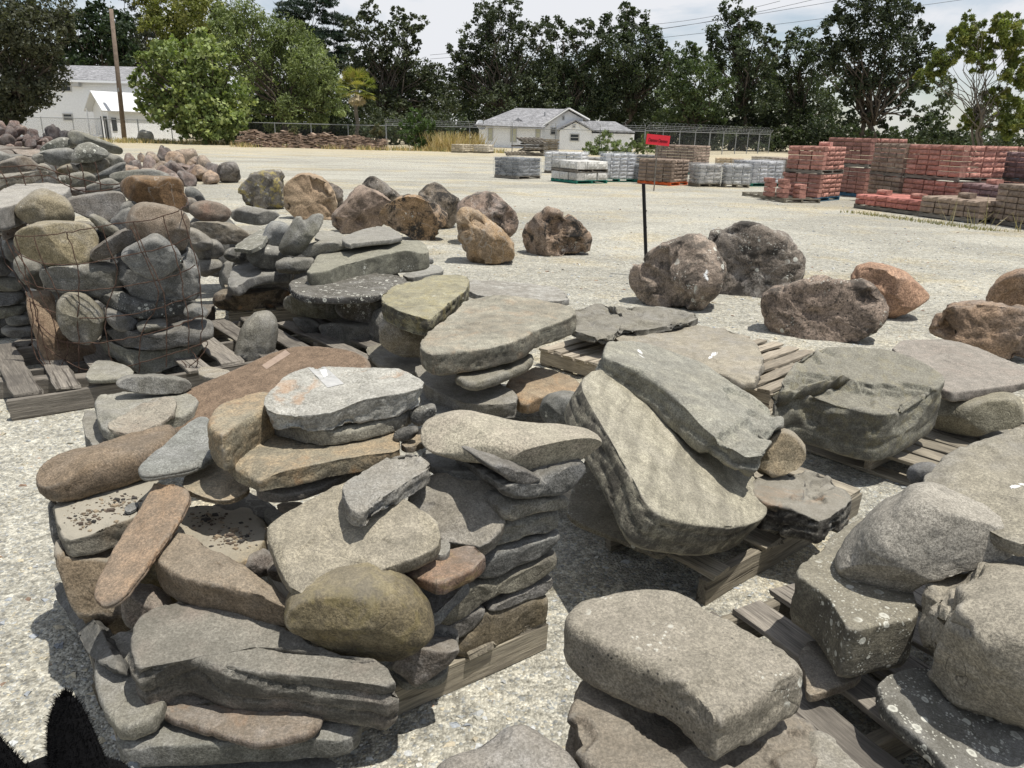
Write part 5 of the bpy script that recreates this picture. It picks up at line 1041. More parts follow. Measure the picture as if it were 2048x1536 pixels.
# satellite dish
q = P(966, 239, D-1); bm = bmesh.new(); bmesh.ops.create_uvsphere(bm, u_segments=20, v_segments=12, radius=.75)
bmesh.ops.delete(bm, geom=[v for v in bm.verts if v.co.z > -.42], context='VERTS')
bmesh.ops.solidify(bm, geom=bm.faces[:], thickness=.03); me = bpy.data.meshes.new('dish'); bm.to_mesh(me); bm.free()
o = link('dish', me, MAT['white_paint'], house, HL((q[0], D-.6, q[2]-.25)), (R(62), 0, R(25)))
m = MB(); m.tube([HL((q[0], D-.5, q[2]-.1)), HL((q[0]+.1, D-.2, q[2]-.9))], .05, 6); m.tube([HL((q[0], D-.8, q[2]-.2)), HL((q[0]+.15, D-1.4, q[2]+.15))], .03, 5); m.build('dish_arm', MAT['galvanised'], house)
# ---- right addition of the house: a building of its own
e0, e1, ea = hx(1118), hx(1180), hx(1148); er = P(1148, 242, D-2)[2]; ee = P(1180, 262, D-2)[2]
shed = empty('outbuilding', (ea, D-2, hz0), 0, 'low white outbuilding with a gable front joined to the bungalow', 'house'); OX, OY, OZ = ea, D-2, hz0
m = MB(); m.prism([HL(q) for q in ((e0, D-2, hz0), (e1, D-2, hz0), (e1, D-2, ee), (ea, D-2, er-.1), (e0, D-2, ee))], (0, 6, 0)); m.build('gable_wall', MAT['white_paint'], shed)
m = MB(); m.box(HL(((e1+hx(1265))/2, D+1, (hz0+ee)/2-.1)), (hx(1265)-e1, 5, ee-hz0-.2)); m.build('wall', MAT['white_paint'], shed)
slab_between([HL(q) for q in ((ea, D-2.3, er), (e1+.2, D-2.3, ee-.05), (e1+.2, D-1.6, ee-.05), (hx(1264), D-1.9, ee-.1), (hx(1232), D+1.5, P(1232, 245, D)[2]), (ea, D+1.5, er))], .12, 'roof', 'shingles', shed)
slab_between([HL(q) for q in ((e0-.3, D-2.3, ee), (ea, D-2.3, er), (ea, D+4, er), (e0-.3, D+4, ee))], .12, 'roof', 'shingles', shed)
q = P(1149, 275, D-2); window(shed, HL((q[0], D-2.02, q[2])), 18*k, 14*k, 0, 'dark_glass')
q = P(1148, 253, D-2); window(shed, HL((q[0], D-2.02, q[2])), 6*k, 6*k, 0, 'dark_glass', False)
# ---- two storey white building at the left
D = 76.0; k = D/F_PX; bz = -.1; xa, xb = hx(20), hx(300); ez = P(150, 159, D)[2]; rz_ = P(150, 134, D+5)[2]
bld = empty('building', ((xa+xb)/2, D, bz), 0, 'white two storey building with a grey roof behind the oak at the left', 'building'); OX, OY, OZ = (xa+xb)/2, D, bz
m = MB(); clap(m, HL((xa, D, bz))[0], HL((xb, D, bz))[0], 0, 0, ez-bz, .3); m.build('wall', MAT['white_paint'], bld)
m = MB(); m.box(HL(((xa+xb)/2, D+4, (bz+ez)/2)), (xb-xa, 7.8, ez-bz)); m.build('side_wall', MAT['white_paint'], bld)
slab_between([HL(q) for q in ((xa-.5, D-.5, ez-.05), (xb+.5, D-.5, ez-.2), (xb+.5, D+5, rz_), (xa-.5, D+5, rz_))], .15, 'roof', 'shingles', bld)
m = MB(); m.box(HL(((xa+xb)/2, D-.55, ez-.15)), (xb-xa+1, .12, .2)); m.build('gutter', MAT['white_paint'], bld)
for px, py, w, h in ((131, 172, 22, 20), (136, 234, 19, 13)):
    q = P(px, py, D); window(bld, HL((q[0], D-.02, q[2])), w*k, h*k)
q = P(155, 168, D); m = MB(); m.box(HL((q[0], D-.25, q[2])), (14*k, .5, 10*k)); m.build('window_air_conditioner', MAT['grey_trim'], bld, .03)
# porch wing: a narrow gabled building standing at an angle, its gable end towards the camera
wd = 71.0; ap = P(188, 184, wd); wa = math.atan2(.87, .5); pe = P(188, 216, wd)[2]-bz; pk = ap[2]-bz; hw = 1.05; wl = 7.0
wing = empty('porch_wing', (ap[0], wd, bz), wa, 'narrow white gabled porch wing standing at an angle in front of the two storey building', 'building')
m = MB(); m.prism([(.35, -hw, 0), (.35, hw, 0), (.35, hw, pe), (.35, 0, pk-.12), (.35, -hw, pe)], (wl, 0, 0)); m.build('wall', MAT['white_paint'], wing)
for sg_ in (-1, 1):
    m = MB(); q_ = [(-.35, 0, pk), (wl+.4, 0, pk), (wl+.4, sg_*(hw+.25), pe-.3), (-.35, sg_*(hw+.25), pe-.3)]; m.prism(q_ if sg_ > 0 else q_[::-1], (0, sg_*.03, .1)); m.build('roof', MAT['metal_roof'], wing)
m = MB(); m.box((.33, -.35, 1.05), (.06, .85, 2.1)); m.build('door', MAT['dark_glass'], wing)
m = MB(); m.box((.8, -hw-.02, 1.45), (.45, .06, 1.1)); m.build('window', MAT['dark_glass'], wing)
for yy in (-hw, hw):
    m = MB(); m.tube([(-.25, yy, 0), (-.25, yy, pe)], .06, 8); m.build('porch_post', MAT['white_paint'], wing)
m = MB()
for i in range(4): m.box((-.45-.28*i, -.2, .5-.13*i), (.3, 1.3, .13))
for i in range(5): m.tube([(-.4-.26*i, -.85, .5-.1*i), (-.4-.26*i, -.85, 1.4-.1*i)], .025, 5)
m.build('steps', MAT['grey_trim'], wing)
# ---- utility pole
q0, q1 = P(248, 272, 70), P(222, 18, 70)
pole = empty('utility_pole', (q0[0], 70, 0), 0, 'tall bare brown timber pole in front of the white building', 'pole')
m = MB(); m.tube([(0, 0, -.2), (q1[0]-q0[0], 0, q1[2])], [.2, .155], 12); m.build('shaft', MAT['pole_wood'], pole, smooth=True)
m = MB(); m.box(((q1[0]-q0[0])*.4, -.17, q1[2]*.4), (.12, .03, .3)); m.build('tag_plate', MAT['galvanised'], pole)
# ---- chain link fences
m_, t_, b_ = new_mat('chain_link'); g = NG(t_); b_.inputs['Base Color'].default_value = (.13, .14, .145, 1); b_.inputs['Roughness'].default_value = .5
p = g.coord(); sx = g.n('ShaderNodeSeparateXYZ'); g.put(sx.inputs[0], p)
def _dia(sg_): 
    a = g.math('FRACT', g.math('MULTIPLY', g.math('ADD', sx.outputs[0], g.math('MULTIPLY', sx.outputs[2], sg_)), 12.0)); return g.math('LESS_THAN', a, .045)
_w = g.math('MAXIMUM', _dia(1.0), _dia(-1.0)); _tr = g.n('ShaderNodeBsdfTransparent'); _mx = g.n('ShaderNodeMixShader')
t_.links.new(_w, _mx.inputs[0]); t_.links.new(_tr.outputs[0], _mx.inputs[1]); t_.links.new(b_.outputs[0], _mx.inputs[2]); t_.links.new(_mx.outputs[0], t_.nodes['Material Output'].inputs['Surface']); MAT['chain_link'] = m_
def fence(label, A, B, h=1.8, step=3.0, razor=False, arms=False, rails=1):
    A, B = np.asarray(A, float), np.asarray(B, float); d = B-A; Ln = np.linalg.norm(d); rz = math.atan2(d[1], d[0])
    f_ = empty('chain_link_fence', (A[0], A[1], 0), rz, label, 'fence', 'chain link fences round the yard'); n = int(Ln/step)
    for i in range(n+1):
        x = Ln*i/n; m = MB(); m.tube([(0, 0, 0), (0, 0, h+.05)], .04 if i % 4 else .055, 6)
        if arms: m.tube([(0, 0, h+.03), (-.02, -.3, h+.42)], .022, 5)
        m.build('post', MAT['galvanised'], f_, loc=(x, 0, 0))
    for j in range(rails):
        m = MB(); m.tube([(0, 0, h-.02-j*.9), (Ln, 0, h-.02-j*.9)], .028, 6); m.build('rail', MAT['galvanised'], f_)
    m = MB(); m.box((Ln/2, .05, h/2), (Ln, .003, h-.05)); m.build('mesh', MAT['chain_link'], f_)
    if razor:
        m = MB(); t = np.linspace(0, Ln, int(Ln/.045)); 
        pts = [(x, -.15+.2*math.cos(x*2*math.pi/.72), h+.34+.27*math.sin(x*2*math.pi/.72)) for x in t]; m.tube(pts, .006, 4); m.build('razor_coil', MAT['galvanised'], f_)
    if arms:
        for j in range(3):
            m = MB(); m.tube([(0, -.05-.1*j, h+.12+.13*j), (Ln, -.05-.1*j, h+.12+.13*j)], .009, 4); m.build('barbed_wire', MAT['galvanised'], f_)
f0 = P(20, 240, 72)[:2]; f1 = P(478, 246, 68)[:2]; f2 = P(772, 254, 65)[:2]; f3 = P(1290, 268, 62)[:2]; f4 = P(1540, 274, 84)[:2]; f5 = P(1890, 290, 58)[:2]; f6 = P(2120, 295, 52)[:2]
fence('plain chain link fence in front of the white building', f0, f1)
fence('chain link fence behind the long flagstone heap', f1, f2)
fence('chain link fence topped with razor wire in front of the bungalow', f2, f3, 1.85, razor=True, arms=True)
fence('chain link fence topped with razor wire running back along the dark trees', f3, f4, 1.9, razor=True, arms=True)
fence('railed fence beyond the red stacks at the far right', f5, f6, 1.3, rails=3)
# ---- overhead wires
wires = empty('overhead_wires', (0, 120, 0), 0, 'thin power lines crossing the sky above the dark trees', 'power line')
for (xa_, ya_), (xb_, yb_) in (((860, 110), (1700, -3)), ((860, 118), (1990, -10)), ((1200, 72), (1680, -14)), ((1240, 52), (1560, 2))):
    q0, q1 = P(xa_, ya_, 120), P(xb_, yb_, 100); m = MB()
    pts = [q0+(q1-q0)*t_i-np.array([0, 120, .6*4*t_i*(1-t_i)]) for t_i in np.linspace(0, 1, 14)]; m.tube(pts, .022, 4); m.build('wire', MAT['black_paint'], wires)
# ================================================================ trees and plants
def make_leaf(name, spec=.3):
    m, t, b = new_mat(name); g = NG(t); c = g.attr('tone', 'GEOMETRY', 'Color'); t.links.new(c, b.inputs['Base Color'])
    b.inputs['Roughness'].default_value = .55; b.inputs['Specular IOR Level'].default_value = spec
    tr = g.n('ShaderNodeBsdfTranslucent'); t.links.new(g.mix(1.0, c, (1.1, 1.25, .55), 'MULTIPLY'), tr.inputs[0]); mx = g.n('ShaderNodeMixShader'); mx.inputs[0].default_value = .28
    t.links.new(b.outputs[0], mx.inputs[1]); t.links.new(tr.outputs[0], mx.inputs[2]); t.links.new(mx.outputs[0], t.nodes['Material Output'].inputs['Surface'])
    return m
MAT['leaf'] = make_leaf('leaves'); plain('bark', (.085, .07, .055), .95, .3, 3, bump=.4); plain('bark_pale', (.15, .13, .105), .95, .25, 3, bump=.3)
def leaf_cloud(name, cen, rad, per_m3, size, cols, rg, asp=.5, droop=0.0, flat=1.0, inner=.45, clump=.5, dd=90.0, cover=2.6):
    """leaf faces scattered in clumps through the given balls"""
    VV = []; CC = []
    for c, r in zip(cen, rad):
        rp = r*F_PX/dd; lp = size*F_PX/dd; ncl = max(14, int(rp*rp/26)); dirs = rg.normal(size=(ncl, 3)); dirs /= np.linalg.norm(dirs, axis=1)[:, None]
        cc = c+dirs*(r*(inner+(1-inner)*rg.random(ncl)**.6))[:, None]*np.array([1, 1, .85*flat]); cr = r*rg.uniform(.22, .44, ncl)*clump*1.6
        n = int(cover*3.14*rp*rp/(.5*lp*lp*asp)/ncl)+4
        tone = np.array(cols)[rg.integers(len(cols), size=ncl)]*rg.uniform(.72, 1.25, (ncl, 1))
        d = rg.normal(size=(ncl, n, 3)); d /= np.linalg.norm(d, axis=2)[:, :, None]
        p = cc[:, None]+d*(cr[:, None]*rg.random((ncl, n))**.45)[:, :, None]*np.array([1, 1, .8*flat]); p[:, :, 2] -= droop*rg.random((ncl, n))*cr[:, None]*2
        p = p.reshape(-1, 3); k = len(p); s = size*rg.uniform(.6, 1.35, k)
        nrm = rg.normal(size=(k, 3))+np.array([0, 0, .6]); nrm /= np.linalg.norm(nrm, axis=1)[:, None]
        a = rg.normal(size=(k, 3))+np.array([0, 0, -droop*3]); a -= nrm*(a*nrm).sum(1)[:, None]; a /= np.linalg.norm(a, axis=1)[:, None]; b = np.cross(nrm, a)
        L_, B_ = a*s[:, None]*.5, b*s[:, None]*.5*asp
        VV.append(np.stack([p-L_, p+B_, p+L_, p-B_], 1).reshape(-1, 3)); CC.append(np.repeat(np.repeat(tone, n, 0)*rg.uniform(.8, 1.2, (k, 1)), 4, 0))
    V = np.concatenate(VV); C_ = np.concatenate(CC); q = np.arange(len(V)).reshape(-1, 4)
    me = mesh_np(name, V, q, None, smooth=False); at = me.color_attributes.new('tone', 'FLOAT_COLOR', 'POINT')
    at.data.foreach_set('color', np.c_[C_, np.ones(len(C_))].astype(np.float32).ravel()); return me
def limb(m, a, b, r0, r1, rg, n=6, wob=.06):
    a, b = np.asarray(a, float), np.asarray(b, float); L_ = np.linalg.norm(b-a); pts = [a+(b-a)*t+rg.normal(0, wob*L_, 3)*(0 if t in (0, 1) else 1)*np.array([1, 1, .4]) for t in np.linspace(0, 1, n)]
    m.tube(pts, list(np.linspace(r0, r1, n)), 7); return pts
TG = 'trees beyond the yard'
def tree(label, d, circ, cols, base, size=.31, dens=13, asp=.55, droop=0.0, flat=1.0, trunk_r=.3, bark='bark', seed=0, group=TG, cat='tree', depth=.7, inner=.45, clump=.5, stems=1, name='tree', limbs=True, cover=2.6):
    """circ: balls of foliage (pixel centre and pixel radius) seen at distance d; base: pixel x of the trunk foot"""
    rg = np.random.default_rng(seed*31+7); cen = []; rad = []
    circ = list(circ)+[(cx+r*.95*math.cos(a_), cy+r*.95*math.sin(a_)*.9, r*rg.uniform(.22, .4)) for cx, cy, r in circ for a_ in rg.uniform(0, 6.28, 2) if cy < 250]
    for cx, cy, r in circ:
        rm = r*d/F_PX; cen.append(at_y(cx, cy, d)+np.array([0, rg.uniform(-1, 1)*rm*depth*1.4, 0])); rad.append(rm)
    bx = at_y(base, 270, d)[0]; O = np.array([bx, d, -.1]); cen = [c-O for c in cen]
    root = empty(name, tuple(O), 0, label, cat, group)
    link('crown', leaf_cloud('crown', cen, rad, dens, size, cols, rg, asp, droop, flat, inner, clump, d, cover), MAT['leaf'], root)
    if limbs:
        m = MB(); top = max(c[2] for c in cen)
        for s in range(stems):
            off = rg.normal(0, .5 if stems > 1 else 0, 2); mid = np.mean(cen, 0)*np.array([.5, .4, .55])+np.array([off[0], off[1], 0])
            limb(m, (off[0]*.6, off[1]*.6, 0), mid, trunk_r, trunk_r*.65, rg)
            for c in cen[s::stems]:
                t = rg.uniform(.6, 1.0); st_ = np.array([off[0]*.6, off[1]*.6, 0])*(1-t)+mid*t
                limb(m, st_, c, trunk_r*.38, trunk_r*.08, rg)
        m.build('trunk', MAT[bark], root, smooth=True)
    return root
DK = [(.055, .075, .036), (.065, .086, .043), (.045, .061, .032), (.08, .096, .053)]
GRY = [(.06, .07, .045), (.075, .085, .055), (.05, .058, .04)]
FIG = [(.235, .285, .105), (.19, .24, .085), (.28, .32, .125), (.12, .16, .055)]
WIL = [(.175, .215, .085), (.145, .18, .07), (.205, .24, .10)]
YEL = [(.16, .175, .04), (.13, .145, .035), (.19, .19, .05)]
PIN = [(.16, .19, .045), (.12, .15, .04), (.2, .21, .055)]
OAK = [(.064, .078, .04), (.08, .092, .05), (.05, .062, .034)]
CON = [(.03, .05, .035), (.025, .042, .03)]
tree('grey green oak overhanging the white building at the left', 58, [(30,40,70),(80,60,55),(20,120,60),(88,140,42),(55,180,48),(100,190,28),(5,190,40),(112,105,30),(75,5,50),(-30,80,60),(60,210,26),(20,225,30),(120,50,22)], [(.07,.075,.045),(.085,.09,.055),(.06,.065,.04)], 20, size=.26, dens=18, seed=1)
tree('dense dark glossy tree behind the white building roof', 104, [(140,40,22),(165,60,38),(210,40,38),(235,60,32),(150,110,38),(205,110,42),(245,110,30),(190,25,20),(130,90,24),(225,90,36),(170,135,30)], [(.032,.052,.024),(.04,.062,.028),(.026,.042,.02)], 200, size=.5, dens=16, seed=2)
tree('hazy grey green tree at the top left behind the yellow green one', 112, [(272,15,32),(268,70,32),(280,110,30),(265,130,26),(290,45,25)], GRY, 272, size=.36, seed=3)
tree('tall yellow green tree rising behind the bright fig like tree', 90, [(310,20,38),(360,8,44),(410,25,45),(445,50,38),(318,62,30),(380,60,40),(340,95,35),(430,85,35)], YEL, 370, size=.34, dens=15, seed=4)
tree('bright green broad leaved tree at the fence', 66, [(400,82,30),(350,112,40),(303,128,30),(430,120,42),(287,155,26),(330,165,46),(400,170,56),(458,192,42),(288,200,30),(350,222,46),(430,232,50),(478,240,28),(405,262,30),(310,215,36),(370,258,24),(450,262,24)], FIG, 415, size=.34, dens=17, asp=.75, seed=5, cover=2.4, inner=.3)
tree('pale olive willow like tree right of the bright green one', 77, [(480,20,38),(530,60,48),(580,90,50),(620,130,46),(560,150,56),(500,120,46),(640,190,44),(662,225,28),(600,215,46),(540,220,40),(632,160,40),(470,70,36),(450,40,24),(670,180,24)], WIL, 570, size=.36, dens=14, asp=.3, droop=.35, seed=6)
tree('dark shrubs in the shade under the willow like tree', 82, [(510,190,40),(540,230,42),(590,240,38),(620,250,30),(490,240,34),(655,250,24),(570,200,40),(690,240,30)], [(.03,.045,.02),(.04,.055,.025)], 560, size=.34, dens=14, asp=.4, droop=.3, seed=7, group='shrubs along the fence', cat='shrub', limbs=False, name='shrub')
tree('dark conifer with layered branches at the top of the picture', 112, [(640,5,34),(600,25,40),(668,40,34),(640,75,44),(693,100,26),(605,70,40),(660,120,40),(625,110,36),(580,40,30),(680,72,26)], CON, 640, size=.5, dens=13, asp=.22, flat=.4, seed=8)
tree('old oak with thin dead branches left of the sky gap', 90, [(738,20,22),(720,58,26),(752,92,32),(738,140,36),(790,28,20),(803,68,26),(832,48,22),(792,110,32),(770,160,40),(822,150,36),(862,150,30),(700,130,26),(842,190,40),(760,212,46),(810,222,46),(885,205,32),(702,182,36),(775,60,16),(826,95,18)], OAK, 765, size=.31, dens=12, seed=9)
tree('tall dark oak right of the sky gap', 94, [(972,22,26),(1000,50,36),(950,70,32),(1022,12,22),(918,100,20),(990,100,42),(1050,70,26),(1070,110,36),(960,150,46),(1030,160,50),(912,185,36),(1000,212,46),(1085,60,22),(1080,190,46),(932,130,26),(905,150,16)], [(.064,.08,.044),(.054,.068,.037),(.078,.092,.052)], 1010, size=.31, dens=12, seed=10)
tree('dark oak behind the bungalow roof', 97, [(1105,52,22),(1130,80,26),(1162,55,24),(1150,120,40),(1200,82,30),(1190,150,44),(1140,180,42),(1110,140,34),(1105,215,40),(1180,205,42),(1140,230,36)], DK, 1150, size=.31, dens=12, seed=11)
tree('dark oak with a pointed top right of the bungalow', 97, [(1232,52,30),(1270,38,26),(1280,85,36),(1240,110,40),(1280,150,40),(1312,110,30),(1335,120,20),(1230,200,44),(1300,200,40),(1252,22,16),(1310,70,20),(1250,165,38),(1210,120,26)], DK, 1262, size=.31, dens=12, seed=12)
tree('mid green tree with lighter leaves among the dark oaks', 92, [(1365,108,30),(1400,120,30),(1380,160,40),(1350,200,38),(1412,210,40),(1440,170,28),(1345,150,24),(1375,240,36),(1335,235,26)], [(.075,.105,.042),(.058,.084,.036),(.095,.125,.05)], 1385, size=.38, dens=12, asp=.4, droop=.2, seed=13)
tree('dark tall oak in the middle of the tree line', 95, [(1466,18,22),(1450,60,32),(1492,38,26),(1500,80,36),(1532,58,18),(1460,110,36),(1512,130,36),(1480,170,36),(1520,200,36),(1470,225,40),(1430,95,18),(1540,95,18)], DK, 1488, size=.31, dens=12, seed=14)
tree('dark oak left of the big one with the open trunks', 98, [(1605,75,24),(1590,112,32),(1632,120,32),(1570,150,32),(1610,170,40),(1570,218,40),(1632,225,36),(1545,190,26),(1600,245,32),(1555,130,20)], DK, 1600, size=.31, dens=12, seed=15)
tree('biggest dark oak, sky showing between its trunks', 88, [(1700,15,32),(1750,8,42),(1800,20,36),(1832,60,30),(1680,60,36),(1740,70,46),(1790,100,46),(1842,110,26),(1700,120,40),(1750,148,38),(1660,120,26),(1822,160,30),(1702,178,30),(1790,195,24),(1740,215,18),(1695,235,20),(1770,238,18),(1835,225,22)], [(.046,.06,.034),(.056,.072,.04),(.04,.052,.03)], 1745, size=.34, dens=12, seed=16, stems=4, trunk_r=.32)
tree('slim yellow green feathery tree at the right edge', 58, [(1920,72,24),(1962,60,28),(2012,62,34),(2045,95,30),(1900,110,26),(1952,122,24),(2022,150,28),(1990,192,24),(1880,132,20),(1852,152,16),(2032,220,30),(1945,240,22),(2012,252,24),(1970,100,20),(1995,40,12),(1940,30,10)], PIN, 1965, size=.27, dens=13, asp=.32, droop=.25, seed=17, stems=4, trunk_r=.1, bark='bark_pale', cover=8.0)
tree('dark shrubs under the tree line behind the bungalow', 100, [(910,240,36),(960,250,36),(1010,245,36),(1070,240,36),(1200,240,40),(1250,240,40),(1300,245,38),(1350,255,36)], DK, 1100, size=.31, dens=12, seed=18, group='shrubs along the fence', cat='shrub', limbs=False, name='shrub')
tree('dark shrubs under the tree line behind the middle stacks', 96, [(1400,255,34),(1450,262,34),(1500,262,36),(1550,265,34),(1600,270,30),(1640,272,26),(1520,235,30)], [(.034,.045,.026),(.045,.058,.03)], 1520, size=.34, dens=12, seed=19, group='shrubs along the fence', cat='shrub', limbs=False, name='shrub')
tree('green shrubs behind the red stacks', 84, [(1690,265,22),(1730,272,18),(1780,270,20),(1840,262,24),(1880,270,20),(1920,275,20),(1660,250,20),(1865,240,18)], [(.05,.07,.03),(.035,.05,.024)], 1770, size=.32, dens=11, seed=20, group='shrubs along the fence', cat='shrub', limbs=False, name='shrub')
tree('dark shrubs behind the long flagstone heap', 84, [(700,235,34),(740,245,34),(790,250,30),(850,245,34),(890,255,28),(660,255,22)], OAK, 760, size=.32, dens=11, seed=21, group='shrubs along the fence', cat='shrub', limbs=False, name='shrub')
tree('bright green juniper shrub in front of the fence', 63, [(830,250,22),(818,272,20),(845,268,22),(832,228,14),(856,250,14),(812,250,12),(835,286,18)], [(.06,.10,.028),(.075,.12,.035)], 832, size=.22, dens=20, asp=.3, seed=22, group='shrubs along the fence', cat='shrub', name='shrub', trunk_r=.06)
for i_, (cx_, cy_, r_, tx_) in enumerate(((1215, 290, 24, 'pale green weedy bush at the corner of the outbuilding'), (1262, 296, 16, 'small pale green bush left of the clearance sign'), (1296, 288, 18, 'feathery green bush behind the clearance sign'), (1178, 298, 13, 'low green weed left of the weedy bush'), (755, 262, 12, 'twiggy shrub behind the end of the flagstone heap'), (10, 232, 24, 'dusty shrub under the oak at the left edge'), (588, 262, 8, 'yellow green weed beside the flagstone heap'))):
    tree(tx_, 62, [(cx_, cy_, r_), (cx_-r_*.6, cy_+r_*.4, r_*.7), (cx_+r_*.6, cy_+r_*.3, r_*.7), (cx_, cy_-r_*.7, r_*.55)], [(.2,.25,.11),(.16,.2,.08)] if i_ < 4 else [(.09,.1,.05),(.12,.11,.06)], cx_, size=.22, dens=16, asp=.25, droop=-.2, seed=40+i_, group='weedy bushes by the fence', cat='bush', name='bush', trunk_r=.03)
# ---- palm
q = P(713, 180, 66); q0 = P(714, 288, 66)
palm = empty('palm_tree', (q0[0], 66, 0), 0, 'small fan palm with a skirt of dead fronds behind the flagstone heap', 'palm'); rg = np.random.default_rng(5)
m = MB(); limb(m, (0, 0, -.1), (q[0]-q0[0], 0, q[2]), .17, .14, rg, 8, .012); m.build('trunk', MAT['bark_pale'], palm, smooth=True)
def fan(mb, cols, n, z0, el0, el1, L_, rg, hang=False):
    V = []; C_ = []
    for i in range(n):
        a = rg.uniform(0, 6.28); e = rg.uniform(el0, el1); dr = np.array([math.cos(a)*math.cos(e), math.sin(a)*math.cos(e), math.sin(e)]); st_ = np.array([q[0]-q0[0], 0, z0]); ce = st_+dr*L_*.5
        sd = np.cross(dr, [0, 0, 1]); sd /= np.linalg.norm(sd); up_ = np.cross(sd, dr); t = np.array(cols[rg.integers(len(cols))])*rg.uniform(.8, 1.2)
        for j in range(13):
            b = (j-6)/6*1.25; ld = dr*math.cos(b)+sd*math.sin(b)-up_*.15*abs(b); w_ = np.cross(ld, up_); w_ /= np.linalg.norm(w_); e_ = ce+ld*L_*.55*rg.uniform(.85, 1.1)-np.array([0, 0, .12*abs(b)])
            V += [ce-w_*.02, ce+ld*L_*.3-w_*.055, e_, ce+ld*L_*.3+w_*.055]; C_ += [t]*4
        V += [st_-sd*.02, ce-sd*.02, ce+sd*.02, st_+sd*.02]; C_ += [t]*4
    V = np.array(V); me = mesh_np('fronds', V, np.arange(len(V)).reshape(-1, 4), None, False); at = me.color_attributes.new('tone', 'FLOAT_COLOR', 'POINT'); at.data.foreach_set('color', np.c_[np.array(C_), np.ones(len(C_))].astype(np.float32).ravel()); return me
link('crown', fan(None, [(.24,.26,.06),(.18,.21,.05),(.32,.29,.08)], 44, q[2]+.1, -.5, 1.4, 1.75, rg), MAT['leaf'], palm)
link('dead_fronds', fan(None, [(.5,.42,.3),(.4,.32,.22)], 22, q[2]-.1, -1.5, -.75, 1.15, rg), MAT['leaf'], palm)
# ---- dry grass along the fence and weeds by the stacks
def tufts(name, label, pts, h, cols, n, rg, spread):
    V = []; C_ = []
    for c in pts:
        for i in range(n):
            b = np.array([c[0]+rg.normal(0, spread), c[1]+rg.normal(0, spread*.5), 0]); hh = h*rg.uniform(.4, 1.2); l = rg.normal(0, .35, 2)*hh; w_ = .004+.00045*c[1]; t = np.array(cols[rg.integers(len(cols))])*rg.uniform(.8, 1.2)
            a = rg.uniform(0, 3.14); wv = np.array([math.cos(a), math.sin(a), 0])*w_; V += [b-wv, b+wv, b+np.array([l[0], l[1], hh])+wv*.2, b+np.array([l[0], l[1], hh])-wv*.2]; C_ += [t]*4
    V = np.array(V); me = mesh_np(name, V, np.arange(len(V)).reshape(-1, 4), None, False); at = me.color_attributes.new('tone', 'FLOAT_COLOR', 'POINT'); at.data.foreach_set('color', np.c_[np.array(C_), np.ones(len(C_))].astype(np.float32).ravel())
    tag(link(name, me, MAT['leaf']), label, 'grass', kind='stuff')
rg = np.random.default_rng(9); DRY = [(.5,.38,.19),(.42,.31,.15),(.55,.45,.25)]
tufts('dry_grass', 'tall dry straw coloured grass along the fence', [np.array([at_y(px, 280, d)[0], d]) for px, d in [(868,63),(880,62),(893,63),(905,62),(918,63),(932,64),(945,65),(955,65),(870,65)]], 1.3, DRY, 130, rg, .45)
tufts('dry_weeds', 'low dry weeds along the foot of the far fence', [np.array([at_y(px, 280, 67)[0]+rg.normal(0, .5), 66+rg.normal(0, 1.2)]) for px in np.linspace(215, 500, 40)]+[np.array([at_y(px, 280, 63)[0], 62+rg.normal(0, 1)]) for px in np.linspace(500, 1000, 40)], .35, DRY+[(.2,.22,.1)], 50, rg, .5)
tufts('stack_weeds', 'straggly weeds growing along the front of the low block stacks', [np.array(gxy(px, 425+(px-1700)*.13)) for px in np.linspace(1705, 1990, 30)], .07, [(.3,.27,.13),(.36,.3,.16),(.2,.2,.1)], 16, rg, .13)
tufts('stack_weeds_tall', 'dry upright weed stalks beside the brown stack at the right edge', [np.array(gxy(px, py)) for px, py in ((1900,446),(1955,450),(1972,452),(2040,464))], .55, [(.28,.24,.12),(.35,.3,.18)], 5, rg, .12)
# ---- the wood behind: one mass of dark foliage between and below the nearer crowns
rg = np.random.default_rng(71); cen = []; rad = []
def _crest(px):
    pts = [(-60, 120), (120, 110), (300, 60), (560, 70), (700, 90), (880, 150), (905, 140), (1000, 100), (1300, 110), (1390, 120), (1500, 110), (1600, 130), (1660, 120), (1850, 150), (1900, 170), (2120, 190)]
    return np.interp(px, [p[0] for p in pts], [p[1] for p in pts])
for px in np.arange(-60, 2120, 34):
    y = 285
    while y > _crest(px)+rg.uniform(0, 25):
        hole = (1650 < px < 1860 and 185 < y < 272 and rg.random() < .8) or (px > 1890 and y < 270 and rg.random() < .45) or (1410 < px < 1480 and 180 < y < 240 and rg.random() < .3)
        if not hole:
            d = rg.uniform(122, 135); r = rg.uniform(20, 30); cen.append(at_y(px+rg.uniform(-14, 14), y, d)); rad.append(r*d/F_PX)
        y -= 30
me = leaf_cloud('woodland', cen, rad, 0, .55, DK+OAK, rg, .6, 0, 1, .2, .55, 128.0, 1.6)
tag(link('woodland', me, MAT['leaf']), 'dark mass of woodland behind the nearer trees', 'woodland', kind='stuff')
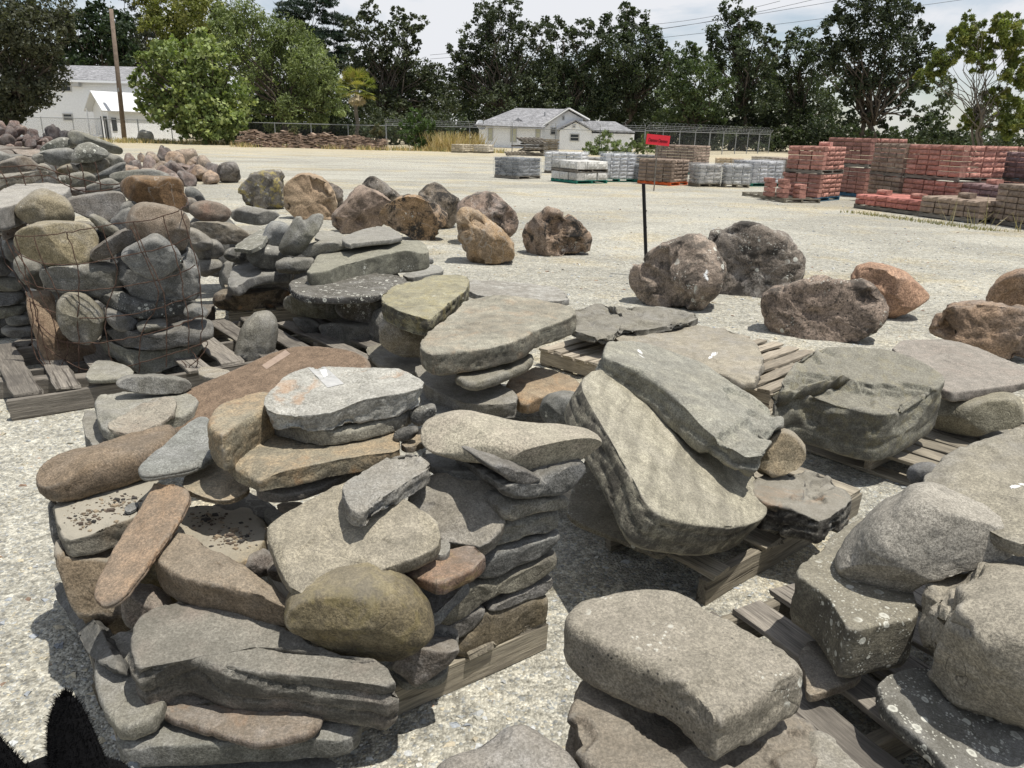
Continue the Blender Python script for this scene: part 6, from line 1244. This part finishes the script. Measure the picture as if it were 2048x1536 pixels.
# ---- brushy undergrowth filling the shade between the fence and the trunks
rg = np.random.default_rng(72); cen = []; rad = []
for px in np.arange(-60, 2130, 20):
    d0 = 80 if px < 480 else 78 if px < 930 else 98 if px < 1290 else 90
    for k_ in range(4):
        d = d0+rg.uniform(0, 8); yb = 260+.0245*(px-1024)+1.7*F_PX/d; r = rg.uniform(11, 19)
        if -40 < px < 300 or (1900 < px and rg.random() < .35): continue
        cen.append(at_y(px+rg.uniform(-10, 10), yb-6-k_*rg.uniform(7, 13), d)); rad.append(r*d/F_PX)
me = leaf_cloud('undergrowth', cen, rad, 0, .34, DK+OAK+[(.07, .09, .035)], rg, .5, 0, 1, .2, .55, 86.0, 1.25)
tag(link('undergrowth', me, MAT['leaf']), 'dark brushy undergrowth along the foot of the trees', 'undergrowth', kind='stuff')
# ================================================================ heaps of rubble
_rockm = []
for v_ in range(8):
    bm = bmesh.new(); bmesh.ops.create_icosphere(bm, subdivisions=3, radius=.5); rg = np.random.default_rng(100+v_)
    V = np.array([v.co[:] for v in bm.verts])
    for _ in range(9):
        d = rg.normal(size=3); d /= np.linalg.norm(d); V = V-np.outer(np.maximum(V @ d-rg.uniform(.24, .42), 0)*.95, d)
    V *= np.array([1.1, .9, .75]); V += V*(.10*fbm(V*2.2+v_*7, 3))[:, None]
    for v, p_ in zip(bm.verts, V): v.co = p_
    me = bpy.data.meshes.new('rubble_stone'); bm.to_mesh(me); bm.free(); me.polygons.foreach_set('use_smooth', [True]*len(me.polygons)); me.materials.append(MAT['boulder']); _rockm.append(me)
def rubble(label, group, pts, cols, rg, props, name='rubble_stone'):
    for (c, s) in pts:
        o = bpy.data.objects.new(name, _rockm[int(rg.integers(8))]); COL.objects.link(o); o.location = c; o.scale = np.array([1, 1, 1])*s*rg.uniform(.85, 1.15, 3); o.rotation_euler = rg.uniform(0, 6.28, 3)
        o.color = (*(np.array(cols[int(rg.integers(len(cols)))])*rg.uniform(.8, 1.2)), 1)
        pr = dict(DEF); pr.update(props)
        for k_, v in pr.items(): o[k_] = v
        tag(o, label, 'stone', group)
def mound(rg, n, xs, y0, ztop, s0, s1, dy=1.2):
    """stones lying over the face of a heap; xs: pixel span, ztop(px): pixel height of the crest at that column"""
    out = []
    for i in range(n):
        px = rg.uniform(*xs); t = rg.random()**.8; zt = at_y(px, ztop(px), y0)[2]; z = max(.05, zt*t); y = y0-(1-t)*dy-rg.uniform(0, .3); x = at_y(px, 300, y0)[0]; out.append(((x, y, z-.06), rg.uniform(s0, s1)))
    return out
rg = np.random.default_rng(21)
rubble('small red brown lava stone in the heap at the far left', 'red brown stones of the far left heap', mound(rg, 200, (-30, 112), 15.5, lambda p: 248+max(0, (p-60))*.55, .16, .32, 2.2), [(.15,.1,.085),(.22,.15,.125),(.12,.085,.075),(.3,.22,.18)], rg, dict(dark=.4, dust=0.))
rubble('dark lava stone in the small heap before the white building', 'dark lava stones of the small heap', mound(rg, 70, (92, 172), 17.0, lambda p: 250+abs(p-132)*.5, .18, .4, 1.6), [(.05,.042,.045),(.07,.055,.055),(.04,.035,.036)], rg, dict(dark=.4, dust=.0))
rubble('flat brown slate in the low heap at the far left', 'flat slates of the low heap at the far left', [((c[0], c[1], c[2]), s) for c, s in mound(rg, 60, (-30, 100), 11.5, lambda p: 285+max(0, p-20)*.1, .3, .6, 1.6)], [(.2,.16,.13),(.26,.21,.17),(.17,.14,.12)], rg, dict(dark=.3), 'slate')
for o in list(COL.objects):
    if o.name.startswith('slate'): o.scale = (o.scale[0]*1.2, o.scale[1]*1.2, o.scale[2]*.3); o.rotation_euler = (rg.normal(0, .2), rg.normal(0, .2), rg.uniform(0, 6.28))
# row of rough boulders behind the far heap
RB = [(262,322,24),(285,312,20),(305,318,26),(330,316,30),(275,335,30),(300,334,30),(350,322,30),(322,338,30),(372,318,34),(345,340,30),(372,338,28),(392,330,28),(262,345,26),(410,332,30),(360,350,34),(332,352,32),(388,348,34),(405,350,36),(300,350,30),(425,342,30),(372,360,36),(345,362,26),(420,356,28)]
for i_, (cx_, cy_, w_) in enumerate(RB):
    g0 = at_z(cx_, cy_+12, 0); s_ = w_*g0[1]/F_PX
    _cn, _cc = [('reddish', (.22,.155,.125)), ('dark brown', (.15,.115,.1)), ('pale tan', (.32,.25,.19)), ('orange tan', (.34,.24,.165))][(i_*7+i_//4) % 4]
    rubble(f"rough {_cn} boulder in the {'front' if cy_ > 336 else 'back'} of the low row, {'left' if cx_ < 320 else 'middle' if cx_ < 380 else 'right'} part", 'rough boulders in the low row', [((g0[0], g0[1], s_*.34), s_*1.5)], [_cc], rg, dict(dark=.6, lichen=.25, dust=.1))
# pale rock and white stone by the fence
for tx_, px, py, w_, cl in (('pale chalky rock lying by the fence at the left', 291, 284, 44, (.5,.48,.43)), ('small white stone at the left end of the flagstone heap', 494, 290, 19, (.62,.61,.57)), ('dark boulder at the end of the crates far off', 885, 301, 30, (.13,.11,.1))):
    g0 = at_z(px, py, 0); s_ = w_*g0[1]/F_PX; rubble(tx_, 'single rocks by the far fence', [((g0[0], g0[1], s_*.22), s_)], [cl], rg, dict(dark=.1), 'rock')
# long flagstone heap: hundreds of thin stones, too small to pick apart
V = []; Q = []; n_ = 900; rg = np.random.default_rng(33)
for i in range(n_):
    px = rg.uniform(486, 772); d = 62.5; crest = 1.25 if px < 690 else 1.0; t = rg.random(); z = crest*t*(.85+.15*math.sin(px*.09)); x = at_y(px, 290, d)[0]; y = d-(1-t)*.8-rg.uniform(0, .5)
    l, w_, h = rg.uniform(.3, .75), rg.uniform(.25, .45), rg.uniform(.035, .1); a = rg.normal(0, .5); tl = rg.normal(0, .16); k_ = len(V)
    ca, sa = math.cos(a), math.sin(a)
    for zz in (-h/2, h/2):
        for (xx, yy) in ((-l/2, -w_/2*.8), (l*.1, -w_/2), (l/2, -w_/2*.6), (l/2*.8, w_/2), (-l/2*.9, w_/2*.8)):
            V.append((x+xx*ca-yy*sa, y+xx*sa+yy*ca, z+zz+xx*tl))
    Q.append((k_, k_+4, k_+3, k_+2, k_+1)); Q.append(tuple(range(k_+5, k_+10)))
    for j in range(5): Q.append((k_+j, k_+(j+1) % 5, k_+5+(j+1) % 5, k_+5+j))
me = bpy.data.meshes.new('flagstone_heap'); me.from_pydata(V, [], Q); plain('flagstone', (.27, .2, .15), .95, .6, 2.2)
tag(link('flagstone_heap', me, MAT['flagstone']), 'long low heap of thin brown flagstones in front of the fence', 'stone heap', kind='stuff')
# ================================================================ rusty wire basket
bk = empty('wire_basket', tuple(gxy(240, 760))+(0,), 0, 'bent rusty wire mesh cage holding stones at the left', 'wire basket')
BO = np.array(bk.location)
def bw(name, pts, y=4.86, r=.0034):
    q = [at_y(px, py, y if len(p_) < 3 else p_[2])-BO for p_ in pts for px, py in (p_[:2],)]
    q2 = resample_open(np.array(q), max(8, len(q)*4)); q2 = q2+RNG.normal(0, .003, q2.shape); m = MB(); m.tube(list(q2), r, 5); return m.build(name, MAT['rusty_wire'], bk)
def resample_open(P_, n):
    for _ in range(2):
        a, b = P_[:-1]*.75+P_[1:]*.25, P_[:-1]*.25+P_[1:]*.75; P_ = np.vstack([P_[:1], np.stack([a, b], 1).reshape(-1, 3), P_[-1:]])
    d = np.r_[0, np.cumsum(np.linalg.norm(np.diff(P_, axis=0), axis=1))]; s = np.linspace(0, d[-1], n); return np.stack([np.interp(s, d, P_[:, k_]) for k_ in range(3)], 1)
for w_ in ([(30,470),(68,474),(134,464),(235,447),(300,442),(358,420)], [(30,505),(88,531),(170,528),(250,512),(345,492),(378,475)], [(45,560),(92,580),(180,582),(260,572),(340,556),(392,530)],
           [(55,600),(115,628),(155,638),(215,634),(275,628),(340,610),(400,585)], [(70,640),(110,680),(160,688),(215,684),(280,672),(345,655),(405,630)], [(85,690),(130,720),(165,742),(215,740),(260,732),(330,712),(400,690)]):
    bw('wire', w_)
for w_ in ([(30,470),(45,520),(62,580),(75,640),(92,700),(108,750)], [(68,474),(88,531),(118,590),(128,640),(140,700),(112,752)], [(134,464),(155,530),(160,585),(155,636),(158,700),(158,750)], [(205,455),(222,512),(240,545),(205,630),(218,690),(224,760)],
           [(268,446),(287,500),(312,548),(330,590),(334,640),(333,735)], [(325,432),(345,490),(360,540),(365,580),(378,640),(378,705)], [(360,420),(380,480),(395,530),(402,580),(405,640),(400,690)], [(262,452),(300,540),(325,600),(280,660),(279,745)],
           [(12,480),(40,540),(70,600),(80,650),(72,700),(100,745)], [(25,490),(60,545),(88,600),(110,650),(118,700)], [(0,460,5.6),(5,520,5.4),(40,560,5.2),(60,600),(66,640),(62,690),(75,720),(110,752)]):
    bw('wire', w_)
for w_ in ([(0,418,6.0),(30,403,6.0),(62,396,6.0)], [(0,400,6.0),(8,440,5.8),(14,470,5.6)], [(28,403,6.0),(36,440,5.8)], [(358,420,5.0),(382,404,5.6),(360,385,5.9)], [(380,700),(400,720),(382,750),(365,720)], [(395,690),(420,680),(410,705),(372,740)]):
    bw('wire', w_)
fb = empty('wire_cage', tuple(at_y(120, 380, 7.05)), 0, 'rusty wire mesh round the far heap of river stones', 'wire basket'); BO = np.array(fb.location); bk = fb
for w_ in ([(0,334),(40,332),(85,333),(130,350),(210,372),(255,366)], [(0,358),(50,352),(100,352)], [(0,340),(10,355),(20,382)], [(35,331),(45,350),(52,370)], [(75,334),(85,350),(86,365)], [(110,332),(114,350),(120,365)], [(135,330),(140,352),(143,385)], [(160,325),(168,352),(172,388)], [(190,325),(198,352),(204,385)], [(100,352),(150,382),(200,384),(250,372)]):
    bw('wire', w_, 7.05, .005)
# ================================================================ dog
plain('black_fur', (.0035, .0035, .004), .9, .35, 60, bump=.4, spec=.12)
def skin_body(name, joints, edges, mat, parent=None, sub=2):
    me = bpy.data.meshes.new(name); me.from_pydata([j[:3] for j in joints], edges, []); o = bpy.data.objects.new(name, me); COL.objects.link(o)
    md = o.modifiers.new('skin', 'SKIN'); sv = me.skin_vertices[0].data if me.skin_vertices else None
    if sv is None:
        bm = bmesh.new(); bm.from_mesh(me); bm.verts.layers.skin.verify(); bm.to_mesh(me); bm.free(); sv = me.skin_vertices[0].data
    for i, j in enumerate(joints): sv[i].radius = (j[3], j[4] if len(j) > 4 else j[3]); sv[i].use_root = (i == 0)
    md.use_smooth_shade = True; s = o.modifiers.new('sub', 'SUBSURF'); s.levels = sub; s.render_levels = sub
    dg = bpy.context.evaluated_depsgraph_get(); me2 = bpy.data.meshes.new_from_object(o.evaluated_get(dg)); bpy.data.objects.remove(o)
    me2.polygons.foreach_set('use_smooth', [True]*len(me2.polygons)); return link(name, me2, MAT[mat], parent)
# the head sits just inside the frame; the dog faces away to the left, its body runs back under the camera
et = at_y(132, 1384, .95); eb = at_y(138, 1520, .92); hd = np.array([eb[0]-.045, eb[1]-.02, eb[2]-.055])
dog = empty('dog', (hd[0], hd[1], 0), 0, 'black dog in the lower left corner, one pointed ear raised', 'dog')
fw = np.array([.12, 1, 0]); fw /= np.linalg.norm(fw); rt = np.array([fw[1], -fw[0], 0]); Z = np.array([0, 0, 1.])
DO = np.array([hd[0], hd[1], 0])
def J(f_, r_, z_, rad, rad2=None):
    p = hd+fw*f_+rt*r_+Z*z_-DO; return (*p, rad, rad2 or rad)
hz = hd[2]
joints = [J(-.42, 0, -.13, .15, .17), J(-.26, 0, -.07, .105), J(-.12, 0, -.03, .088), J(0, 0, 0, .075), J(.075, 0, -.05, .058), J(.13, 0, -.095, .042, .036), J(.18, 0, -.135, .032, .028),
          J(-.75, 0, -.16, .145, .16), J(-.98, 0, -.13, .13, .14), J(-1.2, 0, -.2, .035), J(-1.4, 0, -.36, .03), J(-1.5, 0, -.42, .015),
          J(-.42, .11, -.28, .06), J(-.40, .12, -.47, .038), J(-.42, .12, -.70, .028), J(-.37, .12, -hz+.03, .032),
          J(-.42, -.11, -.28, .06), J(-.40, -.12, -.47, .038), J(-.42, -.12, -.70, .028), J(-.37, -.12, -hz+.03, .032),
          J(-.98, .1, -.28, .085), J(-.90, .12, -.46, .05), J(-1.08, .12, -.62, .03), J(-1.02, .12, -hz+.03, .032),
          J(-.98, -.1, -.28, .085), J(-.90, -.12, -.46, .05), J(-1.08, -.12, -.62, .03), J(-1.02, -.12, -hz+.03, .032)]
edges = [(0, 1), (1, 2), (2, 3), (3, 4), (4, 5), (5, 6), (0, 7), (7, 8), (8, 9), (9, 10), (10, 11), (0, 12), (12, 13), (13, 14), (14, 15), (0, 16), (16, 17), (17, 18), (18, 19), (8, 20), (20, 21), (21, 22), (22, 23), (8, 24), (24, 25), (25, 26), (26, 27)]
skin_body('body', joints, edges, 'black_fur', dog)
def ear(base, tip, wdir, back, w=.05):
    """a pricked ear: a flattened cone with a broad base and a rounded point"""
    base, tip, wdir, back = map(lambda a: np.asarray(a, float), (base, tip, wdir, back)); N_ = 14; V = []; F_ = []; M_ = 14
    for i in range(N_+1):
        t = i/N_; c = base*(1-t)+tip*t; ww = w*(1.12-.42*t)*max(.0, 1-t**3.2)**.6+.0008
        for j in range(M_):
            a = 2*math.pi*j/M_; V.append(c+wdir*math.cos(a)*ww+back*math.sin(a)*ww*.45+wdir*w*.35*(1-t)**2)
    for i in range(N_):
        for j in range(M_): a = i*M_+j; b = i*M_+(j+1) % M_; F_.append((a, b, b+M_, a+M_))
    F_.append(tuple(range(M_))); F_.append(tuple(N_*M_+j for j in range(M_))[::-1]); m = MB(); m.add(V, F_); return link('ear', m.mesh('ear', 0, True), MAT['black_fur'], dog)
ear(eb-DO+np.array([.0, 0, -.02]), et-DO, rt, fw, .042)
er_ = hd-rt*.06+Z*.045; ear(er_-DO, er_-DO-rt*.05+Z*.13, rt, fw, .037)
for s_ in (-1, 1):
    bm = bmesh.new(); bmesh.ops.create_uvsphere(bm, u_segments=12, v_segments=8, radius=.011); me = bpy.data.meshes.new('eye'); bm.to_mesh(me); bm.free(); link('eye', me, MAT['dark_glass'], dog, tuple(hd+fw*.085+rt*.046*s_-Z*.03-DO))
bm = bmesh.new(); bmesh.ops.create_uvsphere(bm, u_segments=12, v_segments=8, radius=.017); me = bpy.data.meshes.new('nose'); bm.to_mesh(me); bm.free(); link('nose', me, MAT['dark_glass'], dog, tuple(hd+fw*.205-Z*.15-DO))
plain('collar_red', (.35, .03, .03), .6); m = MB(); c_ = hd-fw*.13-Z*.03-DO
ang = [2*math.pi*i/24 for i in range(25)]; m.tube([c_+rt*math.cos(a)*.098+np.cross(fw, rt)*math.sin(a)*.098 for a in ang], .010, 6); m.build('collar', MAT['collar_red'], dog)
# short fur standing off the ear, the skull and the neck
rg = np.random.default_rng(3); V = []; F_ = []
for o in dog.children:
    if o.name.split('.')[0] not in ('body', 'ear'): continue
    me = o.data; nv = len(me.polygons)
    for p_ in me.polygons:
        c = np.array(p_.center); 
        if c[2] < hd[2]-.22: continue
        for k in range(14 if o.name.startswith('ear') else 10):
            w = rg.dirichlet(np.ones(len(p_.vertices))); q = sum(w[i]*np.array(me.vertices[v].co) for i, v in enumerate(p_.vertices)); n_ = np.array(p_.normal)
            l = rg.uniform(.004, .010); d_ = n_*.55+np.array([0, 0, .5 if o.name.startswith('ear') else -.1])+rg.normal(0, .3, 3); t_v = np.cross(n_, rg.normal(size=3)); t_v /= np.linalg.norm(t_v)+1e-9
            k0 = len(V); V += [q-t_v*.0007, q+t_v*.0007, q+d_*l]; F_.append((k0, k0+1, k0+2))
me = bpy.data.meshes.new('fur'); me.from_pydata([tuple(v) for v in V], [], F_); fo_ = link('fur', me, MAT['black_fur'], dog)
# ================================================================ tape, bird stains and dirt lying on the stones
from mathutils.bvhtree import BVHTree
def _find(word): return next(o for o in STONES if word in o['label'])
def _bvh(o):
    me = o.data; L_ = np.array(o.location); V = np.empty(len(me.vertices)*3, np.float32); me.vertices.foreach_get('co', V); V = V.reshape(-1, 3)+L_
    return BVHTree.FromPolygons([Vector(v) for v in V], [p.vertices[:] for p in me.polygons])
plain('bird_lime', (.72, .72, .70), .8, .08, 40)
def decal(o, quads, name, mat, lift=.0015, n=10, ragged=False):
    """a thin patch lying on the stone: the outline is filled by a small grid that follows the surface"""
    bv = _bvh(o); m = MB(); L_ = np.array(o.location)
    for (a, b, c, d) in quads:
        a, b, c, d = map(lambda q: np.asarray(q, float), (a, b, c, d)); G = []
        for i in range(n+1):
            for j in range(n+1):
                s, t = i/n, j/n; p = (a*(1-s)+b*s)*(1-t)+(d*(1-s)+c*s)*t; r = Vector(ray(*p)).normalized(); h, nn, _, _ = bv.ray_cast(Vector(CAM), r)
                G.append(None if h is None else np.array(h+nn*lift)-L_)
        k = len(m.v); idx = {}
        for q, g_ in enumerate(G):
            if g_ is not None: idx[q] = len(m.v); m.v.append(tuple(g_))
        for i in range(n):
            for j in range(n):
                if ragged and math.hypot((i+.5)/n-.5, (j+.5)/n-.5) > .34+.22*pnoise(np.array([[i*.9+a[0], j*.9, 3.3]]))[0]: continue
                f = [i*(n+1)+j, (i+1)*(n+1)+j, (i+1)*(n+1)+j+1, i*(n+1)+j+1]
                if all(x in idx for x in f): m.f.append(tuple(idx[x] for x in f))
    if m.f: m.build(name, MAT[mat], o, smooth=True)
decal(_find('smooth brown stone with a strip'), [((524,731),(533,739),(581,708),(571,700))], 'tape', 'tape_brown')
_ws = _find('pale grey slab with a strip')
decal(_ws, [((617,737),(650,734),(688,768),(655,776))], 'tape', 'tape')
decal(_ws, [((640,742),(652,740),(657,752),(648,756))], 'label_scrap', 'bird_lime', .003, 5)
_c1 = _find('long tapering grey slab')
decal(_c1, [((1256,691),(1268,698),(1290,712),(1275,702)), ((1270,696),(1282,700),(1289,711),(1278,708)), ((1273,706),(1280,710),(1296,720),(1284,715))], 'bird_stain', 'bird_lime', .001, 12, True)
decal(_find('broad flat tan slab'), [((1416,712),(1424,704),(1440,702),(1432,714)), ((1414,720),(1418,710),(1430,712),(1422,718))], 'bird_stain', 'bird_lime', .001, 12, True)
decal(_find('broad slab with dark edges'), [((2012,974),(2026,968),(2050,972),(2030,980)), ((2030,966),(2048,966),(2060,972),(2046,974))], 'bird_stain', 'bird_lime', .001, 12, True)
decal(_find('large rounded grey pink boulder'), [((1403,545),(1412,540),(1420,562),(1414,568)), ((1408,540),(1416,536),(1418,548),(1410,552))], 'bird_stain', 'bird_lime', .002, 12, True)
# chips of slate and dirt on the dusty slabs
def chips(name, label, o, spots, n, s0, s1, cols):
    bv = _bvh(o); rg = np.random.default_rng(77); V = []; F_ = []; C_ = []
    for (cx, cy, sx, sy) in spots:
        for i in range(n):
            p = (rg.normal(cx, sx), rg.normal(cy, sy)); h, nn, _, _ = bv.ray_cast(Vector(CAM), Vector(ray(*p)).normalized())
            if h is None or nn.z < .5: continue
            s = rg.lognormal(math.log(s0), s1); k = len(V); a = rg.uniform(0, 6.28); q = [(math.cos(a+t)*s*rg.uniform(.6, 1.2), math.sin(a+t)*s*rg.uniform(.4, .9)) for t in (0, 1.6, 3.1, 4.7)]
            V += [(h.x+x, h.y+y, h.z-.001) for x, y in q]+[(h.x+x*.8, h.y+y*.8, h.z+s*.4) for x, y in q]; c = np.array(cols[rg.integers(len(cols))])*rg.uniform(.7, 1.3); C_ += [c]*8
            F_ += [(k, k+1, k+5, k+4), (k+1, k+2, k+6, k+5), (k+2, k+3, k+7, k+6), (k+3, k, k+4, k+7), (k+4, k+5, k+6, k+7)]
    me = bpy.data.meshes.new(name); me.from_pydata(V, [], F_); at = me.color_attributes.new('tone', 'FLOAT_COLOR', 'POINT'); at.data.foreach_set('color', np.c_[np.array(C_), np.ones(len(C_))].astype(np.float32).ravel())
    tag(link(name, me, pm), label, 'stone chips', kind='stuff')
CH = [(.09, .07, .055), (.14, .11, .08), (.06, .055, .05), (.25, .2, .14)]
chips('slate_chips', 'dark slate crumbs scattered on the dusty left slab', _find('grey flat slab with brown dust'), [(215,1020,34,12), (250,1005,22,8), (165,1038,20,9)], 70, .0042, .5, CH)
chips('stone_crumbs', 'dark stone crumbs scattered on the dusty tan slab', _find('dusty tan slab'), [(455,1070,30,14), (410,1040,24,10), (470,1080,16,8)], 80, .0045, .5, CH)
